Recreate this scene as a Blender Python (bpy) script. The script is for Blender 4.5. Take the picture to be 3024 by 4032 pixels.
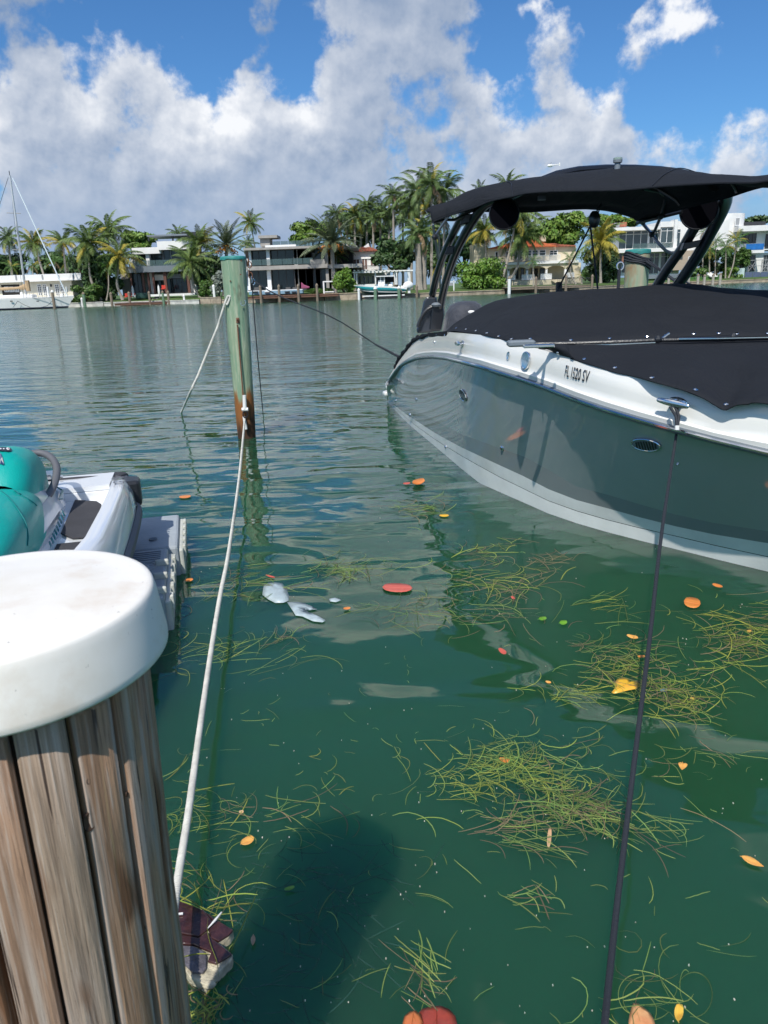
import bpy, math, random
import numpy as np
from mathutils import Vector, Matrix, Quaternion
from mathutils.bvhtree import BVHTree

rnd = random.Random(7)
S = bpy.context.scene
for o in list(bpy.data.objects):
    bpy.data.objects.remove(o)
C = S.collection

# ------------------------------------------------------------------ camera
CAM_H = 1.75
PITCH = math.radians(17.1)
ROLL = math.radians(2.0)
FPX = 2912.0            # focal length in pixels of the 3024 x 4032 photograph
Fw = Vector((0, math.cos(PITCH), -math.sin(PITCH)))
R0 = Vector((1, 0, 0))
U0 = R0.cross(Fw)
Rt = R0 * math.cos(ROLL) - U0 * math.sin(ROLL)
Up = R0 * math.sin(ROLL) + U0 * math.cos(ROLL)
CO = Vector((0, 0, CAM_H))
cam_d = bpy.data.cameras.new('camera')
cam = bpy.data.objects.new('camera', cam_d)
C.objects.link(cam)
cam.matrix_world = Matrix(((Rt.x, Up.x, -Fw.x, CO.x), (Rt.y, Up.y, -Fw.y, CO.y), (Rt.z, Up.z, -Fw.z, CO.z), (0, 0, 0, 1)))
cam_d.sensor_fit = 'VERTICAL'
cam_d.sensor_height = 36.0
cam_d.lens = 36.0 * FPX / 4032.0
cam_d.clip_start = 0.05
cam_d.clip_end = 8000
cam_d.dof.use_dof = True
cam_d.dof.focus_distance = 7.5
cam_d.dof.aperture_fstop = 13
S.camera = cam

# ------------------------------------------------------------------ light, exposure
SUN_EL = math.radians(51)
SUN_AZ = math.radians(197)      # compass style: 0 = +y, clockwise
S.view_settings.view_transform = 'Standard'
S.view_settings.look = 'None'
S.view_settings.gamma = 1.0
S.view_settings.exposure = 0.1
S.view_settings.use_curve_mapping = False
sdir = Vector((math.sin(SUN_AZ) * math.cos(SUN_EL), math.cos(SUN_AZ) * math.cos(SUN_EL), math.sin(SUN_EL)))
sun_d = bpy.data.lights.new('sun', 'SUN')
sun_d.energy = 4.2
sun_d.angle = math.radians(0.55)
sun_d.color = (1.0, 0.955, 0.88)
sun = bpy.data.objects.new('sun', sun_d)
C.objects.link(sun)
sun.rotation_euler = sdir.to_track_quat('Z', 'Y').to_euler()
sun.location = (0, -10, 30)
S.cycles.use_denoising = True
S.cycles.max_bounces = 8
S.cycles.diffuse_bounces = 3
S.cycles.glossy_bounces = 4
S.cycles.transparent_max_bounces = 8
S.cycles.sample_clamp_indirect = 6
S.cycles.caustics_reflective = False
S.cycles.caustics_refractive = False
S.cycles.use_adaptive_sampling = True
S.cycles.adaptive_threshold = 0.015

# pixel of the photograph -> a place at known distance / height
def ray(u, v):
    return Fw + Rt * ((u - 1512) / FPX) - Up * ((v - 2016) / FPX)
def PY(u, v, Y):
    d = ray(u, v); return CO + d * (Y / d.y)
def PZ(u, v, z=0.0):
    d = ray(u, v); return CO + d * ((z - CAM_H) / d.z)
def proj(p):
    q = Vector(p) - CO; w = q.dot(Fw)
    return 1512 + FPX * q.dot(Rt) / w, 2016 - FPX * q.dot(Up) / w

# ------------------------------------------------------------------ node helpers
class N:
    def __init__(s, nt): s.t = nt; s.L = nt.links
    def new(s, ty, **k):
        n = s.t.nodes.new(ty)
        for a, b in k.items(): setattr(n, a, b)
        return n
    def put(s, sock, v):
        if v is None: return
        if isinstance(v, bpy.types.NodeSocket): s.L.new(v, sock)
        elif isinstance(v, (tuple, list)) and sock.type == 'RGBA' and len(v) == 3: sock.default_value = (*v, 1)
        else: sock.default_value = v
    def m(s, op, a, b=None, c=None, clamp=False):
        n = s.new('ShaderNodeMath', operation=op, use_clamp=clamp)
        for i, x in enumerate((a, b, c)): s.put(n.inputs[i], x)
        return n.outputs[0]
    def v(s, op, a, b=None, out=0, scale=None):
        n = s.new('ShaderNodeVectorMath', operation=op)
        s.put(n.inputs[0], a)
        if b is not None: s.put(n.inputs[1], b)
        if scale is not None: s.put(n.inputs['Scale'], scale)
        return n.outputs[out]
    def dot(s, a, b): return s.v('DOT_PRODUCT', a, b, out=1)
    def noise(s, vec, scale, detail=3, rough=.5, out=0, dist=0.0):
        n = s.new('ShaderNodeTexNoise')
        if vec is not None: s.L.new(vec, n.inputs['Vector'])
        n.inputs['Scale'].default_value = scale; n.inputs['Detail'].default_value = detail
        n.inputs['Roughness'].default_value = rough; n.inputs['Distortion'].default_value = dist
        return n.outputs[out]
    def mix(s, f, a, b, ty='RGBA', blend='MIX'):
        n = s.new('ShaderNodeMix', data_type=ty)
        if ty == 'RGBA':
            n.blend_type = blend
            s.put(n.inputs[0], f); s.put(n.inputs[6], a); s.put(n.inputs[7], b); return n.outputs[2]
        s.put(n.inputs[0], f); s.put(n.inputs[2], a); s.put(n.inputs[3], b); return n.outputs[0]
    def mr(s, x, a, b, c=0.0, d=1.0, smooth=False):
        n = s.new('ShaderNodeMapRange')
        if smooth: n.interpolation_type = 'SMOOTHSTEP'
        s.put(n.inputs[0], x); n.inputs[1].default_value = a; n.inputs[2].default_value = b
        s.put(n.inputs[3], c); s.put(n.inputs[4], d)
        return n.outputs[0]

# ------------------------------------------------------------------ sky with cumulus
CLOUDS = [  # px of the photo on a 1659 wide copy: x, y, radius
 (45,110,75),(20,215,95),(110,215,100),(205,90,48),(235,135,85),(300,185,80),(385,165,45),(180,290,110),(60,340,110),(290,300,95),
 (400,270,60),(360,235,40),(440,330,75),(545,125,30),(580,150,38),(600,205,30),(555,240,60),(500,290,75),(620,300,95),
 (700,20,70),(790,60,100),(900,20,110),(1010,45,65),(960,130,70),(870,150,100),(760,170,80),(800,260,95),(900,260,85),(700,260,70),(980,215,45),
 (1190,75,45),(1245,110,42),(1170,140,50),(1085,225,52),(1140,270,75),(1220,230,75),(1290,215,48),(1330,290,62),(1235,320,80),(1040,285,60),(1010,330,60),
 (1400,40,45),(1470,30,48),(1540,25,40),(1345,115,40),(1400,130,46),(1455,140,42),(1500,90,30),(1600,160,22),
 (1640,300,60),(1455,305,42),(1490,340,46),(1580,365,44),(1400,390,60),(1540,420,60),(1640,400,50),
 (100,420,120),(300,400,110),(520,400,120),(720,370,110),(900,380,90),(1080,380,80),(1290,365,60),
 (40,490,90),(200,480,110),(400,480,110),(600,460,110),(800,450,110),(1000,440,90),(1180,430,80),(700,330,110),(330,330,100),(130,380,100),(1350,430,60)]
SKY_STRENGTH = 0.12
AZ0, AZ1, EL1 = math.radians(-62), math.radians(62), math.radians(52)
def cloud_terms():
    """low-frequency cloud mass as a sum of products f(azimuth) * g(elevation)"""
    az = np.linspace(AZ0, AZ1, 200); el = np.linspace(0, EL1, 110)
    A, E = np.meshgrid(az, el)
    D = np.stack([np.sin(A) * np.cos(E), np.cos(A) * np.cos(E), np.sin(E)], -1)
    M = np.full(A.shape, -1.0)
    L = [(ray(x * 1.8228, y * 1.8228), r * 1.8228 / FPX * (.92 if y < 290 else 1.0)) for x, y, r in CLOUDS if r > 0]
    rr = random.Random(5)
    for i in range(60):     # the cloud field goes on outside the frame
        a, e = rr.uniform(-60, 60), rr.uniform(21, 50)
        if -32 < a < 32 and e < 46: continue
        a, e = math.radians(a), math.radians(e)
        L.append((Vector((math.sin(a) * math.cos(e), math.cos(a) * math.cos(e), math.sin(e))), rr.uniform(.03, .085)))
    for a, e, r in ((-7, 21, .075), (-1, 22.5, .085), (5, 20.5, .07), (-3, 26, .05), (9, 25, .045), (-14, 19.5, .05), (-22, 20, .07), (16, 21, .05)):
        a, e = math.radians(a), math.radians(e)
        L.append((Vector((math.sin(a) * math.cos(e), math.cos(a) * math.cos(e), math.sin(e))), r))
    for c, r in L:
        k = c.length; c = c.normalized(); ang = r / k * .95
        t = (D @ np.array(c) - math.cos(ang)) / (1 - math.cos(ang))
        M = np.maximum(M, np.clip(t, -1, 1) * (.45 + 6 * ang))
    U, s, V = np.linalg.svd(M, full_matrices=False)
    return (U * np.sqrt(s))[:, :9], (V.T * np.sqrt(s))[:, :9]
def build_world():
    w = bpy.data.worlds.new('World'); S.world = w; w.use_nodes = True
    w.cycles.sampling_method = 'MANUAL'; w.cycles.sample_map_resolution = 256
    G, F = cloud_terms()
    g = bpy.data.node_groups.new('cloud_mass', 'ShaderNodeTree')
    g.interface.new_socket('az', in_out='INPUT', socket_type='NodeSocketFloat')
    g.interface.new_socket('el', in_out='INPUT', socket_type='NodeSocketFloat')
    g.interface.new_socket('D', in_out='OUTPUT', socket_type='NodeSocketFloat')
    n = N(g)
    gi = n.new('NodeGroupInput'); go = n.new('NodeGroupOutput')
    def curves(sock, T, k):
        a = n.new('ShaderNodeRGBCurve'); mp = a.mapping; lo, hi = [], []
        mp.use_clip = False
        for ch in range(3):
            y = T[:, k * 3 + ch]; l, h = y.min(), y.max() + 1e-6; lo.append(l); hi.append(h)
            cu = mp.curves[ch]; yn = (y - l) / (h - l)
            cu.points[0].location = (0, yn[0]); cu.points[1].location = (1, yn[-1])
            for q in range(1, len(yn) - 1): cu.points.new(q / (len(yn) - 1), float(yn[q]))
            for p in cu.points: p.handle_type = 'VECTOR'
        mp.update()
        n.L.new(sock, a.inputs['Color'])
        m = n.new('ShaderNodeVectorMath', operation='MULTIPLY_ADD')
        n.L.new(a.outputs[0], m.inputs[0])
        m.inputs[1].default_value = [h - l for l, h in zip(lo, hi)]; m.inputs[2].default_value = lo
        return m.outputs[0]
    azn = n.mr(gi.outputs[0], AZ0, AZ1); eln = n.mr(gi.outputs[1], 0, EL1)
    tot = None
    for k in range(3):
        d = n.dot(curves(azn, F, k), curves(eln, G, k))
        tot = d if tot is None else n.m('ADD', tot, d)
    g.links.new(tot, go.inputs[0])
    n = N(w.node_tree)
    w.node_tree.nodes.clear()
    out = n.new('ShaderNodeOutputWorld'); bg = n.new('ShaderNodeBackground')
    tc = n.new('ShaderNodeTexCoord'); dr = tc.outputs['Generated']
    sky = n.new('ShaderNodeTexSky', sky_type='NISHITA'); sky.sun_disc = False
    sky.sun_elevation = SUN_EL; sky.sun_rotation = SUN_AZ
    sky.air_density = 1.0; sky.dust_density = .6; sky.ozone_density = 3.0
    w1 = n.v('SUBTRACT', n.noise(dr, 7.0, 5, .62, out=1), (.5, .5, .5))
    dw = n.v('ADD', dr, n.v('MULTIPLY', w1, CW))
    sp = n.new('ShaderNodeSeparateXYZ'); n.L.new(dw, sp.inputs[0])
    az = n.m('ARCTAN2', sp.outputs[0], sp.outputs[1]); el = n.m('ARCSINE', sp.outputs[2], clamp=False)
    s0 = n.new('ShaderNodeSeparateXYZ'); n.L.new(dr, s0.inputs[0]); z0 = s0.outputs[2]
    def mass(da, de):
        k = n.new('ShaderNodeGroup'); k.node_tree = g
        n.L.new(n.m('ADD', az, da), k.inputs[0]); n.L.new(n.m('ADD', el, de), k.inputs[1]); return k.outputs[0]
    fine0 = n.noise(dr, 17.0, 7, .60)
    fine1 = n.noise(n.v('ADD', dr, (-.004, -.002, .012)), 17.0, 4, .60)
    D0 = mass(0, 0); D1 = mass(-.008, .034)
    side = n.mr(n.m('ABSOLUTE', az), math.radians(45), math.radians(62), 0, -1.2)
    up = n.mr(z0, .62, .80, 0, -1.2)
    gen = n.m('MULTIPLY', n.m('SUBTRACT', n.noise(n.v('MULTIPLY', dr, (1, 1, 1.7)), 2.8, 4, .5), .55), 7.0)
    inside = n.m('MAXIMUM', n.m('MULTIPLY', side, -.84), n.m('MULTIPLY', up, -.84))
    D0 = n.mix(n.m('MINIMUM', inside, 1.0), D0, gen, 'FLOAT')
    T = n.m('ADD', D0, n.m('MULTIPLY', n.m('SUBTRACT', fine0, .5), CF))
    alpha = n.mr(T, .0, .38, 0, 1, True)
    sl = n.m('ADD', n.m('MULTIPLY', n.m('SUBTRACT', D0, D1), CS1), n.m('MULTIPLY', n.m('SUBTRACT', fine0, fine1), CS2))
    lit = n.mr(sl, -.6, .8, 0, 1)
    above = n.m('MULTIPLY_ADD', mass(0, .075), .55, n.m('MULTIPLY', mass(-.01, .04), .45))
    lit = n.m('MULTIPLY', lit, n.mr(above, -.35, .85, 1.15, .34))
    lit = n.m('ADD', lit, n.m('MULTIPLY', n.m('SUBTRACT', n.noise(dr, 4.0, 2, .5), .5), .35), clamp=True)
    k = 1.0 / SKY_STRENGTH
    shade = (.24 * k, .325 * k, .475 * k); white = (.92 * k, .93 * k, .95 * k)
    ccol = n.mix(lit, shade, white)
    skyc = n.mix(1.0, sky.outputs[0], (.38, .67, .94), blend='MULTIPLY')
    col = n.mix(n.m('MULTIPLY', alpha, .95), skyc, ccol)
    hz = n.mr(z0, .0, .17, .72, 0, True)
    hcol = n.mix(n.mr(n.noise(n.v('MULTIPLY', dr, (1, 1, 1.8)), 9.0, 5, .6), .38, .66), (.235 * k, .355 * k, .57 * k), (.42 * k, .51 * k, .67 * k))
    col = n.mix(hz, col, hcol)
    n.L.new(col, bg.inputs[0]); bg.inputs[1].default_value = SKY_STRENGTH
    n.L.new(bg.outputs[0], out.inputs[0])
CW = (.14, .14, .14); CF = 1.75; CS1 = 1.05; CS2 = 2.1
build_world()

# ------------------------------------------------------------------ materials
MATS = {}
def mat(name, col, rough=.6, metal=0.0, var=.0, vscale=4.0, bump=0.0, bscale=20.0, col2=None, coat=0.0, spec=.5, stretch=(1, 1, 1), island=0.0, trans=0.0, alpha=1.0, detail=5, sheen=0.0, coords='Object'):
    if name in MATS: return MATS[name]
    m = bpy.data.materials.new(name); m.use_nodes = True
    nt = m.node_tree; n = N(nt); b = nt.nodes['Principled BSDF']
    b.inputs['Roughness'].default_value = rough; b.inputs['Metallic'].default_value = metal
    b.inputs['Specular IOR Level'].default_value = spec
    b.inputs['Coat Weight'].default_value = coat; b.inputs['Coat Roughness'].default_value = .06
    b.inputs['Sheen Weight'].default_value = sheen
    b.inputs['Alpha'].default_value = alpha
    b.inputs['Transmission Weight'].default_value = trans
    tc = n.new('ShaderNodeTexCoord')
    vec = n.v('MULTIPLY', tc.outputs[coords], stretch)
    c = None
    if var > 0 or col2:
        f = n.noise(vec, vscale, detail, .6)
        f = n.mr(f, .3, .7, 0, 1)
        c2 = col2 if col2 else tuple(x * (1 - var) for x in col)
        c1 = col if col2 else tuple(min(1, x * (1 + var * .6)) for x in col)
        c = n.mix(f, c1, c2)
    if island > 0:
        ge = n.new('ShaderNodeNewGeometry'); oi = n.new('ShaderNodeObjectInfo')
        r = n.m('FRACT', n.m('ADD', ge.outputs['Random Per Island'], oi.outputs['Random']))
        hs = n.new('ShaderNodeHueSaturation')
        n.put(hs.inputs['Color'], c if c is not None else (*col, 1))
        n.put(hs.inputs['Value'], n.mr(r, 0, 1, 1 - island, 1 + island))
        n.put(hs.inputs['Hue'], n.mr(n.m('FRACT', n.m('MULTIPLY', r, 7.31)), 0, 1, .5 - island * .05, .5 + island * .05))
        c = hs.outputs[0]
    n.put(b.inputs['Base Color'], c if c is not None else (*col, 1))
    if bump > 0:
        bp = n.new('ShaderNodeBump'); bp.inputs['Strength'].default_value = 1; bp.inputs['Distance'].default_value = bump
        n.L.new(n.noise(vec, bscale, 4, .6), bp.inputs['Height']); n.L.new(bp.outputs[0], b.inputs['Normal'])
    MATS[name] = m
    return m

def M_water():
    m = bpy.data.materials.new('water'); m.use_nodes = True
    nt = m.node_tree; n = N(nt); b = nt.nodes['Principled BSDF']
    ge = n.new('ShaderNodeNewGeometry'); pos = ge.outputs['Position']
    sp = n.new('ShaderNodeSeparateXYZ'); n.L.new(pos, sp.inputs[0])
    dist = n.v('LENGTH', pos, out=1)
    f = n.noise(pos, .35, 3, .5)
    near = n.mr(dist, 2, 14, 0, 1, True)
    c1 = n.mix(f, (.013, .068, .040), (.022, .086, .030))
    c2 = n.mix(f, (.024, .084, .050), (.036, .098, .054))
    n.put(b.inputs['Base Color'], n.mix(near, c1, c2))
    n.put(b.inputs['Roughness'], n.mr(dist, 12, 95, .025, .15))
    b.inputs['IOR'].default_value = 1.6
    b.inputs['Subsurface Weight'].default_value = 1.0
    b.inputs['Subsurface Radius'].default_value = (.10, .28, .24)
    b.inputs['Subsurface Scale'].default_value = 10.0
    # height field in metres
    patch = n.mr(n.noise(pos, .16, 2, .5), .36, .62, .35, 1.0, True)
    a0 = n.mr(dist, 2.4, 9, .10, 1.0, True)
    sw = n.noise(n.v('MULTIPLY', pos, (.65, 1.5, 1)), .9, 2, .45, dist=.4)
    h = n.m('MULTIPLY', n.m('MULTIPLY', sw, .070), n.mr(dist, 1.5, 7, .40, 1.0, True))
    mid = n.noise(n.v('MULTIPLY', pos, (.8, 1.6, 1)), 1.8, 2, .5, dist=.5)
    h = n.m('ADD', h, n.m('MULTIPLY', n.m('MULTIPLY', mid, n.m('MULTIPLY', a0, patch)), .037))
    a1 = n.mr(dist, 8.5, 24, .0, 1.0, True)
    rp = n.noise(n.v('MULTIPLY', pos, (.7, 1.6, 1)), 5.5, 3, .55)
    h = n.m('ADD', h, n.m('MULTIPLY', n.m('MULTIPLY', rp, n.m('MULTIPLY', a1, patch)), .036))
    far = n.noise(n.v('MULTIPLY', pos, (.30, 1.1, 1)), 1.5, 3, .6)
    h = n.m('ADD', h, n.m('MULTIPLY', n.m('MULTIPLY', far, n.mr(dist, 14, 50, 0, 1, True)), .16))
    bp = n.new('ShaderNodeBump'); bp.inputs['Strength'].default_value = 1; bp.inputs['Distance'].default_value = 1
    n.L.new(h, bp.inputs['Height']); n.L.new(bp.outputs[0], b.inputs['Normal'])
    return m

# ------------------------------------------------------------------ mesh helpers
ORG = {}
def origin(o):
    return ORG.get(o.name, Vector((0, 0, 0))) if o is not None else Vector((0, 0, 0))
def tag(o, label=None, cat=None, group=None, kind=None):
    if label: o['label'] = label
    if cat: o['category'] = cat
    if group: o['group'] = group
    if kind: o['kind'] = kind
    return o
def thing(name, loc, label, cat, group=None, rotz=0.0):
    o = bpy.data.objects.new(name, None); C.objects.link(o)
    o.location = loc; o.rotation_euler = (0, 0, rotz); o.empty_display_size = .2
    ORG[o.name] = Vector(loc)
    return tag(o, label, cat, group)
def link(name, me, parent=None, loc=None):
    o = bpy.data.objects.new(name, me); C.objects.link(o)
    if parent is not None: o.parent = parent
    if loc is not None: o.location = loc
    return o
class MB:
    def __init__(s): s.v = []; s.f = []
    def add(s, vs, fs):
        k = len(s.v); s.v += [tuple(p) for p in vs]; s.f += [tuple(i + k for i in f) for f in fs]; return s
    def box(s, x0, y0, z0, x1, y1, z1, b=0.0):
        if b > 0:
            return s.bevbox(x0, y0, z0, x1, y1, z1, b)
        P = [(x0, y0, z0), (x1, y0, z0), (x1, y1, z0), (x0, y1, z0), (x0, y0, z1), (x1, y0, z1), (x1, y1, z1), (x0, y1, z1)]
        return s.add(P, [(3, 2, 1, 0), (4, 5, 6, 7), (0, 1, 5, 4), (1, 2, 6, 5), (2, 3, 7, 6), (3, 0, 4, 7)])
    def bevbox(s, x0, y0, z0, x1, y1, z1, b):
        rings = []
        for z, i in ((z0, b), (z0 + b, 0), (z1 - b, 0), (z1, b)):
            xa, xb, ya, yb = x0 + i, x1 - i, y0 + i, y1 - i
            rings.append([(xa + b, ya, z), (xb - b, ya, z), (xb, ya + b, z), (xb, yb - b, z), (xb - b, yb, z), (xa + b, yb, z), (xa, yb - b, z), (xa, ya + b, z)])
        return s.rings(rings, True)
    def rings(s, rings, caps=True, closed=True):
        n = len(rings[0]); vs = [p for r in rings for p in r]; fs = []
        for i in range(len(rings) - 1):
            for j in range(n if closed else n - 1):
                a = i * n + j; b = i * n + (j + 1) % n
                fs.append((a, b, b + n, a + n))
        if caps:
            fs.append(tuple(range(n - 1, -1, -1))); fs.append(tuple(range((len(rings) - 1) * n, len(rings) * n)))
        return s.add(vs, fs)
    def tube(s, pts, r, n=8, caps=True, flat=None):
        pts = [Vector(p) for p in pts]; R = r if isinstance(r, (list, tuple)) else [r] * len(pts)
        rings = []; ref = None
        for i, p in enumerate(pts):
            t = (pts[min(i + 1, len(pts) - 1)] - pts[max(i - 1, 0)]).normalized()
            if ref is None:
                ref = Vector((0, 0, 1)) if abs(t.z) < .9 else Vector((1, 0, 0))
            a = (ref - t * ref.dot(t)).normalized(); ref = a; b = t.cross(a)
            k = flat or 1.0
            rings.append([p + a * (math.cos(q) * R[i]) + b * (math.sin(q) * R[i] * k) for q in [2 * math.pi * j / n for j in range(n)]])
        return s.rings(rings, caps)
    def lathe(s, prof, c=(0, 0, 0), n=24, caps=True, axis=None):
        M = Matrix.Identity(3)
        if axis is not None: M = Vector(axis).to_track_quat('Z', 'Y').to_matrix()
        c = Vector(c)
        rings = [[c + M @ Vector((math.cos(2 * math.pi * j / n) * r, math.sin(2 * math.pi * j / n) * r, z)) for j in range(n)] for r, z in prof]
        return s.rings(rings, caps)
    def prism(s, poly, off):
        n = len(poly); off = Vector(off); poly = [Vector(p) for p in poly]
        vs = poly + [p + off for p in poly]
        fs = [tuple(range(n - 1, -1, -1)), tuple(range(n, 2 * n))] + [(j, (j + 1) % n, (j + 1) % n + n, j + n) for j in range(n)]
        return s.add(vs, fs)
    def grid(s, rows):
        n = len(rows[0]); vs = [p for r in rows for p in r]
        return s.add(vs, [(i * n + j, i * n + j + 1, (i + 1) * n + j + 1, (i + 1) * n + j) for i in range(len(rows) - 1) for j in range(n - 1)])
    def ball(s, c, r, n=10, m=7, sq=(1, 1, 1)):
        c = Vector(c); rings = []
        for i in range(1, m):
            t = math.pi * i / m
            rings.append([c + Vector((math.sin(t) * math.cos(q) * r * sq[0], math.sin(t) * math.sin(q) * r * sq[1], -math.cos(t) * r * sq[2])) for q in [2 * math.pi * j / n for j in range(n)]])
        return s.rings(rings, True)
    def build(s, name, m, parent=None, smooth=False, solid=0.0, label=None, kind=None, bevel=0.0, sub=0):
        off = origin(parent) if parent is not None else Vector((0, 0, 0))
        me = bpy.data.meshes.new(name)
        me.from_pydata([(p[0] - off.x, p[1] - off.y, p[2] - off.z) for p in s.v], [], s.f)
        me.validate()
        me.materials.append(m)
        o = link(name, me, parent)
        ORG[o.name] = off
        if smooth:
            me.shade_smooth()
            if smooth != 'all': me.set_sharp_from_angle(angle=math.radians(40))
        if sub:
            md = o.modifiers.new('sub', 'SUBSURF'); md.levels = sub; md.render_levels = sub
        if solid:
            md = o.modifiers.new('solid', 'SOLIDIFY'); md.thickness = abs(solid); md.offset = -1 if solid > 0 else 1
        if bevel:
            md = o.modifiers.new('bevel', 'BEVEL'); md.width = bevel; md.segments = 2; md.limit_method = 'ANGLE'
        if label: o['label'] = label
        if kind: o['kind'] = kind
        return o
def cat(pts, n):
    """Catmull-Rom resample of control points to n points."""
    P = [Vector(p) for p in pts]
    if len(P) == 2: return [P[0].lerp(P[1], i / (n - 1)) for i in range(n)]
    P = [P[0] * 2 - P[1]] + P + [P[-1] * 2 - P[-2]]
    k = len(P) - 3; out = []
    for i in range(n):
        t = i / (n - 1) * k; j = min(int(t), k - 1); t -= j
        a, b, c, d = P[j:j + 4]
        out.append(.5 * ((2 * b) + (c - a) * t + (2 * a - 5 * b + 4 * c - d) * t * t + (3 * b - a - 3 * c + d) * t ** 3))
    return out
def itp(x, tab):
    return float(np.interp(x, [a for a, b in tab], [b for a, b in tab]))
def circ(n=12): return [(math.cos(2 * math.pi * i / n), math.sin(2 * math.pi * i / n)) for i in range(n)]
_txt = {}
def text_mesh(s, size=1.0, extrude=0.0, squeeze=1.0, bold=False, shear=0.0, res=3):
    cu = bpy.data.curves.new('t', 'FONT'); cu.body = s; cu.size = size; cu.extrude = extrude; cu.shear = shear
    cu.align_x = 'CENTER'; cu.align_y = 'CENTER'; cu.resolution_u = res
    if bold: cu.offset = .012 * size
    ob = bpy.data.objects.new('t', cu); C.objects.link(ob)
    bpy.context.view_layer.update()
    me = bpy.data.meshes.new_from_object(ob.evaluated_get(bpy.context.evaluated_depsgraph_get()))
    bpy.data.objects.remove(ob)
    for v in me.vertices: v.co.x *= squeeze
    return me
def text_on(s, center, ex, ey, m, name, parent, size, squeeze=1.0, bold=False, shear=0, bvh=None, lift=.003):
    me = text_mesh(s, size, 0, squeeze, bold, shear)
    ex = Vector(ex).normalized(); ey = Vector(ey); ey = (ey - ex * ey.dot(ex)).normalized(); ez = ex.cross(ey)
    off = origin(parent)
    for v in me.vertices:
        p = Vector(center) + ex * v.co.x + ey * v.co.y
        if bvh:
            q, nn, _, _ = bvh.ray_cast(p + ez * .15, -ez, .4)
            if q is not None: p = q + ez * lift
        else: p = p + ez * lift
        v.co = p - off
    me.materials.append(m)
    o = link(name, me, parent); ORG[o.name] = off
    return o

# ================================================================== WATER AND FAR BANK
c1 = lambda a, b: (a / 2.592, 660 + b / 2.592)
c2 = lambda a, b: (600 + a / 2.592, 660 + b / 2.592)
c3 = lambda a, b: (1150 + a / 2.592, 660 + b / 2.592)
c4 = lambda a, b: (1700 + a / 2.37, 600 + b / 2.37)
c5 = lambda a, b: (2300 + a / 2.291, 600 + b / 2.291)

def water():
    mb = MB(); ys = [-60, -20, -6, -1, 0, 1, 2, 3, 4, 6, 9, 14, 22, 40, 70, 110, 170, 400]
    xs = [-400, -150, -60, -20, -8, -3, 0, 3, 8, 20, 60, 150, 400]
    mb.grid([[(x, y, 0) for x in xs] for y in ys])
    o = mb.build('water', M_water(), kind='structure')
    bed = MB().box(-400, -60, -4.2, 400, 400, -4.0).build('seabed', mat('mud', (.03, .04, .025)), kind='structure')
water()
SHORE = [(-400, 118), (-60, 118), (-42, 117.5), (-31, 114), (-22, 107), (-14, 101), (-6, 99.3), (7, 101), (18, 105), (30, 112), (42, 121), (52, 127), (80, 130), (400, 132)]
def shore(x): return itp(x, SHORE)
M_seawall = mat('seawall', (.62, .60, .55), .8, var=.35, vscale=1.2, bump=.01)
M_tanwall = mat('tan_seawall', (.42, .34, .25), .85, var=.4, vscale=1.5, bump=.02)
M_grass = mat('lawn', (.07, .13, .025), .9, var=.35, vscale=.8, bump=.03, bscale=8)
M_white = mat('white_render', (.80, .79, .76), .6, var=.08, vscale=.6)
M_white2 = mat('white_paint', (.82, .82, .80), .45, var=.06, vscale=3)
M_cream = mat('cream_render', (.66, .58, .42), .75, var=.12, vscale=.7)
M_creamy = mat('pale_cream_wall', (.66, .62, .50), .75, var=.1, vscale=.7)
M_grey = mat('grey_render', (.30, .31, .32), .7, var=.15, vscale=.8)
M_greyblue = mat('blue_grey_fascia', (.17, .20, .23), .6, var=.12, vscale=.8)
M_stone = mat('grey_stone', (.36, .34, .31), .8, var=.2, vscale=1)
M_glass = mat('house_glass', (.018, .03, .033), .06, spec=.6, var=.5, vscale=.35)
M_glass2 = mat('tinted_glass', (.05, .08, .09), .08, spec=.6, var=.3, vscale=.5)
M_rail = mat('rail_glass', (.10, .16, .16), .08, spec=.6, alpha=.5)
M_dark = mat('dark_metal', (.03, .032, .035), .5)
M_brownp = mat('red_brown_post', (.12, .05, .035), .6, var=.2)
M_wood = mat('weathered_wood', (.24, .19, .14), .85, var=.4, vscale=3, stretch=(3, 3, .4))
M_dock = mat('brown_dock_deck', (.17, .085, .055), .8, var=.3, vscale=2)
M_tile = mat('orange_clay_tile', (.55, .15, .055), .8, var=.3, vscale=3)
M_tile2 = mat('faded_red_tile', (.38, .13, .075), .85, var=.4, vscale=3)
M_shutter = mat('brown_shutter', (.16, .09, .07), .7)
M_trunk = mat('palm_trunk', (.36, .32, .27), .9, var=.35, vscale=6, stretch=(1, 1, 3), bump=.02)
M_bark = mat('tree_bark', (.12, .09, .06), .9, var=.3, vscale=5)
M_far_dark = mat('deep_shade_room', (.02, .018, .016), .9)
M_bluet = mat('blue_tarp', (.02, .16, .48), .35, var=.3, vscale=2)

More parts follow.
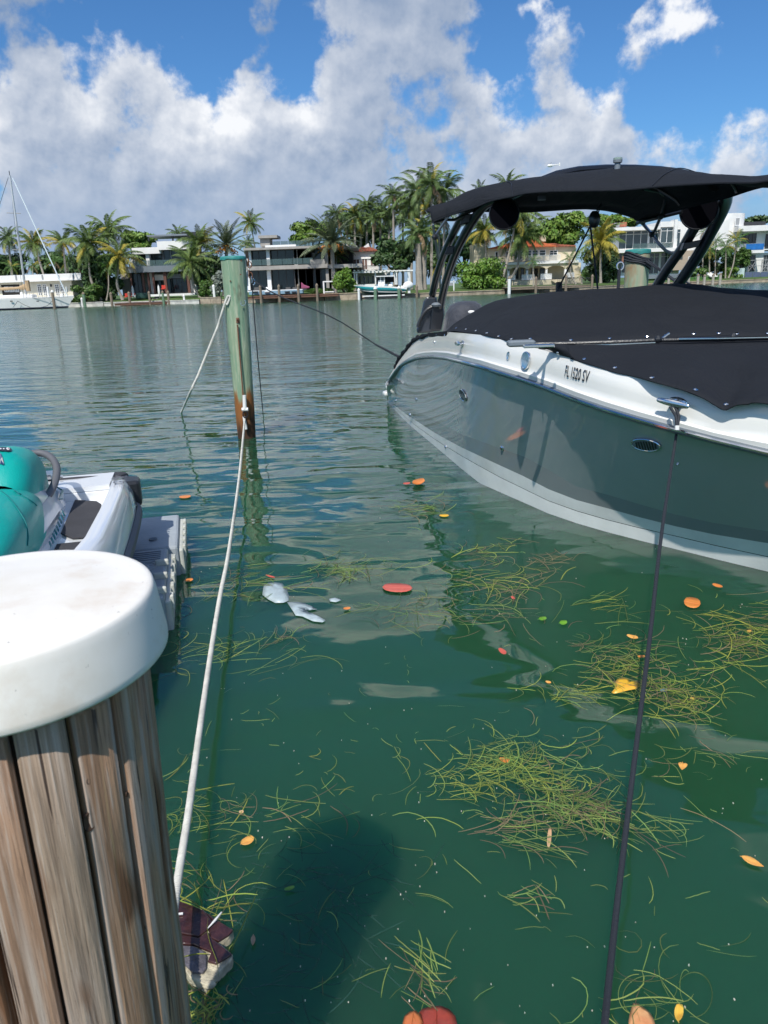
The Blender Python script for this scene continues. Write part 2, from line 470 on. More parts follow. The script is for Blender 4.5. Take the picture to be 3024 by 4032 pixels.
def land():
    mb = MB(); xs = [x for x, _ in SHORE]
    xs = sorted(set(xs + [x * 1.0 for x in range(-56, 80, 4)]))
    mb.grid([[(x, shore(x) + .25 + d, .50 + h) for x in xs] for d, h in ((0, 0), (4, .3), (12, .42), (30, .2), (100, 0), (500, 0))])
    mb.build('ground', M_grass, kind='structure')
    def wall(xa, xb, top, m, thick, label, name='seawall'):
        n = max(2, int((xb - xa) / 3)); pts = [xa + (xb - xa) * i / n for i in range(n + 1)]
        t = thing(name, (0.5 * (xa + xb), shore(.5 * (xa + xb)), 0), label, 'seawall')
        for a, b in zip(pts[:-1], pts[1:]):
            ya, yb = shore(a), shore(b); b2 = b - .03; yb2 = ya + (yb - ya) * (b2 - a) / (b - a)
            q = MB().prism([(a, ya, -1.5), (b2, yb2, -1.5), (b2, yb2, top), (a, ya, top)], (0, thick, 0))
            q.build('panel', m, t)
            q = MB().prism([(a, ya - .08, top + .003), (b2, yb2 - .08, top + .003), (b2, yb2 - .08, top + .11), (a, ya - .08, top + .11)], (0, thick + .1, 0))
            q.build('coping', m, t)
    X = lambda c, a, b, Y: PY(*c(a, b), Y).x
    wall(-78, -41.6, .55, M_seawall, .5, 'long white seawall behind the moored sailboat')
    wall(-41.5, -25.2, .45, M_seawall, .5, 'low white seawall below the lawn of the left modern house')
    wall(-25, -21.5, .75, M_tanwall, .6, 'short tan stone seawall behind the leaning green piling')
    wall(-21.4, -6.8, .4, M_tanwall, .5, 'shaded seawall under the brown dock of the two-storey glass house')
    wall(-6.7, -.6, .75, M_tanwall, .6, 'tan seawall beside the round bush and teal boat')
    wall(-.5, 17.5, .42, M_tanwall, .5, 'seawall behind the teal boat and under the tall royal palms')
    wall(17.6, 38, .35, M_tanwall, .5, 'seawall below the cream house with arches')
    wall(38.1, 66, .42, M_tanwall, .5, 'tan seawall along the green lawn of the right white house')
    wall(66.1, 140, 1.1, M_seawall, .6, 'tall pale seawall at the far right under the blue site fence')
land()

# ------------------------------------------------------------------ palms
def frond_mesh(name, kind, seed):
    r = random.Random(seed); mb = MB(); n = 20 if kind != 'small' else 14
    droop = {'coconut': 1.15, 'royal': 1.5, 'date': .62, 'small': 1.1}[kind] * r.uniform(.85, 1.15)
    lw = {'coconut': .20, 'royal': .19, 'date': .13, 'small': .22}[kind]
    p = Vector((0, 0, 0)); a = 0.0; step = 1.0 / n; pts = []
    for i in range(n + 1):
        pts.append((p.copy(), a)); a -= droop * step * (0.35 + 1.5 * i / n); p = p + Vector((math.cos(a), 0, math.sin(a))) * step
    mb.tube([q for q, _ in pts[::3]], [.010, .009, .008, .007, .006, .004, .003][:len(pts[::3])], 4, False)
    for i in range(2, n + 1):
        q, a = pts[i]; t = i / n
        L = lw * (math.sin(math.pi * min(1, .12 + t * .9)) ** .6) * r.uniform(.8, 1.15) + .02
        for s in (-1, 1):
            for k in range(2 if kind != 'small' else 1):
                f = r.uniform(.35, .65); hang = {'coconut': .75, 'royal': .55, 'date': -.15, 'small': .5}[kind] * r.uniform(.6, 1.4)
                d = Vector((math.cos(a) * f, s, math.sin(a) * f - hang)).normalized()
                w = Vector((math.cos(a), 0, math.sin(a))) * .020
                base = q + w * (k - .5) * 2.2
                tip = base + d * L; mid = base + d * L * .5 + Vector((0, 0, .012))
                mb.add([base - w * .5, base + w * .5, mid + w * .8, mid - w * .8, tip - Vector((0, 0, L * .18))], [(0, 1, 2, 3), (3, 2, 4)])
    me = bpy.data.meshes.new(name); me.from_pydata([tuple(x) for x in mb.v], [], mb.f)
    return me
PALM_M = {
 'coconut': mat('coconut_frond', (.12, .18, .045), .55, island=.4, spec=.4),
 'royal': mat('royal_frond', (.11, .17, .05), .55, island=.35, spec=.4),
 'date': mat('date_frond', (.13, .16, .085), .6, island=.3, spec=.4),
 'small': mat('young_palm_frond', (.08, .17, .03), .5, island=.35, spec=.4)}
M_yfrond = mat('yellowing_frond', (.36, .30, .04), .6, island=.3)
M_bfrond = mat('dry_frond', (.25, .17, .09), .8, island=.3)
M_fruit = mat('orange_date_fruit', (.55, .22, .03), .7, island=.3)
M_shaft = mat('green_crownshaft', (.16, .26, .08), .5, var=.2)
FRONDS = {}
for k_ in PALM_M:
    for tone, mm in (('g', PALM_M[k_]), ('y', M_yfrond), ('b', M_bfrond)):
        FRONDS[k_, tone] = []
        for i_ in range(3):
            me_ = frond_mesh('frond', k_, 11 * i_ + 3); me_.materials.append(mm); FRONDS[k_, tone].append(me_)
def palm(crown, base, Rpx, Y, kind, label, nf=18, yellow=0.0, lean=0.0, group=None, trw=None, up=0.0, fruit=False, mind=-62):
    cp = PY(*crown, Y); bp_ = PY(*base, Y); r = random.Random(int(crown[0] * 7 + crown[1]))
    gz = min(bp_.z, 1.0) if base[1] > 1150 else bp_.z
    gz = .9 if bp_.z < 6 else bp_.z * 0 + .9
    mpp = Y / FPX / 1.0 * 1.03
    L = Rpx * mpp * 1.42; nf = int(nf * 1.3)
    t = thing('palm_tree', (bp_.x, Y, gz), label, 'palm tree', group)
    w = trw or {'coconut': .17, 'royal': .20, 'date': .28, 'small': .10}[kind]
    b0 = Vector((bp_.x, Y, gz - .1)); top = cp
    m1 = b0.lerp(top, .35) + Vector((lean, 0, 0)); m2 = b0.lerp(top, .7) + Vector((lean * .6, 0, 0))
    path = cat([b0, m1, m2, top], 12)
    rr = [w * (1.25 - .45 * (i / 11)) * (1 + (.08 * math.sin(i * 2.1))) for i in range(12)]
    rr[0] *= 1.25
    MB().tube(path, rr, 8).build('trunk', M_trunk, t, smooth=True)
    if kind == 'royal':
        d = (path[-1] - path[-2]).normalized()
        MB().tube([top - d * .2, top + d * .7, top + d * 1.5], [w * .8, w * .85, w * .35], 8).build('crownshaft', M_shaft, t, smooth=True)
        top = top + d * 1.2
    ga = 2.39996
    for i in range(nf):
        q = (i + .5) / nf
        el = math.radians(78 - (78 - mind) * q ** .85) + r.uniform(-.12, .12)
        az = i * ga + r.uniform(-.3, .3)
        tone = 'g'
        if q > .8 and r.random() < .45 and kind != 'date': tone = 'b' if r.random() < .55 else 'y'
        elif r.random() < yellow: tone = 'y'
        o = bpy.data.objects.new('frond', r.choice(FRONDS[kind, tone])); C.objects.link(o); o.parent = t
        o.location = top - Vector(t.location)
        s = L * r.uniform(.85, 1.08) * (.8 if q < .15 else 1)
        if el < -.4: s *= .85
        o.scale = (s, s, s)
        o.rotation_euler = (r.uniform(-.5, .5), -(el + .25), az)
    if fruit:
        mb = MB()
        for i in range(7):
            az = i * .9; d = Vector((math.cos(az) * .9, math.sin(az) * .9 - .4, -.5)).normalized()
            for k in range(16):
                p = top + d * (.6 + k * .09) + Vector((r.uniform(-.3, .3), r.uniform(-.3, .3), r.uniform(-.4, .3)))
                mb.ball(p, .11, 5, 4)
        mb.build('fruit_cluster', M_fruit, t, kind='stuff')
    return t
def leafblob(mb, lumps, n, size, r, flat=.35):
    for i in range(n):
        c, R = lumps[r.randrange(len(lumps))]
        d = Vector((r.gauss(0, 1), r.gauss(0, 1), r.gauss(0, 1) + .25)).normalized()
        p = c + Vector((d.x * R[0], d.y * R[1], d.z * R[2])) * (r.random() ** .28 * r.uniform(.85, 1.1))
        nn = (d + Vector((r.uniform(-.8, .8), r.uniform(-.8, .8), r.uniform(-.3, .9)))).normalized()
        a = nn.orthogonal().normalized(); a = Quaternion(nn, r.uniform(0, 6.28)) @ a; b = nn.cross(a)
        s = size * r.uniform(.55, 1.3)
        mb.add([p - a * s, p + b * s * .5, p + a * s, p - b * s * .5], [(0, 1, 2, 3)])
def foliage(name, center, rx, ry, base, Y, m, label, cat_, n=2600, size=.34, seed=1, lumps=14, group=None, depth=.8, trunk=True, trunkm=None):
    r = random.Random(seed); mpp = Y / FPX * 1.03
    cp = PY(*center, Y); RX, RZ = rx * mpp, ry * mpp; bz = .9
    bx = PY(*base, Y).x
    t = thing(name, (bx, Y, bz), label, cat_, group)
    L = []
    for i in range(lumps):
        d = Vector((r.uniform(-1, 1), r.uniform(-1, 1), r.uniform(-.75, 1)))
        if d.length > 1: d.normalize()
        s = r.uniform(.26, .44)
        L.append((cp + Vector((d.x * RX * .72, d.y * RX * depth * .7, d.z * RZ * .72)), (RX * s, RX * depth * s, RZ * s * .95)))
    mb = MB(); leafblob(mb, L, n, size, r)
    mb.build('crown' if trunk else 'foliage', m, t)
    if trunk:
        mb = MB(); mb.tube(cat([(bx, Y, bz - .2), (bx + .1, Y, bz + (cp.z - bz) * .5), tuple(cp)], 6), [.35, .3, .27, .24, .2, .1], 7)
        for c, R in L[:6]: mb.tube([(bx + .1, Y, bz + (cp.z - bz) * .45), tuple(c)], [.16, .05], 5)
        mb.build('trunk', M_bark, t)
    else:
        mb = MB()
        for c, R in L[:5]: mb.tube([(bx, Y, bz - .1), tuple(c)], [.08, .03], 5)
        mb.build('stem', M_bark, t)
    return t
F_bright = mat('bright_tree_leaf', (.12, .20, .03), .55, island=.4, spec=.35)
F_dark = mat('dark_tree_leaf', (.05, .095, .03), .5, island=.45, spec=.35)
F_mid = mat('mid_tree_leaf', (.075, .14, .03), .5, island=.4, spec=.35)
F_bush = mat('mangrove_leaf', (.12, .22, .03), .45, island=.35, spec=.4)
F_silver = mat('silvery_leaf', (.20, .23, .19), .7, island=.3)

G_PALMS = 'palm trees along the far bank'
def veg():
    T = 'tree'
    foliage('broadleaf_tree', c1(1400, 760), 75, 42, c1(1400, 1300), 150, F_bright, 'bright green tree rising behind the roof of the left modern house', T, 3600, .5, 3)
    foliage('broadleaf_tree', c3(215, 690), 88, 52, c3(215, 1200), 140, F_bright, 'bright green spreading tree behind the roof terrace of the glass house', T, 3800, .42, 4)
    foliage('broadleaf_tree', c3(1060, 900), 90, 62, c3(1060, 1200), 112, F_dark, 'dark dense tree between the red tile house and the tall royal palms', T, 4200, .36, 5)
    foliage('broadleaf_tree', c3(700, 750), 30, 30, c3(700, 1000), 150, F_bright, 'small bright tree peeping between trunks above the red tile roof', T, 900, .42, 6)
    foliage('broadleaf_tree', c4(1240, 730), 110, 72, c4(1240, 1100), 150, F_bright, 'bright green round tree to the right of the orange tiled roof', T, 4200, .45, 7)
    foliage('broadleaf_tree', c4(1010, 790), 60, 50, c4(1010, 1100), 152, F_mid, 'mid green tree directly behind the chimney of the cream house', T, 1800, .45, 8)
    foliage('broadleaf_tree', c5(235, 610), 62, 25, c5(235, 900), 160, F_bright, 'low yellow-green tree top behind the brown roof box of the white house', T, 1800, .5, 9)
    foliage('broadleaf_tree', c5(415, 635), 35, 20, c5(415, 900), 162, F_bright, 'small tree top just right of the brown roof box', T, 900, .5, 10)
    foliage('broadleaf_tree', c5(1575, 610), 58, 15, c5(1575, 900), 170, F_dark, 'dark green tree top behind the roof at the far right edge', T, 1200, .5, 12)
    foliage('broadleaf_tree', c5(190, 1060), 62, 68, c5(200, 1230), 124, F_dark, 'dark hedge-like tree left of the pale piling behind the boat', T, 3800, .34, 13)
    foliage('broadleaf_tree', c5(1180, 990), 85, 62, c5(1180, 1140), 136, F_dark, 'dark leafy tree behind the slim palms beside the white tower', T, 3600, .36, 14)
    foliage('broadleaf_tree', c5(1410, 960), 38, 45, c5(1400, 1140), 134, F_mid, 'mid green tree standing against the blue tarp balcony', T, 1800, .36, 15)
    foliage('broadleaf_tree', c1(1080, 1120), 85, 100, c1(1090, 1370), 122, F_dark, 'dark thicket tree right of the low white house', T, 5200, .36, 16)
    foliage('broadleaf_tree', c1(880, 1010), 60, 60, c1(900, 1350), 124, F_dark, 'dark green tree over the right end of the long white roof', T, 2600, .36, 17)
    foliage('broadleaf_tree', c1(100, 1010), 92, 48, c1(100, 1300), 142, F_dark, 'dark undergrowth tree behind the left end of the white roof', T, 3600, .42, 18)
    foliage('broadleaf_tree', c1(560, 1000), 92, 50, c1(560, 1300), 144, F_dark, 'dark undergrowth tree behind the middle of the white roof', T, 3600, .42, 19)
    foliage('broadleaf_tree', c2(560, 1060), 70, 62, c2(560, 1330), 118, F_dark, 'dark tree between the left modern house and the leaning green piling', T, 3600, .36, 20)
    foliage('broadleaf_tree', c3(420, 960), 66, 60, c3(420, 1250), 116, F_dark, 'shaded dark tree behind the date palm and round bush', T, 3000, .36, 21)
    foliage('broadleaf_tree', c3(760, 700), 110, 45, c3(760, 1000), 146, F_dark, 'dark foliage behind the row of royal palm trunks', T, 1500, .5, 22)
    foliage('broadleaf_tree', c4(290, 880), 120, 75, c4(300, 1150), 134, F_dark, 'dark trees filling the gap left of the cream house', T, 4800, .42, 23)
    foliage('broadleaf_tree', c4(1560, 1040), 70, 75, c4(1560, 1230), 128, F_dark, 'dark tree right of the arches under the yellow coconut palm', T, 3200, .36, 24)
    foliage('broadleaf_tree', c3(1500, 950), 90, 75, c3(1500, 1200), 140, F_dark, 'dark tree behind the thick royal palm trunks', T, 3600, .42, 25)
    B = 'bush'
    foliage('round_bush', c3(535, 1165), 46, 52, c3(535, 1290), 102, F_bush, 'round bright green bush leaning over the tan seawall left of the teal boat', B, 3600, .2, 31, trunk=False)
    foliage('round_bush', c4(475, 1160), 103, 73, c4(500, 1310), 108, F_bush, 'large mangrove bush hanging over the water below the cream house', B, 7500, .22, 32, lumps=26, trunk=False)
    foliage('round_bush', c2(690, 1190), 42, 48, c2(680, 1320), 113, F_silver, 'silvery grey bush directly left of the leaning green piling', B, 2600, .22, 33, trunk=False)
    foliage('round_bush', c2(560, 1250), 38, 40, c2(560, 1340), 113, F_mid, 'mid green bush at the end of the lawn by the white seawall', B, 2200, .22, 34, trunk=False)
    foliage('round_bush', c1(880, 1290), 62, 42, c1(880, 1370), 118.6, F_mid, 'leafy bush on the white seawall right of the sailboat bow', B, 3200, .24, 35, trunk=False)
    foliage('round_bush', c5(1340, 1105), 42, 28, c5(1340, 1160), 133, F_bush, 'rounded green bush on the lawn left of the blue site fence', B, 2000, .24, 36, trunk=False)
    foliage('clipped_hedge', c5(1035, 1082), 42, 20, c5(1030, 1130), 133, F_mid, 'clipped green hedge mound above the right lawn', 'hedge', 2200, .2, 37, trunk=False)
    foliage('clipped_hedge', c3(280, 1260), 58, 10, c3(280, 1285), 103.4, F_mid, 'low clipped hedge in front of the glass house', 'hedge', 2400, .16, 38, lumps=40, trunk=False, depth=.12)
    P = palm
    P(c1(90, 790), c1(100, 1080), 52, 140, 'royal', 'dark green palm at the left edge of the far bank', group=G_PALMS)
    P(c1(340, 760), c1(440, 1080), 58, 128, 'coconut', 'coconut palm with yellowing lower fronds just right of the mast', 20, .22, .4, G_PALMS)
    P(c1(640, 760), c1(660, 1080), 50, 132, 'coconut', 'coconut palm between the forestay and the tallest left palm', 18, .2, 0, G_PALMS)
    P(c1(905, 770), c1(1040, 1385), 85, 120, 'coconut', 'big coconut palm whose pale curved trunk reaches the white seawall', 22, .05, -.9, G_PALMS)
    P(c1(1105, 640), c1(1130, 1200), 72, 126, 'coconut', 'tallest coconut palm of the left group with dark young frond upright', 18, .02, -.3, G_PALMS)
    P(c1(1225, 900), c1(1245, 1290), 72, 117, 'coconut', 'yellow-green coconut palm beside the left modern house', 20, .4, -.7, G_PALMS)
    P(c1(1105, 1010), c1(1090, 1370), 45, 119, 'small', 'slim pale-trunked palm in front of the dark thicket', 12, .1, .2, G_PALMS)
    for i, (a, b, s) in enumerate([(120, 1010, 34), (330, 1000, 38), (560, 960, 34), (690, 960, 38)]):
        P(c1(a, b), c1(a, 1200), s, 133 + i, 'small', ['short palm leftmost above the long white roof', 'short palm above the roof just right of the mast', 'short palm above the roof under the forestay', 'short palm above the right end of the white roof'][i], 12, .1, 0, 'short palms behind the white roof')
    P(c2(485, 770), c2(495, 1200), 66, 120, 'coconut', 'upright coconut palm behind the terrace of the left modern house', 20, .02, 0, G_PALMS, mind=-45)
    P(c2(395, 960), c2(490, 1350), 76, 115, 'coconut', 'drooping coconut palm covering the middle of the left modern house', 22, .08, -.5, G_PALMS)
    P(c2(760, 790), c2(730, 1250), 72, 118, 'date', 'date palm with stiff fronds right above the leaning green piling', 26, .0, 0, G_PALMS, fruit=True, mind=-35)
    P(c2(1000, 560), c2(1045, 790), 46, 190, 'coconut', 'lone tall coconut palm alone against the sky', 17, .15, .6, G_PALMS)
    P(c2(265, 670), c2(265, 900), 36, 150, 'coconut', 'distant palm crown showing over the thin canopy roof', 13, 0, 0, G_PALMS)
    P(c2(975, 780), c2(975, 900), 36, 145, 'coconut', 'distant palm crown left of the concrete stair tower', 14, .1, 0, G_PALMS)
    P(c3(405, 760), c3(430, 1230), 92, 106, 'date', 'big grey-green date palm with orange fruit beside the glass house', 34, 0, 0, G_PALMS, fruit=True, mind=-40)
    P(c3(450, 900), c3(450, 1200), 40, 110, 'small', 'young yellow-green palm beneath the big date palm', 12, .4, 0, G_PALMS)
    for i, (a, b, tx, s, lab) in enumerate([
        (470, 560, 640, 54, 'leftmost royal palm of the tall cluster, leaning left'), (640, 560, 645, 60, 'second royal palm from the left in the tall cluster'),
        (770, 470, 745, 58, 'third royal palm of the tall cluster above the red tile roof'), (830, 590, 822, 48, 'shorter royal palm in the middle of the tall cluster'),
        (900, 520, 905, 58, 'royal palm with clear white trunk at the right of the red tile roof'), (1030, 360, 1045, 54, 'slender royal palm poking above the cluster'),
        (1290, 330, 1305, 96, 'tallest royal palm with the largest crown of the cluster'), (1420, 260, 1425, 90, 'tall royal palm just left of the black canopy top'),
        (1560, 330, 1540, 80, 'royal palm half hidden by the left corner of the canopy')]):
        P(c3(a, b), c3(tx, 1150), s, 128 + (i * 3) % 7 + (0 if i < 6 else -8), 'royal', lab, 17 if i != 3 else 15, .03, 0, G_PALMS, mind=-70)
    P(c3(560, 600), c3(570, 1100), 52, 136, 'royal', 'royal palm between the first two of the tall cluster, slightly behind', 17, .03, 0, G_PALMS, mind=-70)
    P(c3(700, 610), c3(700, 1100), 54, 138, 'royal', 'low royal palm crown filling the middle of the tall cluster', 17, .03, 0, G_PALMS, mind=-70)
    P(c3(1220, 480), c3(1215, 1100), 70, 124, 'royal', 'royal palm with brown hanging fronds under the tallest crown', 18, .15, 0, G_PALMS, mind=-75)
    P(c3(1500, 560), c3(1500, 1100), 72, 126, 'royal', 'royal palm seen behind the left canopy strut', 18, .05, 0, G_PALMS, mind=-70)
    P(c3(990, 560), c3(985, 1100), 52, 131, 'royal', 'royal palm with hanging fronds between the two tallest ones', 17, .03, 0, G_PALMS, mind=-75)
    P(c3(1130, 520), c3(1130, 1100), 56, 134, 'royal', 'royal palm directly left of the tallest crown', 17, .03, 0, G_PALMS, mind=-75)
    P(c3(1285, 760), c3(1300, 1260), 78, 108, 'royal', 'stout royal palm with thick grey trunk by the boat lift', 18, .1, 0, G_PALMS, trw=.42)
    P(c3(1350, 740), c3(1340, 1260), 66, 109, 'royal', 'second stout royal palm standing close to the first thick trunk', 14, .12, 0, G_PALMS, trw=.38)
    P(c3(1480, 1000), c3(1480, 1230), 40, 110, 'small', 'short palm seen between the black canopy legs', 12, .3, 0, G_PALMS)
    P(c4(700, 300), c4(690, 700), 52, 150, 'coconut', 'palm tips showing just over the canopy edge', 14, 0, 0, G_PALMS)
    P(c4(450, 350), c4(450, 700), 36, 150, 'coconut', 'small palm tips over the left slope of the canopy', 12, 0, 0, G_PALMS)
    P(c4(800, 560), c4(640, 1010), 88, 116, 'coconut', 'coconut palm directly behind the round black speaker', 22, .05, .2, G_PALMS)
    P(c4(830, 770), c4(680, 1180), 84, 117, 'coconut', 'leaning coconut palm whose fronds cover the orange roof', 22, .05, 1.0, G_PALMS)
    P(c4(495, 720), c4(520, 980), 66, 122, 'coconut', 'coconut palm with yellow fronds left of the orange roof', 20, .3, 0, G_PALMS)
    P(c4(945, 1010), c4(950, 1170), 27, 114, 'small', 'little palm in front of the balcony of the cream house', 13, .1, 0, G_PALMS)
    P(c4(1290, 985), c4(1345, 1200), 36, 116, 'small', 'curved small palm in front of the right arches', 13, .1, -.4, G_PALMS)
    P(c4(1400, 1150), c4(1400, 1220), 22, 117, 'small', 'tiny yellow palm beside the dock of the cream house', 11, .4, 0, G_PALMS)
    P(c5(150, 800), c5(150, 1150), 78, 120, 'coconut', 'coconut palm with bright yellow fronds left of the pale piling', 22, .55, 0, G_PALMS)
    P(c5(200, 700), c5(170, 1000), 50, 128, 'coconut', 'green coconut palm behind the yellow one, by the white house', 16, .05, 0, G_PALMS)
    P(c5(1280, 850), c5(1280, 1080), 42, 130, 'small', 'slim palm with straight pale trunk in front of the white tower', 14, .2, 0, G_PALMS)
    P(c5(1375, 790), c5(1310, 1060), 46, 131, 'small', 'leaning slim palm left of the blue tarp', 14, .3, .3, G_PALMS)
    P(c5(1130, 880), c5(1140, 1040), 34, 132, 'small', 'slim palm right of the black canopy legs', 13, .1, 0, G_PALMS)
    P(c5(1190, 800), c5(1190, 1030), 34, 133, 'small', 'taller slim palm second right of the black canopy legs', 13, .05, 0, G_PALMS)
    P(c5(1075, 720), c5(1080, 1000), 30, 134, 'small', 'palm showing through between the black canopy legs', 12, 0, 0, G_PALMS)
veg()

# ------------------------------------------------------------------ houses
def rc(c, r, Y):
    a, b, a2, b2 = r; am, bm = (a + a2) / 2, (b + b2) / 2
    return PY(*c(a, bm), Y).x, PY(*c(am, b2), Y).z, PY(*c(a2, bm), Y).x, PY(*c(am, b), Y).z
def hb(t, name, c, r, Y, d, m, label=None, b=0.0):
    x0, z0, x1, z1 = rc(c, r, Y)
    return MB().box(x0, Y, z0, x1, Y + d, z1, b).build(name, m, t, label=label)
def win(t, c, r, Y, cols=1, rows=1, fm=None, gm=None, fw=.09, name='window', hs=None):
    x0, z0, x1, z1 = rc(c, r, Y); fm = fm or M_white2; gm = gm or M_glass
    mb = MB(); e = .07
    mb.box(x0, Y - e, z0, x0 + fw, Y, z1); mb.box(x1 - fw, Y - e, z0, x1, Y, z1)
    mb.box(x0 + fw, Y - e, z0, x1 - fw, Y, z0 + fw); mb.box(x0 + fw, Y - e, z1 - fw, x1 - fw, Y, z1)
    cw = (x1 - x0) / cols; rh = hs or [(i + 1) / rows for i in range(rows)]
    for i in range(1, cols): mb.box(x0 + cw * i - fw / 2, Y - e + .01, z0 + fw, x0 + cw * i + fw / 2, Y, z1 - fw)
    for q in rh[:-1]:
        z = z0 + (z1 - z0) * q; mb.box(x0 + fw, Y - e + .02, z - fw * .35, x1 - fw, Y, z + fw * .35)
    f = mb.build(name, fm, t)
    zs = [0] + list(rh)
    for i in range(cols):
        for j in range(len(rh)):
            xa, xb = x0 + cw * i + .02, x0 + cw * (i + 1) - .02; za, zb = z0 + (z1 - z0) * zs[j] + .02, z0 + (z1 - z0) * zs[j + 1] - .02
            MB().add([(xa, Y - .02, za), (xb, Y - .02, za), (xb, Y - .02, zb), (xa, Y - .02, zb)], [(0, 1, 2, 3)]).build('pane', gm, f)
    return f
def rail(t, c, r, Y, n, m, posts=.05, name='railing', top=.07):
    x0, z0, x1, z1 = rc(c, r, Y); mb = MB(); mb.box(x0, Y - .04, z1 - top, x1, Y + .04, z1); mb.box(x0, Y - .03, z0, x1, Y + .03, z0 + top * .8)
    for i in range(n + 1):
        x = x0 + (x1 - x0 - posts) * i / n; mb.box(x, Y - .02, z0 + top * .8, x + posts, Y + .02, z1 - top)
    return mb.build(name, m, t)
def glassrail(t, c, r, Y, n=4):
    x0, z0, x1, z1 = rc(c, r, Y)
    for i in range(n):
        xa = x0 + (x1 - x0) * i / n + .03; xb = x0 + (x1 - x0) * (i + 1) / n - .03
        MB().box(xa, Y, z0, xb, Y + .03, z1).build('glass_panel', M_rail, t)
def umbrella(c, x, ya, yb, Y, label):
    a = PY(*c(x, yb), Y); b = PY(*c(x, ya), Y); h = b.z - a.z
    t = thing('closed_umbrella', (a.x, Y, a.z), label, 'parasol', 'closed white parasols')
    MB().lathe([(.03, 0), (.03, h)], a, 6).build('pole', M_white2, t)
    MB().lathe([(.10, h * .12), (.17, h * .3), (.19, h * .55), (.13, h * .85), (.02, h * .99)], a, 8).build('canopy', M_white2, t, smooth=True)
def lounger(c, x, y, Y, label, m):
    p = PY(*c(x, y), Y); t = thing('sun_lounger', (p.x, Y, p.z), label, 'sun lounger', 'sun loungers on the far bank')
    MB().box(p.x - .32, Y, p.z + .25, p.x + .32, Y + 1.2, p.z + .35).build('seat', m, t)
    MB().prism([(p.x - .32, Y + 1.2, p.z + .25), (p.x + .32, Y + 1.2, p.z + .25), (p.x + .32, Y + 1.7, p.z + .85), (p.x - .32, Y + 1.7, p.z + .85)], (0, .08, .05)).build('backrest', m, t)
    for s in (-.28, .22):
        for q in (.05, 1.1): MB().box(p.x + s, Y + q, p.z, p.x + s + .06, Y + q + .06, p.z + .25).build('leg', M_dark, t)
def piling_far(c, x, y0, y1, w, Y, label, m=None, cap=None, group='wooden pilings along the far docks'):
    a = PY(*c(x, y1), Y); b = PY(*c(x, y0), Y); r = w / 2.5 / 2 * Y / FPX * 1.03
    t = thing('dock_piling', (a.x, Y, -1), label, 'piling', group)
    MB().lathe([(r * 1.05, -1.0), (r, .3), (r, b.z)], (a.x, Y, 0), 9).build('post', m or M_wood, t, smooth=True)
    MB().lathe([(r * 1.12, b.z - .02), (r * 1.12, b.z + .08), (r * .3, b.z + .3)], (a.x, Y, 0), 9).build('cap', cap or M_wood, t)
def dock(c, x0, x1, ytop, Y, d, label, n, m=None, th=.22):
    a = PY(*c(x0, ytop), Y); b = PY(*c(x1, ytop), Y); z = .5 * (a.z + b.z)
    t = thing('wooden_dock', (a.x, Y, z), label, 'dock')
    w = (b.x - a.x) / n
    for i in range(n): MB().box(a.x + w * i, Y, z - .08, a.x + w * (i + 1) - .03, Y + d, z).build('deck_plank', m or M_dock, t)
    MB().box(a.x, Y + .05, z - .08 - th, b.x, Y + .2, z - .083).build('fascia', m or M_dock, t)
    MB().box(a.x, Y + d * .5, z - .08 - th, b.x, Y + d * .5 + .2, z - .083).build('beam', M_dark, t)

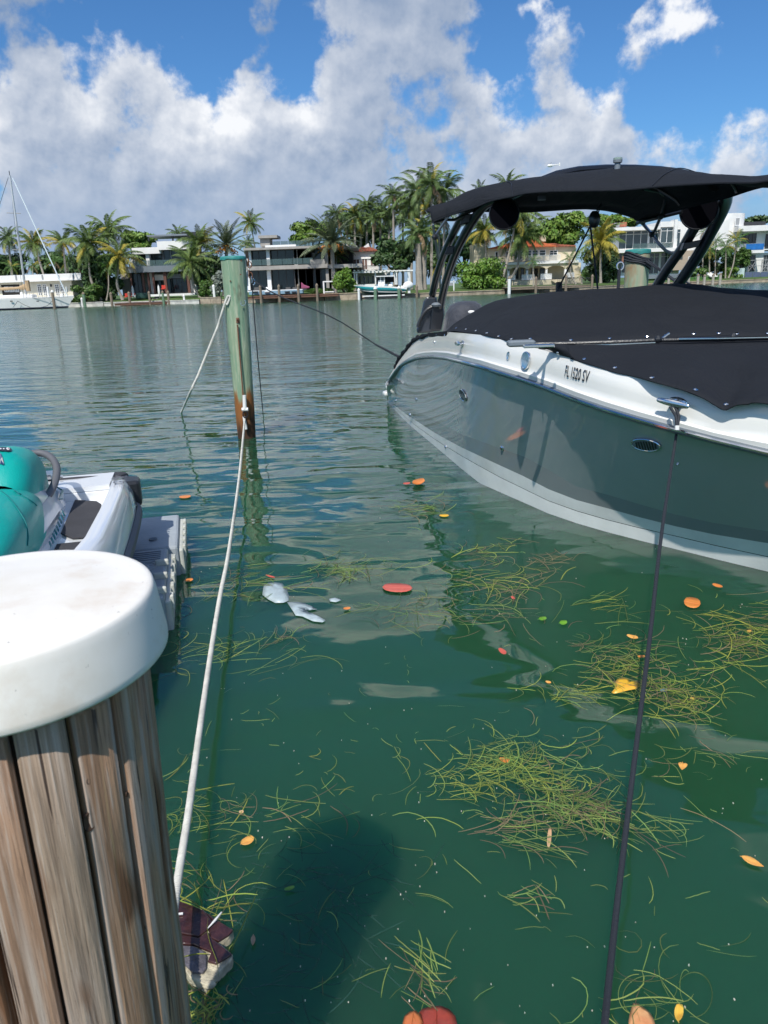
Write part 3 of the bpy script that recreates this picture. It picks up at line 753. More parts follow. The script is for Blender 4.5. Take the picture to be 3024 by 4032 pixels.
def houses():
    # --- low white house
    Y = 124; t = thing('low_white_house', (PY(*c1(300, 1300), Y).x, Y, .9), 'long low white house with french windows behind the sailboat', 'house')
    hb(t, 'wall', c1, (-300, 1160, 740, 1335), Y, 9, M_creamy)
    o = hb(t, 'roof', c1, (-320, 1095, 830, 1150), Y - 1.2, 11, M_white)
    hb(t, 'fascia', c1, (-325, 1150, 835, 1166), Y - 1.3, .3, M_white)
    for a in (155, 425, 590, 740): hb(t, 'roof_shadow_strip', c1, (a, 1096, a + 14, 1150), Y - 1.28, .06, M_grey)  # grey strips standing in for the shadows that fall across the roof
    for a, b in ((385, 428), (440, 480), (565, 608), (620, 655)): win(t, c1, (a, 1190, b, 1305), Y, 2, 5, name='french_window')
    hb(t, 'garage_shade_panel', c1, (20, 1195, 205, 1320), Y - .05, .1, M_far_dark)  # near-black slab on the wall, shade of the open garage put in as colour
    for i in range(3): win(t, c1, (45 + 52 * i, 1215, 90 + 52 * i, 1270), Y - .06, 2, 3)
    hb(t, 'wall_lantern', c1, (511, 1190, 523, 1215), Y - .2, .2, M_dark)
    hb(t, 'terrace_wall', c1, (-300, 1335, 760, 1365), Y - 4, 4, M_white)
    # --- left modern house
    Y = 122; t = thing('modern_house', (PY(*c1(1500, 1290), Y).x, Y, .9), 'white and grey modern house with brown posts, partly hidden by palms', 'house')
    hb(t, 'back_wall', c1, (1240, 1060, 2085, 1300), Y + 3, 8, M_stone)
    hb(t, 'floor_slab', c1, (1215, 1000, 2140, 1062), Y - 1, 11, M_greyblue)
    hb(t, 'upper_wall', c1, (1350, 870, 2100, 1000), Y + 1.5, 6, M_grey)
    hb(t, 'roof_slab', c1, (1345, 815, 1640, 880), Y, 8, M_white)
    hb(t, 'white_pillar', c1, (1490, 880, 1526, 1000), Y + .5, .8, M_white)
    hb(t, 'white_box', c2, (48, 748, 372, 835), Y - .6, 8, M_white)
    hb(t, 'side_fin', c1, (1335, 880, 1352, 1000), Y, .8, M_white)
    win(t, c1, (1390, 885, 1490, 985), Y + 1.45, 2, 1, M_dark)
    win(t, c1, (1530, 870, 1655, 990), Y + 1.45, 3, 1, M_dark)
    win(t, c2, (120, 840, 185, 988), Y + .6, 1, 1, M_dark); win(t, c2, (196, 840, 330, 988), Y + .6, 2, 1, M_dark)
    hb(t, 'mullion_post', c2, (184, 838, 196, 990), Y + .5, .3, M_grey)
    glassrail(t, c1, (1340, 940, 2080, 998), Y - .9, 9)
    hb(t, 'canopy_roof', c2, (-60, 682, 352, 697), Y + 2, 7, M_greyblue)
    hb(t, 'roof_pavilion', c2, (300, 655, 500, 742), Y + 3, 5, M_dark)
    for a in (-45, 200, 330): hb(t, 'canopy_post', c2, (a, 697, a + 12, 750), Y + 3, .25, M_dark)
    for a in (1330, 1455, 1510, 1560): hb(t, 'post', c1, (a, 1062, a + 18, 1295), Y - .4, .35, M_brownp)
    hb(t, 'post', c2, (118, 1058, 146, 1282), Y - .5, .4, M_brownp); hb(t, 'post', c2, (355, 1058, 380, 1290), Y - .5, .4, M_brownp)
    hb(t, 'white_column', c1, (1520, 1078, 1570, 1285), Y + 1, .6, M_white)
    hb(t, 'white_beam', c2, (10, 1093, 120, 1150), Y + 1.2, .5, M_white)
    hb(t, 'end_wall', c2, (382, 1100, 440, 1275), Y + .5, 1, M_white)
    hb(t, 'lintel', c2, (146, 1085, 355, 1128), Y + 1.4, .5, M_greyblue)
    win(t, c2, (148, 1130, 355, 1280), Y + 1.5, 4, 1, M_dark); win(t, c2, (20, 1152, 116, 1280), Y + 2, 2, 1, M_dark)
    win(t, c1, (1330, 1075, 1450, 1290), Y + 2.9, 3, 1, M_dark)
    hb(t, 'terrace_step', c1, (1345, 1290, 1990, 1312), Y - 3, 3, M_white)
    # --- glass house
    Y = 108; t = thing('glass_house', (PY(*c2(1300, 1250), Y).x, Y, .9), 'two-storey glass house with white columns and a roof terrace', 'house')
    hb(t, 'roof_slab', c2, (925, 808, 1700, 832), Y - 2, 12, M_stone)
    hb(t, 'roof_slab', c2, (1705, 802, 2090, 826), Y - 2, 12, M_stone)
    hb(t, 'floor_slab', c2, (955, 996, 1790, 1036), Y - 2.2, 12, M_stone); hb(t, 'floor_slab', c2, (1795, 984, 2140, 1024), Y - 2.2, 12, M_stone)
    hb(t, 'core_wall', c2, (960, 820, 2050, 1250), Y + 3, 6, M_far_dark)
    for a, b, yo in ((1010, 1165, 0), (1198, 1445, -4), (1478, 1635, -8), (1660, 1770, -10)): win(t, c2, (a, 843 + yo, b, 992 + yo), Y, 3 if b - a > 200 else 2, 1, M_dark)
    win(t, c3, (50, 834, 205, 982), Y, 2, 1, M_dark)
    for a, b, yo in ((1000, 1175, 0), (1212, 1452, -5), (1488, 1655, -9), (1665, 1790, -10)): win(t, c2, (a, 1042 + yo, b, 1250 + yo), Y, 3 if b - a > 200 else 2, 1, M_dark)
    win(t, c3, (68, 1032, 295, 1238), Y, 3, 1, M_dark)
    for a, b in ((1163, 1197), (1445, 1477)):
        hb(t, 'column', c2, (a, 832, b, 997), Y - 1.2, .6, M_white2); hb(t, 'column', c2, (a + 10, 1036, b + 14, 1248), Y - 1.2, .6, M_white2)
    hb(t, 'column', c3, (18, 828, 50, 990), Y - 1.2, .6, M_white2); hb(t, 'column', c3, (30, 1030, 66, 1240), Y - 1.2, .6, M_white2)
    hb(t, 'column', c2, (985, 845, 1008, 997), Y - 1, .5, M_white2); hb(t, 'column', c2, (968, 1045, 992, 1250), Y - 1, .5, M_white2)
    glassrail(t, c2, (1010, 930, 1640, 990), Y - 2, 6)
    hb(t, 'planter_box', c3, (185, 935, 335, 983), Y - 2.1, 2, M_stone)
    hb(t, 'end_wall', c3, (208, 870, 268, 940), Y + .5, 2, M_white)
    hb(t, 'end_column', c3, (342, 865, 372, 1230), Y - 1.6, .8, M_stone)
    hb(t, 'parapet', c2, (1150, 788, 1465, 808), Y - 1, .3, M_white2)
    hb(t, 'stair_tower', c2, (1100, 718, 1198, 806), Y + 2, 3, M_stone); hb(t, 'tower_roof', c2, (1078, 690, 1272, 718), Y + 1.5, 4, M_stone)
    glassrail(t, c2, (1228, 745, 1700, 803), Y + .5, 6)
    hb(t, 'terrace', c2, (960, 1248, 1560, 1262), Y - 3, 3, M_white)
    hb(t, 'pool_wall', c2, (985, 1256, 1545, 1290), Y - 3.4, .3, mat('pool_tile', (.22, .36, .46), .3, var=.2))
    umb = umbrella
    umb(c1, 1365, 1200, 1330, 119.5, 'closed white parasol left of the brown posts'); umb(c1, 1630, 1195, 1325, 119, 'closed white parasol on the lawn edge right of the red chairs')
    umb(c2, 1210, 690, 800, 112, 'closed white parasol on the roof terrace of the glass house')
    for i, a in enumerate((1050, 1375, 1445)):
        lounger(c2, a, 1290, 104, ['dark lounger right of the leaning green piling', 'dark lounger by the light blue pool wall', 'second dark lounger by the pool wall'][i], M_dark)
    lounger(c2, 1170, 1290, 104, 'white lounger cushion by the pool wall', M_white2)
    lounger(c1, 1590, 1362, 118.4, 'grey lounger beside the round dark cover', M_stone)
    lounger(c2, 20, 1362, 118.4, 'grey lounger on the brown dock near the green pile', M_stone)
    mr_ = mat('red_fabric', (.55, .05, .03), .7)
    for i, (c, a, b) in enumerate(((c1, 1290, 1345), (c1, 1355, 1340), (c2, 110, 1262))):
        p = PY(*c(a, b), 119); q = thing('garden_chair', (p.x, 119, p.z), ['red garden chair left of the closed parasol', 'red garden chair right behind the parasol pole', 'red chair in front of the white column'][i], 'chair', 'red garden chairs')
        MB().box(p.x - .3, 119, p.z + .3, p.x + .3, 119.5, p.z + .42).build('seat', mr_, q); MB().box(p.x - .3, 119.5, p.z + .3, p.x + .3, 119.6, p.z + .9).build('backrest', mr_, q)
        for s in (-.26, .2): MB().box(p.x + s, 119.05, p.z, p.x + s + .06, 119.1, p.z + .3).build('leg', M_dark, q)
    p = PY(*c1(1450, 1362), 118.5); q = MB(); q.lathe([(1.1, 0), (1.15, .2), (1.12, .65), (.9, .78), (.1, .82)], (p.x, 119.4, max(.95, p.z)), 18)
    tag(q.build('covered_spa', mat('dark_green_cover', (.02, .06, .05), .5, var=.2), smooth=True), 'round dark green covered tub on the bank behind the brown dock', 'hot tub')
    p = PY(*c3(130, 1235), 104); pk = mat('pink_cushion', (.30, .07, .15), .7)
    q = MB(); q.prism([(p.x - .5, 104, p.z), (p.x + .5, 104, p.z), (p.x + .7, 104, p.z + .2), (p.x - .1, 104, p.z + .5), (p.x - .45, 104, p.z + .85)], (0, .8, 0))
    tag(q.build('lounge_chair', pk, bevel=.1), 'pink moulded lounge chair by the hedge of the glass house', 'chair')
    q = thing('garden_cabana', (PY(*c3(375, 1280), 102.5).x, 102.5, .9), 'white square frame cabana left of the round bush', 'pergola')
    hb(q, 'post', c3, (316, 1160, 330, 1285), 102.5, .2, M_white2); hb(q, 'beam', c3, (316, 1156, 432, 1168), 102.45, .3, M_white2)
    hb(q, 'post', c3, (420, 1168, 432, 1285), 103.5, .2, M_white2); hb(q, 'daybed', c3, (330, 1262, 436, 1272), 102.6, 1.2, M_white2)
    # --- small white house with red tiles
    Y = 116; t = thing('tiled_house', (PY(*c3(740, 1180), Y).x, Y, .9), 'small white house with faded red tile roof and brown shutters', 'house')
    hb(t, 'wall', c3, (588, 853, 884, 1050), Y, 7, M_white); hb(t, 'cornice', c3, (584, 925, 890, 932), Y - .15, .2, M_white2)
    hb(t, 'lower_wall', c3, (640, 1050, 1000, 1195), Y + 1, 6, M_white)
    x0, z0, x1, z1 = rc(c3, (628, 803, 890, 856), Y)
    m = MB(); xm0, xm1 = x0 + (x1 - x0) * .35, x0 + (x1 - x0) * .6
    def hip(t, x0, x1, z0, z1, xa, xb, ya, yb, mt, rows=7, cols=16):
        ym = (ya + yb) / 2
        for k in range(rows):
            f, g = k / rows, (k + 1) / rows
            l = lambda a, b, q: a + (b - a) * q
            xa0, xb0, xa1, xb1 = l(x0, xa, f), l(x1, xb, f), l(x0, xa, g), l(x1, xb, g)
            z, zz = l(z0, z1, f), l(z0, z1, g); y, yy = l(ya, ym, f), l(ya, ym, g)
            mb = MB(); lift = .07
            n = cols
            for i in range(n):
                p0, p1 = l(xa0, xb0, i / n), l(xa0, xb0, (i + .72) / n); q0, q1 = l(xa1, xb1, i / n), l(xa1, xb1, (i + .72) / n)
                mb.add([(p0, y, z + .02), ((p0 + p1) / 2, y, z + .16), (p1, y, z + .02), (q0, yy, zz), ((q0 + q1) / 2, yy, zz + .12), (q1, yy, zz)], [(0, 1, 4, 3), (1, 2, 5, 4)])
            mb.build('tile_row', mt, t)
        MB().add([(x0, ya, z0), (x1, ya, z0), (x1, yb, z0), (x0, yb, z0), (xa, ym, z1), (xb, ym, z1)], [(0, 1, 5, 4), (1, 2, 5), (2, 3, 4, 5), (3, 0, 4), (3, 2, 1, 0)]).build('roof', mt, t)
    hip(t, x0, x1, z0, z1, xm0, xm1, Y - .6, Y + 7.5, M_tile2)
    MB().prism([(x1 - 3, Y + 3, z1 - .4), (x1 - 1.3, Y + 3, z1 - .4), (x1 - 1.6, Y + 3, z1 + .6)], (0, .4, 0)).build('chimney', M_white, t)
    for a, b in ((625, 690), (797, 860)): win(t, c3, (a, 932, b, 1003), Y, 2, 1, M_white2, M_shutter)
    win(t, c3, (710, 922, 772, 1045), Y, 2, 1, M_white2, M_shutter, name='balcony_door')
    rail(t, c3, (620, 1000, 905, 1048), Y - 2.5, 26, M_dark); hb(t, 'balcony_floor', c3, (600, 1046, 940, 1056), Y - 2.6, 3.5, M_white)
    rail(t, c3, (905, 990, 960, 1020), Y - 1, 6, M_white2)
    for a, b in ((678, 706), (722, 752), (766, 790), (812, 840), (856, 900)): win(t, c3, (a, 1100, b, 1188), Y + 1, 1, 1)
    hb(t, 'louvre_window', c3, (950, 1115, 1040, 1170), Y + .9, .1, M_dark)
    t = thing('pergola', (PY(*c3(930, 1190), 108).x, 108, .9), 'white pergola over the patio behind the teal boat', 'pergola')
    hb(t, 'beam', c3, (618, 1052, 1236, 1066), 107, .25, M_white2); hb(t, 'beam', c3, (630, 1060, 1215, 1072), 111, .25, M_white2)
    for i in range(15): hb(t, 'rafter', c3, (628 + 41 * i, 1044, 640 + 41 * i, 1054), 106.4, 5.4, M_white2)
    for a in (632, 655, 845, 1045, 1062, 1180, 1196): hb(t, 'post', c3, (a, 1064, a + 12, 1195), 107.1, .25, M_white2)
    hb(t, 'low_wall', c3, (640, 1190, 860, 1215), 107.4, .4, M_white)
    # --- cream house
    Y = 122; t = thing('cream_house', (PY(*c4(900, 1180), Y).x, Y, .9), 'cream house with orange tile roof, balcony and arched loggia', 'house')
    hb(t, 'upper_wall', c4, (520, 880, 1095, 1020), Y + 1.5, 8, M_cream); hb(t, 'wing_wall', c4, (1093, 880, 1345, 1020), Y + 2.2, 8, M_cream)
    hb(t, 'side_wall', c4, (395, 850, 520, 1060), Y + 3, 6, M_cream)
    x0, z0, x1, z1 = rc(c4, (425, 812, 1100, 892), Y + .8)
    xr = rc(c4, (430, 812, 1168, 886), Y + .8)[2]
    hip(t, x0 + 2, xr, z0, z1, x0 + 8, xr - 3.5, Y + .6, Y + 9, M_tile, 7, 44)
    x0, z0, x1, z1 = rc(c4, (1155, 842, 1345, 880), Y + 2)
    hip(t, x0, x1, z0, z1, x0 + 1, x1 - 4, Y + 1.6, Y + 9, M_tile2, 5, 14)
    hb(t, 'chimney', c4, (1022, 774, 1065, 830), Y + 4, 1.5, M_cream)
    for a, b, n in ((590, 620, 1), (690, 722, 1), (775, 802, 1), (815, 845, 1)): win(t, c4, (a, 925, b, 1000), Y + 1.5, n, 1)
    win(t, c4, (865, 912, 932, 968), Y + 1.5, 1, 2); win(t, c4, (936, 910, 994, 966), Y + 1.5, 1, 2); win(t, c4, (1002, 908, 1064, 964), Y + 1.5, 1, 2)
    win(t, c4, (1098, 912, 1175, 960), Y + 2.2, 2, 2)
    rail(t, c4, (545, 965, 900, 1030), Y - 1.8, 44, M_dark); rail(t, c4, (905, 958, 1200, 1018), Y - 1.8, 38, M_white2)
    hb(t, 'balcony_floor', c4, (560, 1018, 1370, 1042), Y - 2, 4.5, M_white)
    # arches
    ys = Y - 1.7
    cols_ = [(645, 0), (716, 1), (890, 1), (1070, 1), (1247, 1), (1385, 0)]
    zt = PY(*c4(980, 1040), ys).z
    for (a, _), (b, _) in zip(cols_[:-1], cols_[1:]):
        xa, xb = PY(*c4(a, 1100), ys).x, PY(*c4(b, 1100), ys).x; zs = PY(*c4(980, 1098), ys).z; h = zt - .35 - zs
        pts = [(xa, ys, zt), (xa, ys, zs)] + [((xa + xb) / 2 - (xb - xa) * .47 * math.cos(q), ys, zs + h * math.sin(q)) for q in [math.pi * i / 12 for i in range(13)]] + [(xb, ys, zs), (xb, ys, zt)]
        mb = MB(); n = len(pts)
        up_ = [(p[0], ys, zt) for p in pts]
        for i in range(1, n - 2):
            mb.add([pts[i], pts[i + 1], (pts[i + 1][0], ys, zt), (pts[i][0], ys, zt), (pts[i][0], ys + .5, pts[i][2]), (pts[i + 1][0], ys + .5, pts[i + 1][2])], [(0, 1, 2, 3), (1, 0, 4, 5)])
        mb.build('arch', M_cream, t)
    for a, k in cols_[1:-1]: hb(t, 'column', c4, (a - 9, 1090, a + 9, 1192), ys, .45, M_white2)
    hb(t, 'ground_wall', c4, (640, 1045, 1390, 1200), Y + 2.4, 6, M_cream)
    for a, b in ((765, 810), (830, 860), (930, 945), (958, 990), (1008, 1052)): win(t, c4, (a, 1082, b, 1180), Y + 2.35, 1, 1, M_dark)
    rail(t, c4, (735, 1145, 780, 1190), Y - 2.6, 6, M_white2, .09, 'balustrade'); rail(t, c4, (840, 1140, 958, 1190), Y - 2.6, 14, M_white2, .09, 'balustrade')
    rail(t, c4, (1015, 1132, 1120, 1185), Y - 2.6, 14, M_white2, .09, 'balustrade'); rail(t, c4, (1255, 1122, 1330, 1165), Y - 2.6, 9, M_white2, .09, 'balustrade')
    hb(t, 'terrace_wall', c4, (730, 1188, 1390, 1235), Y - 3, 5, M_cream)
    for i in range(4): hb(t, 'step', c4, (1120 + 14 * i, 1190 + 9 * i, 1180 + 14 * i, 1200 + 9 * i), Y - 3.4 - .3 * i, .4, M_cream)
    t = thing('dock_fence', (PY(*c4(1100, 1250), 115).x, 115, 1), 'black metal fence along the dock of the cream house', 'fence')
    rail(t, c4, (735, 1188, 1170, 1245), 114.6, 40, M_dark, .03); rail(t, c4, (1175, 1170, 1480, 1232), 117, 32, M_dark, .03)
    # --- right white modern house
    Y = 134; t = thing('white_villa', (PY(*c5(600, 1100), Y).x, Y, .9), 'big white modern villa with bands of windows and a curved tower', 'house')
    hb(t, 'upper_wall', c5, (262, 690, 850, 880), Y + 1, 10, M_white)
    hb(t, 'lower_wall', c5, (285, 890, 860, 1105), Y + 1.5, 10, M_white)
    hb(t, 'roof_slab', c5, (222, 672, 690, 702), Y - 1.2, 12, M_white); hb(t, 'roof_slab', c5, (690, 622, 862, 672), Y - .5, 10, M_white)
    hb(t, 'fin', c5, (812, 605, 838, 860), Y - 1, 2, M_white)
    hb(t, 'roof_box', c5, (200, 640, 268, 674), Y + 4, 3, M_shutter); hb(t, 'roof_unit', c5, (272, 636, 320, 672), Y + 4, 2, M_grey); hb(t, 'roof_box', c5, (322, 630, 384, 670), Y + 4, 3, M_tile2)
    win(t, c5, (310, 706, 575, 872), Y + 1, 4, 2, gm=M_glass2, hs=[.80, 1]); win(t, c5, (585, 700, 675, 830), Y + 1, 2, 2, gm=M_glass2, hs=[.8, 1])
    win(t, c5, (688, 680, 804, 818), Y - .2, 2, 2, gm=M_glass2, hs=[.8, 1]); win(t, c5, (835, 690, 868, 855), Y + 1, 1, 2, gm=M_glass2, hs=[.8, 1])
    hb(t, 'balcony_floor', c5, (285, 866, 900, 898), Y - 1.6, 4, M_white); glassrail(t, c5, (440, 818, 800, 866), Y - 1.5, 5)
    win(t, c5, (583, 905, 675, 1098), Y + 1.5, 2, 2, gm=M_glass2, hs=[.8, 1]); win(t, c5, (686, 900, 812, 1090), Y + 1.5, 2, 2, gm=M_glass2, hs=[.8, 1]); win(t, c5, (300, 905, 380, 1090), Y + 1.5, 2, 1, gm=M_glass2)
    hb(t, 'tan_wing', c5, (805, 885, 1028, 1060), Y - .5, 6, mat('tan_render', (.42, .34, .26), .8, var=.1)); win(t, c5, (935, 940, 985, 1040), Y - .5, 1, 1, M_white2)
    hb(t, 'patio_wall', c5, (545, 1100, 960, 1135), Y - 3, .5, M_greyblue)
    hb(t, 'side_block', c5, (838, 618, 1300, 885), Y + 3, 10, M_white)
    a = PY(*c5(1355, 660), Y + 4); b = PY(*c5(1355, 545), Y + 4)
    MB().lathe([(3.6, a.z - 4), (3.6, b.z)], (a.x - .4, Y + 8, 0), 28).build('curved_tower', M_white, t, smooth=True)
    win(t, c5, (1362, 590, 1405, 660), Y + 4.1, 1, 1, gm=M_grey)
    hb(t, 'dark_screen', c5, (1418, 625, 1640, 656), Y + 6, 4, M_dark)
    t = thing('unfinished_villa', (PY(*c5(1600, 1080), 137).x, 137, .9), 'white villa under building work with blue tarp on its balcony', 'house'); Y = 137
    hb(t, 'upper_wall', c5, (1390, 655, 1900, 880), Y + 1.5, 9, M_white); hb(t, 'roof_slab', c5, (1395, 655, 1900, 705), Y - .5, 8, M_white)
    hb(t, 'lower_wall', c5, (1470, 905, 1900, 1085), Y + 2.5, 8, M_white)
    win(t, c5, (1418, 732, 1552, 822), Y + 1.5, 4, 1, M_dark); win(t, c5, (1632, 735, 1750, 865), Y + 1.5, 4, 1, M_dark)
    hb(t, 'balcony_floor', c5, (1460, 878, 1625, 908), Y - .9, 4, M_white); hb(t, 'blue_tarp', c5, (1462, 824, 1622, 878), Y - .95, .08, M_bluet)
    for a_, b_ in ((1482, 1540), (1612, 1658), (1664, 1740)): win(t, c5, (a_, 925, b_, 1075), Y + 2.5, 2, 1, M_grey)
    t2 = thing('scaffold', (PY(*c5(1560, 1080), 135.5).x, 135.5, .9), 'light metal scaffold in front of the unfinished villa', 'scaffold')
    for a_ in (1482, 1545, 1600, 1656, 1720): hb(t2, 'upright', c5, (a_, 965, a_ + 5, 1080), 135.5, .08, M_grey)
    for b_ in (968, 1020): hb(t2, 'ledger', c5, (1480, b_, 1725, b_ + 5), 135.4, .08, M_grey)
    for a_ in (1485, 1603):
        p, q = PY(*c5(a_, 1070), 135.4), PY(*c5(a_ + 60, 985), 135.4); MB().tube([p, q], .05, 5).build('brace', M_grey, t2)
        p, q = PY(*c5(a_, 985), 135.3), PY(*c5(a_ + 60, 1070), 135.3); MB().tube([p, q], .05, 5).build('brace', M_grey, t2)
    t3 = thing('site_fence', (PY(*c5(1600, 1135), 133.5).x, 133.5, .9), 'dark blue site fence on the tall seawall at the far right', 'fence')
    for i in range(6): hb(t3, 'panel', c5, (1450 + 70 * i, 1080 - i, 1516 + 70 * i, 1140 - i), 133.5, .06, mat('blue_hoarding', (.09, .12, .20), .6, var=.2))
    t3 = thing('garden_wall', (PY(*c5(1415, 1100), 133).x, 133, .9), 'pale glass screen at the right end of the lawn', 'wall')
    hb(t3, 'panel', c5, (1375, 1045, 1445, 1135), 133.2, .1, mat('pale_green_screen', (.5, .62, .60), .2))
    t4 = thing('garden_steps', (PY(*c5(1150, 1110), 131).x, 131, .9), 'white stone steps cut into the right lawn', 'steps')
    for i in range(4): hb(t4, 'step', c5, (1098 + 14 * i, 1082 + 10 * i, 1150 + 18 * i, 1093 + 10 * i), 132 - .4 * i, .5, M_white)
    t5 = thing('lawn_fence', (PY(*c5(900, 1190), 129).x, 129.5, .9), 'low glass fence on the edge of the right lawn', 'fence')
    hb(t5, 'turf_bank', c5, (540, 1132, 1235, 1194), 131.5, .5, mat('artificial_turf', (.05, .15, .03), .9, var=.2))
    for i in range(9): hb(t5, 'post', c5, (560 + 72 * i, 1128, 564 + 72 * i, 1194), 131.2, .06, M_dark)
houses()

def docks():
    dock(c1, 1165, 2090 * 0 + 1762, 1378, 113.6, 5, 'brown wooden dock in front of the left modern house', 24)
    dock(c2, 970, 1900, 1302, 97.5, 11, 'long brown wooden dock in front of the glass house', 36)
    dock(c4, 712, 1210, 1254, 101.5, 9, 'grey dock left part below the arches of the cream house', 18, M_wood)
    dock(c4, 1215, 1480, 1240, 105.5, 8, 'grey dock right part below the arches of the cream house', 10, M_wood)
    dock(c5, 640, 1225, 1190, 118.5, 10, 'pale narrow dock below the right lawn', 20, M_wood)
    pf = piling_far
    W = M_white2; g = mat('green_piling_wood', (.16, .26, .17), .85, var=.3, vscale=3)
    pf(c1, 560, 1270, 1442, 26, 110, 'grey piling in front of the sailboat hull', cap=W)
    pf(c1, 872, 1290, 1435, 26, 115.5, 'green and brown piling at the end of the white seawall', g)
    pf(c1, 845, 1345, 1418, 20, 116, 'short white piling on the white seawall', W, W)
    pf(c1, 1147, 1290, 1412, 24, 114, 'dark piling at the left end of the first brown dock')
    pf(c1, 1330, 1285, 1405, 24, 114, 'dark piling in the middle of the first brown dock')
    pf(c1, 1535, 1280, 1400, 22, 113.8, 'dark piling near the grey lounger'); pf(c2, 118, 1275, 1400, 22, 113.6, 'green piling on the first brown dock', g)
    pf(c2, 172, 1275, 1395, 24, 113.4, 'dark piling at the right end of the first brown dock')
    pf(c2, 330, 1312, 1395, 18, 112, 'thin white post on the white seawall left of the green piling', W, W)
    pf(c2, 635, 1215, 1330, 24, 111, 'white post left of the tan seawall', W, W)
    for i, (c, a, y0, y1) in enumerate(((c2, 1112, 1220, 1368), (c2, 1300, 1216, 1364), (c2, 1496, 1212, 1360), (c3, 70, 1212, 1356), (c3, 260, 1206, 1350))):
        pf(c, a, y0, y1, 24, 97.2, ['first piling of the long dock, right of the green piling', 'second piling of the long dock', 'third piling of the long dock', 'fourth piling of the long dock', 'fifth piling of the long dock, nearest the round bush'][i])
    pf(c3, 852, 1238, 1335, 32, 96.4, 'boat lift piling with white sleeve near the teal bow', g, W); pf(c3, 1092, 1232, 1330, 30, 96.4, 'boat lift piling with white sleeve near the outboard motor', g, W)
    pf(c3, 866, 1270, 1338, 24, 96.9, 'rusty inner lift piling in the middle of the teal boat', M_brownp); pf(c3, 1110, 1262, 1332, 22, 96.9, 'rusty inner lift piling by the motor', M_brownp)
    pf(c3, 684, 1255, 1340, 24, 97.4, 'pale piling under the teal bow', W, W); pf(c3, 704, 1280, 1345, 20, 98, 'dark piling under the teal bow', M_dark)
    pf(c3, 1276, 1218, 1320, 22, 100, 'wooden piling right of the outboard motor')
    pf(c4, 722, 1178, 1330, 30, 101, 'thick pale piling at the corner of the cream house dock', W)
    for i, (a, y0, y1) in enumerate(((970, 1180, 1310), (1250, 1165, 1295), (1494, 1160, 1285))):
        pf(c4, a, y0, y1, 24, (101.3 if a < 1400 else 105.2), ['wooden piling in the middle of the cream house dock', 'wooden piling by the ladder of the cream house dock', 'rightmost wooden piling of the cream house dock'][i])
    for i, (a, y0, y1) in enumerate(((700, 1160, 1200), (760, 1130, 1190), (940, 1125, 1190), (1022, 1115, 1205), (1080, 1118, 1208), (1160, 1112, 1180), (1222, 1105, 1200))):
        pf(c5, a, y0, y1, 24, 118.2, ['first', 'second', 'third', 'fourth', 'fifth', 'sixth', 'seventh'][i] + ' pale post from the left on the dock below the right lawn', mat('pale_post', (.45, .41, .35), .85, var=.3, vscale=3))
    # ladders, signs
    t = thing('boat_ladder', (PY(*c4(1020, 1300), 104).x, 104, .3), 'white ladder on the cream house dock', 'ladder')
    hb(t, 'rail', c4, (988, 1265, 994, 1310), 104.3, .08, W); hb(t, 'rung', c4, (994, 1278, 1050, 1284), 104.3, .08, W)
    t = thing('dock_sign', (PY(*c3(1640, 1250), 104).x, 104, .9), 'white notice board on a white post left of the mangrove bush', 'sign')
    hb(t, 'post', c3, (1646, 1150, 1656, 1255), 104, .12, W); hb(t, 'arm', c3, (1605, 1162, 1670, 1170), 104, .12, W); hb(t, 'board', c3, (1603, 1175, 1642, 1205), 103.9, .05, M_grey)
docks()

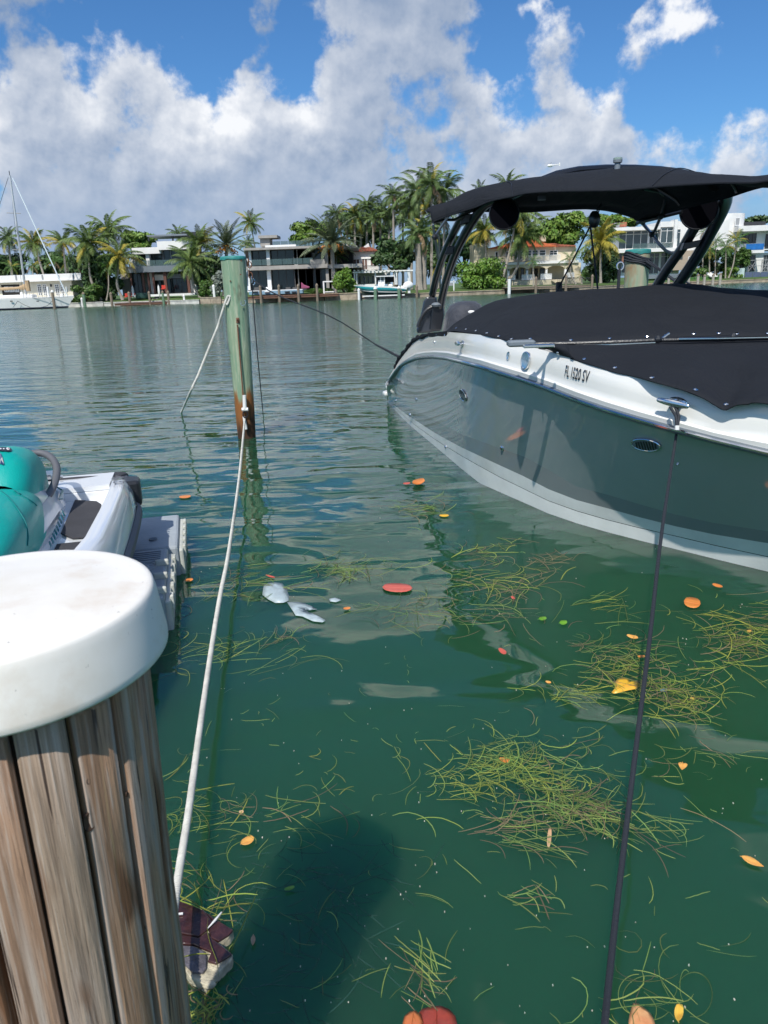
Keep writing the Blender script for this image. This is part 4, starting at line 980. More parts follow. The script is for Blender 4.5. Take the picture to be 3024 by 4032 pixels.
def far_boats():
    # sailboat
    Y = 111; t = thing('sailboat', (PY(*c1(300, 1400), Y).x, Y, 0), 'white sailboat with tan sail cover moored at the left', 'sailboat')
    def X(a, b=1380): return PY(*c1(a, b), Y).x
    xb, xw, xs = X(698, 1330), X(640, 1425), X(-900)
    zd = PY(*c1(500, 1330), Y).z; rows = []
    for i in range(15):
        q = i / 14; z = zd + .18 * (q ** 2) - .02
        xd = xs + (xb - xs) * q; xl = xs + (xw - xs) * q
        bw = 2.0 * math.sin(math.pi * min(1, .35 + .65 * (1 - q))) ** .7 if q > .3 else 1.95
        bw = 2.0 * (1 - max(0, (q - .45) / .55) ** 2.2) + .02
        rows.append([(xl, Y + 2 - bw * .55, -.35), (xl, Y + 2 - bw * .82, .12), (xl + (xd - xl) * .12, Y + 2 - bw * .86, .26), (xd, Y + 2 - bw, z), (xd, Y + 2, z + .08), (xd, Y + 2 + bw, z), (xl, Y + 2 + bw * .82, .12)])
    low = [[r[0], r[1]] for r in rows]; side = [r[2:] for r in rows]; st = [r[1:3] for r in rows]
    MB().grid(side).build('hull', M_white2, t, smooth=True); MB().grid(st).build('boot_stripe', mat('navy_stripe', (.02, .03, .08), .4), t); MB().grid(low).build('keel_paint', M_dark, t)
    for a in (115, 385): hb(t, 'port_light', c1, (a - 13, 1358, a + 13, 1368), Y + .05, .05, M_dark)
    mtop, mbase = PY(*c1(100, 80), Y + 2), PY(*c1(272, 1330), Y + 2)
    MB().tube([mbase, mtop], [.17, .13], 10).build('mast', mat('mast_alloy', (.62, .63, .64), .35, .3), t, smooth=True)
    for a, b in ((148, 465), (208, 840)):
        p = PY(*c1(a + 6, b), Y + 2); MB().tube([p + Vector((-1.3, .3, .1)), p, p + Vector((.9, -.3, -.1))], .05, 5).build('spreader', M_stone, t)
    MB().tube([PY(*c1(128, 105), Y + 2), PY(*c1(690, 1320), Y + 2)], .085, 6).build('furled_jib', mat('furled_sail', (.72, .80, .84), .7), t)
    MB().tube([PY(*c1(84, 100), Y + 2), PY(*c1(-60, 560), Y + 2), PY(*c1(-300, 1330), Y + 2)], .03, 4).build('backstay', M_dark, t)
    MB().tube([mtop, PY(*c1(215, 880), Y + 2) + Vector((-.5, 0, 0)), PY(*c1(240, 1330), Y + 1)], .02, 4).build('shroud', M_dark, t)
    MB().tube([PY(*c1(148, 465), Y + 2), PY(*c1(270, 1330), Y + 1)], .02, 4).build('shroud', M_dark, t)
    MB().lathe([(.05, 0), (.05, .6)], mtop, 5).build('masthead_light', M_dark, t)
    pts = [PY(*c1(-400, 1255), Y + 2), PY(*c1(-150, 1245), Y + 2), PY(*c1(0, 1240), Y + 2), PY(*c1(150, 1232), Y + 2), PY(*c1(225, 1225), Y + 2), PY(*c1(275, 1215), Y + 2)]
    MB().tube(cat(pts, 20), [.2 + .12 * math.sin(i * .9) * .2 + (.35 * max(0, (i - 13) / 6)) for i in range(20)], 9, flat=.6).build('sail_cover', mat('tan_canvas', (.50, .35, .20), .8, var=.2, vscale=2, bump=.05, bscale=4), t, smooth=True)
    hb(t, 'mast_boot', c1, (262, 1150, 292, 1260), Y + 1.7, .5, MATS['tan_canvas'])
    hb(t, 'cabin_top', c1, (-350, 1305, 330, 1338), Y + 1.2, 1.6, M_white2, b=.08)
    for a, b, w, h in ((205, 1270, 28, 55), (245, 1290, 20, 40), (300, 1300, 40, 30), (480, 1216, 16, 110), (610, 1290, 34, 50), (670, 1215, 12, 60)):
        hb(t, 'deck_gear', c1, (a, b, a + w, b + h), Y + 1.6, .35, M_white2, b=.05)
    rail(t, c1, (300, 1276, 690, 1330), Y + .6, 9, M_stone, .03, 'lifeline', .03)
    for a, b, c_ in ((130, 1430, 180), (310, 1425, 180)):
        MB().tube(cat([PY(*c1(c_, 1360), Y), PY(*c1((a + c_) / 2, 1400), Y), PY(*c1(a, b), Y)], 6), .03, 4).build('mooring_line', M_dark, t)
    MB().tube(cat([PY(*c1(545, 1345), Y), PY(*c1(490, 1405), Y), PY(*c1(420, 1425), Y)], 6), .03, 4).build('mooring_line', M_dark, t)
    # teal centre console
    Y = 98.4; t = thing('teal_boat', (PY(*c3(900, 1270), Y).x, Y, .5), 'teal and white centre console motorboat up on a boat lift', 'motorboat')
    teal = mat('teal_gelcoat', (.015, .24, .26), .12, coat=1)
    q0 = [(630, 1200), (700, 1202), (800, 1206), (900, 1209), (1000, 1211), (1100, 1220), (1172, 1232)]
    q1 = [(636, 1208), (705, 1212), (800, 1218), (900, 1222), (1000, 1226), (1100, 1234), (1172, 1242)]
    q2 = [(680, 1243), (720, 1256), (800, 1264), (900, 1268), (1000, 1270), (1100, 1270), (1165, 1265)]
    q3 = [(700, 1262), (760, 1283), (820, 1292), (900, 1297), (1000, 1298), (1080, 1296), (1130, 1290)]
    bw = [.1, .7, 1.2, 1.4, 1.45, 1.45, 1.4]
    def row(q, k, s=1): return [PY(*c3(*p), Y) + Vector((0, 1.4 - b * k * s, 0)) for p, b in zip(q, bw)]
    r0, r1, r2, r3 = row(q0, 1), row(q1, 1), row(q2, .85), row(q3, .3)
    MB().grid([r0, r1]).build('gunwale', M_white2, t, solid=.03); MB().grid([r1, r2]).build('hull', teal, t, smooth=True, solid=.03); MB().grid([r2, r3]).build('bottom', mat('antifoul_dark', (.01, .05, .06), .6), t, solid=.03)
    MB().grid([row(q0, 1, -1), r0]).build('deck', M_white2, t); MB().grid([row(q0, 1, -1), row(q2, .85, -1), r3]).build('far_side', teal, t)
    MB().grid([[p + Vector((0, -.02, -.0)) for p in row([(a, b - 3) for a, b in q2], .87)], [p + Vector((0, -.02, 0)) for p in row([(a, b + 3) for a, b in q2], .86)]]).build('chine_stripe', M_white2, t)
    hb(t, 'console', c3, (878, 1150, 945, 1212), Y + .9, 1.0, M_white2, b=.08); hb(t, 'windscreen', c3, (892, 1128, 925, 1152), Y + 1, .8, M_glass2)
    hb(t, 'hardtop', c3, (858, 1103, 1042, 1112), Y + .4, 2.0, M_white2)
    for a in (900, 940): hb(t, 'top_post', c3, (a, 1112, a + 6, 1200), Y + .7, .08, M_white2)
    hb(t, 'seat', c3, (985, 1190, 1025, 1214), Y + .9, .8, M_white2, b=.08); hb(t, 'seat', c3, (1110, 1205, 1150, 1228), Y + .9, .8, M_white2, b=.05)
    p = PY(*c3(1186, 1200), Y + 1.2)
    MB().ball(p, .5, 10, 8, (1.3, .8, 1.0)).build('outboard_cowl', M_white2, t, smooth=True); hb(t, 'outboard_leg', c3, (1180, 1212, 1208, 1285), Y + 1.2, .4, M_white2, b=.05)
    t = thing('boat_lift', (PY(*c3(900, 1320), 101).x, 101, 0), 'boat lift cradle under the teal boat', 'boat lift')
    hb(t, 'bunk', c3, (720, 1300, 1150, 1312), 98.6, .3, M_white2); hb(t, 'crossbeam', c3, (700, 1322, 1190, 1334), 98.4, .25, M_dark); hb(t, 'crossbeam', c3, (870, 1312, 1100, 1322), 99, .25, M_grey)
    # helicopter
    p = PY(*c4(1105, 124), 600); t = thing('helicopter', p, 'tiny white helicopter flying above the canopy', 'helicopter')
    MB().ball(p, 1.3, 8, 6, (1.7, .9, .9)).build('fuselage', M_white2, t, smooth=True)
    MB().tube([p + Vector((1, 0, .2)), p + Vector((7.0, 0, .7))], [.5, .18], 6).build('tail_boom', M_white2, t)
    MB().prism([p + Vector((6.3, 0, -.2)), p + Vector((7.4, 0, -.4)), p + Vector((7.4, 0, 2.0)), p + Vector((6.7, 0, 1.9))], (0, .2, 0)).build('tail_fin', M_white2, t)
    MB().box(p.x - 5, p.y - .12, p.z + 1.5, p.x + 5, p.y + .12, p.z + 1.55).build('rotor_blade', M_grey, t); MB().box(p.x - .12, p.y - 5, p.z + 1.5, p.x + .12, p.y + 5, p.z + 1.56).build('rotor_blade', M_grey, t)
    MB().lathe([(.1, 1.0), (.1, 1.5)], p, 6).build('rotor_mast', M_grey, t)
far_boats()

# ================================================================== THE MOTORBOAT ON THE RIGHT
CA = lambda a, b: (1480 + a / 2.127, 1100 + b / 2.127)
CB = lambda a, b: (2200 + a / 2.013, 1100 + b / 2.013)
CC = lambda a, b: (2200 + a / 2.013, 1600 + b / 2.013)
M_hull = mat('grey_gelcoat', (.36, .385, .40), .08, metal=.0, coat=1.0, spec=.8, var=.06, vscale=1.5, bump=.004, bscale=1.3)
M_band = mat('dark_grey_gelcoat', (.24, .26, .27), .12, coat=.8, var=.06, vscale=1.5)
M_boot = mat('pale_boot_stripe', (.80, .81, .80), .2, coat=.8, var=.12, vscale=2.5)
M_gel = mat('white_gelcoat', (.80, .79, .75), .22, coat=.6, var=.03, vscale=2)
M_chrome = mat('polished_steel', (.75, .76, .77), .12, metal=1.0)
M_rub = mat('rub_rail_rubber', (.12, .145, .165), .3, var=.1)
def M_cloth():
    m = mat('black_canvas', (.011, .014, .020), .82, spec=.22)
    nt = m.node_tree; n = N(nt); b = nt.nodes['Principled BSDF']; tc = n.new('ShaderNodeTexCoord')
    v = tc.outputs['Object']
    w = n.noise(n.v('MULTIPLY', v, (1.2, .5, 1.2)), 2.2, 4, .55, dist=1.4)
    f = n.noise(v, 260, 1, .5)
    n.put(b.inputs['Base Color'], n.mix(n.noise(v, 2.5, 4, .6), (.0095, .0115, .0155), (.016, .0185, .024)))
    bp = n.new('ShaderNodeBump'); bp.inputs['Distance'].default_value = .035; n.L.new(w, bp.inputs['Height'])
    b2 = n.new('ShaderNodeBump'); b2.inputs['Distance'].default_value = .0006; n.L.new(f, b2.inputs['Height']); n.L.new(bp.outputs[0], b2.inputs['Normal'])
    n.L.new(b2.outputs[0], b.inputs['Normal'])
    return m
M_canvas = M_cloth()
M_black = mat('black_powdercoat', (.012, .013, .016), .28, coat=.3)
M_blackp = mat('black_plastic', (.02, .022, .026), .35, var=.2, bump=.002, bscale=60)
M_rope_b = mat('black_rope', (.018, .022, .030), .75, bump=.004, bscale=160, stretch=(1, 1, .35))
M_num = mat('black_lettering', (.02, .022, .03), .4)

boat = thing('motorboat', PZ(2300, 1900, 0), 'grey and white motorboat under black canvas covers with a black arch and canopy', 'motorboat')
V_rail = [CA(60, 985), CA(100, 870), CA(200, 730), CA(300, 670), CA(450, 645), CA(600, 660), CA(850, 720), CA(1100, 800), CA(1400, 890), CB(0, 905), CB(500, 1075), CB(920, 1190), CB(1300, 1290), CB(1659, 1375)]
V_bot = [CA(90, 1000), CA(190, 1085), CA(300, 1160), CA(500, 1290), CA(700, 1400), CA(1000, 1540), CA(1350, 1700), CC(0, 705), CC(350, 798), CC(600, 868), CC(830, 930), CC(1200, 1010), CC(1659, 1085)]
V_band = [CA(85, 985), CA(150, 1025), CA(300, 1090), CA(500, 1180), CA(700, 1290), CA(1000, 1400), CA(1400, 1540), CC(0, 600), CC(350, 690), CC(860, 842), CC(1200, 920), CC(1659, 990)]
V_mid = [CA(110, 880), CA(250, 810), CA(420, 770), CA(700, 790), CA(900, 850), CA(1100, 935), CA(1300, 1000), CA(1659, 1090), CC(0, 30), CC(400, 140), CC(900, 300), CC(1300, 360), CC(1659, 420)]
V_ch = [CA(94, 1010), CA(190, 1105), CA(300, 1200), CA(500, 1345), CA(700, 1470), CA(1000, 1640), CC(0, 790), CC(500, 935), CC(840, 1010), CC(1240, 1105), CC(1659, 1195)]
V_wl = [CA(94, 1020), CA(200, 1140), CA(300, 1235), CA(450, 1360), CA(700, 1570), CA(830, 1690), CC(0, 885), CC(500, 1030), CC(840, 1110), CC(1300, 1225), CC(1659, 1310)]
V_top = [CA(62, 930), CA(105, 830), CA(210, 640), CA(340, 480), CA(440, 462), CA(600, 440), CA(850, 460), CA(1000, 492), CA(1150, 530), CA(1300, 565), CA(1500, 620), CB(0, 600), CB(200, 655), CB(440, 730), CB(800, 820), CB(1000, 885), CB(1250, 985), CB(1450, 990), CB(1659, 975)]
ZR = [(1508, .33), (1524, .40), (1545, .536), (1574, .70), (1605, .81), (1635, .876), (1670, .94), (1700, .99), (1760, 1.05), (1850, 1.11), (2000, 1.08), (2200, 1.02), (2600, .93), (3024, .85)]
US = [1524, 1532, 1545, 1560, 1580, 1605, 1635, 1670, 1710, 1760, 1820, 1890, 1970, 2060, 2160, 2270, 2390, 2520, 2660, 2810, 2930, 3024]
CLP, CLD = Vector((1.31, 9.5, 0)), Vector((.27, -.963, 0)).normalized()
def mirror(p):
    q = Vector((p.x, p.y, 0)) - CLP; perp = q - CLD * q.dot(CLD)
    return Vector((p.x, p.y, p.z)) - perp * 2
BOWT = {'wl': Vector((2.86, 3.62, 0)), 'x': Vector((3.22, 2.8, 0))}
def row3(tab, zf, flare):
    out = [PZ(u, itp(u, tab), zf(u)) for u in US]
    z = out[-1].z
    tip = BOWT['wl'].lerp(BOWT['x'], flare); tip.z = z + .05 * flare
    a = out[-1]; d = (out[-1] - out[-3]).normalized()
    c = a + d * (tip - a).length * .55
    for t in (.35, .7, 1.0):
        out.append(a * (1 - t) ** 2 + c * 2 * t * (1 - t) + tip * t * t)
    return out
zr = lambda u: itp(u, ZR)
R_rail = row3(V_rail, zr, 1.0)
def blend(f, inn=0.0):
    return [a.lerp(b, f) for a, b in zip(R_wl, R_rail)]
R_wl = row3(V_wl, lambda u: 0.0, 0.0)
def between(tab, extra=0.0):
    """a row whose pixel height follows the photo and whose place lies between waterline and rail"""
    out = []
    for i, u in enumerate(US):
        vw, vr, v = itp(u, V_wl), itp(u, V_rail), itp(u, tab)
        f = min(1, max(0, (vw - v) / max(1, vw - vr)))
        w, r = R_wl[i], R_rail[i]
        # depth moves from waterline to rail with a gentle flare, then the height comes from the ray
        y = w.y + (r.y - w.y) * (f ** 1.5) + extra * math.sin(math.pi * f)
        out.append(PY(u, v, y))
    fl = (out[-1] - R_wl[len(US) - 1]).length / max(.01, (R_rail[len(US) - 1] - R_wl[len(US) - 1]).length)
    for t in range(3):
        k = len(US) + t
        out.append(R_wl[k].lerp(R_rail[k], min(1, fl)))
    return out
R_ch, R_bot, R_band, R_mid = between(V_ch), between(V_bot), between(V_band), between(V_mid)
def under(row, dz, inn):
    out = []
    for p in row:
        m = (mirror(p) + p) / 2; q = p.lerp(Vector((m.x, m.y, p.z)), inn); q.z += dz; out.append(q)
    return out
R_uw = under(R_wl, -.22, .25)
R_keel = under(R_wl, -.5, .92)
def dense(rows, k=3):
    """insert smooth rows between the given ones"""
    out = []
    for a, b in zip(rows[:-1], rows[1:]):
        for j in range(k): out.append([p.lerp(q, j / k) for p, q in zip(a, b)])
    out.append(rows[-1]); return out
def hullpart(rows, name, m, k=3, smooth=True, port=True, label=None):
    d = dense(rows, k); mb = MB(); mb.grid(d)
    if port: mb.grid([[mirror(p) for p in r][::-1] for r in d])
    o = mb.build(name, m, boat, smooth=smooth, label=label); return mb
hullpart([R_keel, R_uw, R_wl], 'underwater_hull', mat('antifouling', (.16, .20, .17), .6, var=.2), 2)
hullpart([R_wl, R_ch], 'boot_stripe', M_boot, 2)
hullpart([[p + Vector((0, 0, .004)) for p in R_ch], R_bot], 'spray_chine', mat('white_chine_gelcoat', (.78, .79, .78), .2, coat=.8, var=.15, vscale=3), 2)
hullpart([R_bot, R_band], 'dark_band', M_band, 2)
hm = hullpart([R_band, R_mid, R_rail], 'hull', M_hull, 4)
# white topsides: rail -> crease -> shoulder -> deck edge
def inboard(row, d, dz):
    out = []
    for p in row:
        m = (mirror(p) + p) / 2; v = Vector((m.x - p.x, m.y - p.y, 0)); L = v.length
        out.append(p + (v / L * min(d, L * .9) if L > .01 else v) + Vector((0, 0, dz)))
    return out
def toprow(f, d):
    """row at pixel height f between rail and deck edge, d metres inboard of the rail"""
    out = []
    for i, u in enumerate(US):
        vr, vt = itp(u, V_rail) - 5, itp(u, V_top); v = vr + (vt - vr) * f
        a, b = R_rail[max(0, i - 1)], R_rail[i + 1]; t = Vector((b.x - a.x, b.y - a.y, 0)).normalized()
        h = Vector((R_rail[i].x, R_rail[i].y, 0)).normalized(); th = max(.12, abs(h.cross(t).z))
        r_ = math.hypot(R_rail[i].x, R_rail[i].y); k = (r_ + min(.40, d / th)) / r_
        out.append(PY(u, v, R_rail[i].y * k))
    b = inboard(R_rail[len(US):], .02 + d, .03 + .20 * f)
    return out + b
T0, T1, T2, T3, T4 = toprow(0, .002), toprow(.16, -.004), toprow(.24, .010), toprow(.72, .022), toprow(1.0, .045)
Y4 = [(u, p.y) for u, p in zip(US, T4)]
T1 = [p + Vector((0, 0, .0)) for p in T1]
T5 = inboard(T4, .35, -.012)
white = MB(); d = dense([T0, T1, T2, T3, T4, T5], 3); white.grid(d); white.grid([[mirror(p) for p in r][::-1] for r in d])
white.build('topsides', M_gel, boat, smooth=True)
d5 = [[p.lerp(mirror(p), t / 4) + Vector((0, 0, .02 * math.sin(math.pi * t / 4))) for p in T5] for t in range(5)]
MB().grid(d5).build('deck', M_gel, boat)
# transom and swim platform
tr = [R_keel[0], R_uw[0], R_wl[0], R_ch[0], R_bot[0], R_mid[0], R_rail[0], T2[0], T4[0]]
MB().grid([tr, [mirror(p) for p in tr]]).build('transom', M_gel, boat, solid=.02)
pl = PY(*CA(45, 930), 10.9); back = Vector((-.27, .963, 0))
side = (mirror(pl) - pl)
for dz, e, nm in ((0, .0, 'swim_platform'), (-.09, .05, 'platform_step')):
    L = side.length; s_ = side.normalized(); a = pl + Vector((0, 0, dz)) + s_ * (.10 - e)
    MB().prism([a, a + s_ * (L + e), a + s_ * (L + e) + back * .35, a + back * .32 + s_ * .15, a + back * .12], (0, 0, .06)).build(nm, M_gel, boat, bevel=.02)
MB().tube(R_rail, .022, 8).build('rub_rail', M_rub, boat, smooth=True)
out_ = [p - (mirror(p) - p).normalized() * .021 + Vector((0, 0, .005)) for p in R_rail[:-1]]
MB().tube(out_, .010, 6).build('rail_insert', M_chrome, boat, smooth=True)
MB().tube([mirror(p) for p in R_rail], .028, 6).build('rub_rail', M_rub, boat, smooth=True)
def bvh_of(mbs):
    vs, fs = [], []
    for m_ in mbs:
        k = len(vs); vs += [Vector(v) for v in m_.v]; fs += [tuple(i + k for i in f) for f in m_.f]
    return BVHTree.FromPolygons(vs, fs)
lowm = MB().grid([R_wl, R_ch, R_bot, R_band])
BH = bvh_of([hm, white, lowm])
def hit(uv, bv=None):
    d = ray(*uv).normalized(); p, nn, _, _ = (bv or BH).ray_cast(CO, d)
    if p is None: return None, None
    if nn.dot(d) > 0: nn = -nn
    return p, nn
# covers ------------------------------------------------------------
def skin(rows, nu, nv, wr=0.0, seed=1):
    R_ = [cat(r, nu) for r in rows]
    cols = [cat([r[i] for r in R_], nv) for i in range(nu)]
    from mathutils import noise as mn
    out = []
    for j in range(nv):
        rr_ = []
        for i in range(nu):
            p = cols[i][j]; q = Vector((p.x * 1.6 + seed, p.y * 1.1, p.z * 2))
            e = min(1, min(j, nv - 1 - j) / 2)
            rr_.append(p + Vector((0, 0, 1)) * (mn.noise(q) * wr + mn.noise(q * 2.7) * wr * .4) * e)
        out.append(rr_)
    return out
hemA = [(*CA(600, 445), 1.20), (*CA(640, 430), 1.22), (*CA(700, 437), 1.235), (*CA(850, 457), 1.25), (*CA(1000, 490), 1.26), (*CA(1150, 515), 1.265), (*CA(1250, 524), 1.28), (2260, 1346, 1.30), (2399, 1342, 1.31), (2577, 1333, 1.32), (2800, 1330, 1.32), (3024, 1327, 1.32)]
hem = [(PY(a, b, itp(a, Y4) * .997) if a < 2070 else PZ(a, b, z + .025)) for a, b, z in hemA]
hem += [Vector((3.05, 4.85, 1.335)), Vector((3.4, 5.1, 1.335))]
sil = [(*CA(605, 440), 8.9), (*CA(640, 418), 8.9), (*CA(700, 360), 8.8), (*CA(850, 265), 8.6), (*CA(1075, 165), 8.2), (*CA(1659, 100), 7.1), (2448, 1137, 6.7), (2622, 1120, 6.35), (2746, 1131, 6.1), (2880, 1137, 5.9), (3024, 1146, 5.7)]
ridge = [PY(*s) for s in sil] + [Vector((3.3, 5.7, 1.50)), Vector((3.62, 5.75, 1.34))]
hn, rn = cat(hem, 13), cat(ridge, 13)
midr = [a.lerp(b, .5) + Vector((-.02, -.02, .05 * math.sin(math.pi * i / 12))) for i, (a, b) in enumerate(zip(hn, rn))]
perp = Vector((.963, .27, 0))
far1 = [b + perp * (.7 * (1 - i / 18)) - Vector((0, 0, .06)) for i, b in enumerate(rn)]
far2 = [b + perp * (1.25 * (1 - i / 18)) - Vector((0, 0, .38)) for i, b in enumerate(rn)]
ck = skin([hn, midr, rn, far1, far2], 60, 26, .018)
ckm = MB().grid(ck); ckm.build('cockpit_cover', M_canvas, boat, smooth=True, solid=.006)
hemB = [(*CA(1370, 575), 1.29), (*CA(1450, 590), 1.23), (*CA(1530, 632), 1.20), (*CA(1659, 662), 1.185), (*CB(100, 628), 1.17), (*CB(203, 662), 1.16), (*CB(320, 695), 1.15), (*CB(445, 735), 1.14), (*CB(590, 765), 1.13), (*CB(738, 806), 1.12), (*CB(900, 850), 1.11), (*CB(1040, 893), 1.095), (*CB(1160, 945), 1.085), (*CB(1250, 1000), 1.07), (*CB(1320, 1032), 1.055), (*CB(1400, 995), 1.06), (*CB(1500, 985), 1.055), (*CB(1659, 982), 1.04)]
hb_ = [(PY(a, b, itp(a, Y4) * (.996 if i < 9 else .980)) if i else PZ(a, b, 1.325)) for i, (a, b, z) in enumerate(hemB)] + [Vector((2.35, 3.35, 1.06)), Vector((3.0, 2.95, 1.06))]
topB = [(*CA(1365, 572), 1.32), (*CA(1420, 556), 1.32), (2270, 1352, 1.32), (2430, 1350, 1.32), (2600, 1343, 1.325), (2800, 1336, 1.33), (3024, 1333, 1.33)]
tb_ = [PZ(*h) for h in topB] + [Vector((3.1, 4.6, 1.31)), Vector((3.5, 4.6, 1.31))]
k_ = 40; ha, ta = cat(hb_, k_), cat(tb_, k_)
mb_ = [a.lerp(b, .33) + Vector((0, 0, .035 * min(1, i / 8))) for i, (a, b) in enumerate(zip(ha, ta))]
mc_ = [a.lerp(b, .7) + Vector((0, 0, .045 * min(1, i / 8))) for i, (a, b) in enumerate(zip(ha, ta))]
bsk_ = skin([ha, mb_, mc_, ta], 70, 18, .012, 4); bwm = MB().grid(bsk_); bwm.build('bow_cover', M_canvas, boat, smooth=True, solid=.006)
def port_(p):
    q = mirror(p); d = (q - CLP).dot(perp)
    return q - Vector((0, 0, .03 + .5 * max(0, .45 - d)))
MB().grid([[port_(p) for p in r[14:]][::-1] for r in bsk_]).build('bow_cover', M_canvas, boat, smooth=True, solid=.006)
CV = bvh_of([ckm, bwm, hm, white])
# aft strap of canvas over the gunwale and the laced edge at the quarter
st = [PY(*CA(*q), itp(CA(*q)[0], Y4) * .992) for q in ((445, 452), (520, 445), (600, 436), (592, 475), (560, 482), (520, 474), (480, 482), (445, 480))]
MB().prism(st, (-.006, .012, .004)).build('cover_flap', M_canvas, boat)
e1 = [PY(*CA(*q), itp(CA(*q)[0], Y4) * .995) for q in ((160, 745), (195, 660), (240, 600), (300, 525), (350, 485))]
e2 = [PY(*CA(*q), itp(CA(*q)[0], Y4) * .995) for q in ((175, 700), (222, 640), (270, 575), (330, 505), (445, 460))]
MB().tube(cat(e1, 20), [.02 + .012 * math.sin(i * 1.7) for i in range(20)], 7).build('cover_edge', M_canvas, boat, smooth=True)
MB().tube(cat(e2, 20), [.022 + .01 * math.sin(i * 2.3) for i in range(20)], 7).build('cover_edge', M_canvas, boat, smooth=True)
# windscreen base strip with rod
ws = [PZ(*p) for p in ((*CA(1165, 528), 1.335), (*CA(1250, 540), 1.335), (2267, 1350, 1.335), (2399, 1346, 1.34), (2577, 1338, 1.345), (2800, 1334, 1.345), (3040, 1329, 1.345))]
ws = [p + Vector((-.01, -.03, 0)) for p in ws]
MB().tube(ws, .014, 8).build('windscreen_base', M_blackp, boat, smooth=True)
MB().tube([p + Vector((0, -.012, -.014)) for p in ws[2:5]], .006, 6).build('chrome_trim', M_chrome, boat); MB().tube([p + Vector((0, -.02, .006)) for p in cat(ws, 20)[14:]], .006, 6).build('chrome_trim', M_chrome, boat)
a, b = PZ(*CB(770, 470), 1.352), PZ(*CB(1360, 452), 1.352); a += Vector((0, -.04, 0)); b += Vector((0, -.04, 0))
MB().tube([a, b], .011, 8).build('support_pole', M_black, boat)
for q in (a, b): MB().ball(q, .026, 8, 6).build('pole_clamp', M_blackp, boat)
MB().tube([a + Vector((.02, 0, 0)), a + Vector((.07, 0, .035))], .008, 6).build('latch', M_chrome, boat)
p_, n_ = hit(CA(1215, 535)); 
MB().box(-.06, -.03, -.02, .06, .03, .02, .008)
q = PZ(*CA(1215, 535), 1.345); MB().box(q.x - .09, q.y - .05, q.z - .02, q.x + .09, q.y + .05, q.z + .02, .01).build('vent_cap', M_greyblue, boat)
q = PZ(*CA(1365, 558), 1.345); MB().box(q.x - .1, q.y - .02, q.z - .01, q.x + .1, q.y + .02, q.z + .012, .005).build('hinge', M_chrome, boat)
# snaps
snap_me = MB().lathe([(.0135, 0), (.0135, .004), (.009, .008), (.003, .009)], n=10); sm_ = bpy.data.meshes.new('snap'); sm_.from_pydata(snap_me.v, [], snap_me.f); sm_.materials.append(M_chrome)
for uv in [CA(675, 412), CA(757, 422), CA(840, 435), CA(930, 455), CA(1030, 482), CA(1137, 505), CA(1295, 502), CA(1635, 513), CB(97, 485), CB(405, 472), CB(700, 458), CB(850, 448), CB(1068, 435), CB(1268, 430), CB(1408, 435), CB(1655, 431), CA(1530, 616), CB(203, 636), CB(445, 705), CB(738, 785), CB(1082, 880), CB(1325, 996), CA(450, 465), CA(512, 464), CA(580, 468)]:
    p, nn = hit(uv, CV)
    if p is None: continue
    o = bpy.data.objects.new('snap', sm_); C.objects.link(o); o.parent = boat; o.location = p - ORG[boat.name] + nn * .002
    o.rotation_euler = nn.to_track_quat('Z', 'Y').to_euler()
# hull fittings
def oval(uv, a, b, name, m, th=.012, tilt=0.0, rim=None):
    p, nn = hit(uv)
    t = (R_mid[16] - R_mid[10]).normalized(); t = (t - nn * t.dot(nn)).normalized(); s = nn.cross(t)
    if s.z < 0: s = -s
    mb = MB()
    mb.rings([[p + nn * h + t * (math.cos(q) * a * k) + s * (math.sin(q) * b * k) for q in [2 * math.pi * i / 24 for i in range(24)]] for k, h in ((1.0, -.004), (1.0, th * .6), (.93, th), (.80, th * .9))])
    o = mb.build(name, m, boat, smooth=True)
    if rim:
        MB().tube([p + nn * th * .8 + t * math.cos(q) * a * .97 + s * math.sin(q) * b * .97 for q in [2 * math.pi * i / 24 for i in range(25)]], min(a, b) * .09, 6, False).build('rim', rim, o)
    return p, nn, t, s, o
p, nn, t, s, bd = oval(CA(735, 970), .105, .052, 'badge', M_num, rim=M_chrome)
text_on('Sea Ray', p + nn * .012, t, s, M_chrome, 'badge_lettering', bd, .065, .8, shear=.4)
oval(CA(1265, 680), .048, .062, 'courtesy_light', M_chrome, .02, rim=M_chrome)
oval(CA(1112, 640), .018, .030, 'drain_fitting', M_chrome, .01)
p, nn, t, s, vt = oval(CB(695, 1305), .105, .047, 'hull_vent', M_greyblue, .014, rim=M_chrome)
for i in range(8):
    q = p + t * (-.068 + .0195 * i) + nn * .014; h = .034 * math.sqrt(max(.1, 1 - (abs(-.068 + .0195 * i) / .09) ** 2))
    MB().prism([q - s * h - t * .0035, q - s * h + t * .0035, q + s * h + t * .0035 + t * .012, q + s * h - t * .0035 + t * .012], nn * .004).build('vent_slot', M_black, vt)
for uv, r_ in ((CA(167, 1015), .022), (CA(340, 1005), .022), (CA(285, 1135), .026), (CA(587, 1403), .018), (CA(1060, 1412), .022), (CA(495, 525), .012), (CC(945, 452), .008)):
    p, nn = hit(uv)
    if p is not None:
        f_ = MB().lathe([(r_, -.003), (r_, .006), (r_ * .6, .014), (r_ * .3, .014)], p, 12, axis=nn).build('through_hull_fitting', M_chrome, boat, smooth=True)
        MB().lathe([(r_ * .5, .013), (r_ * .4, .016)], p, 8, axis=nn).build('drain_hole', M_black, f_)
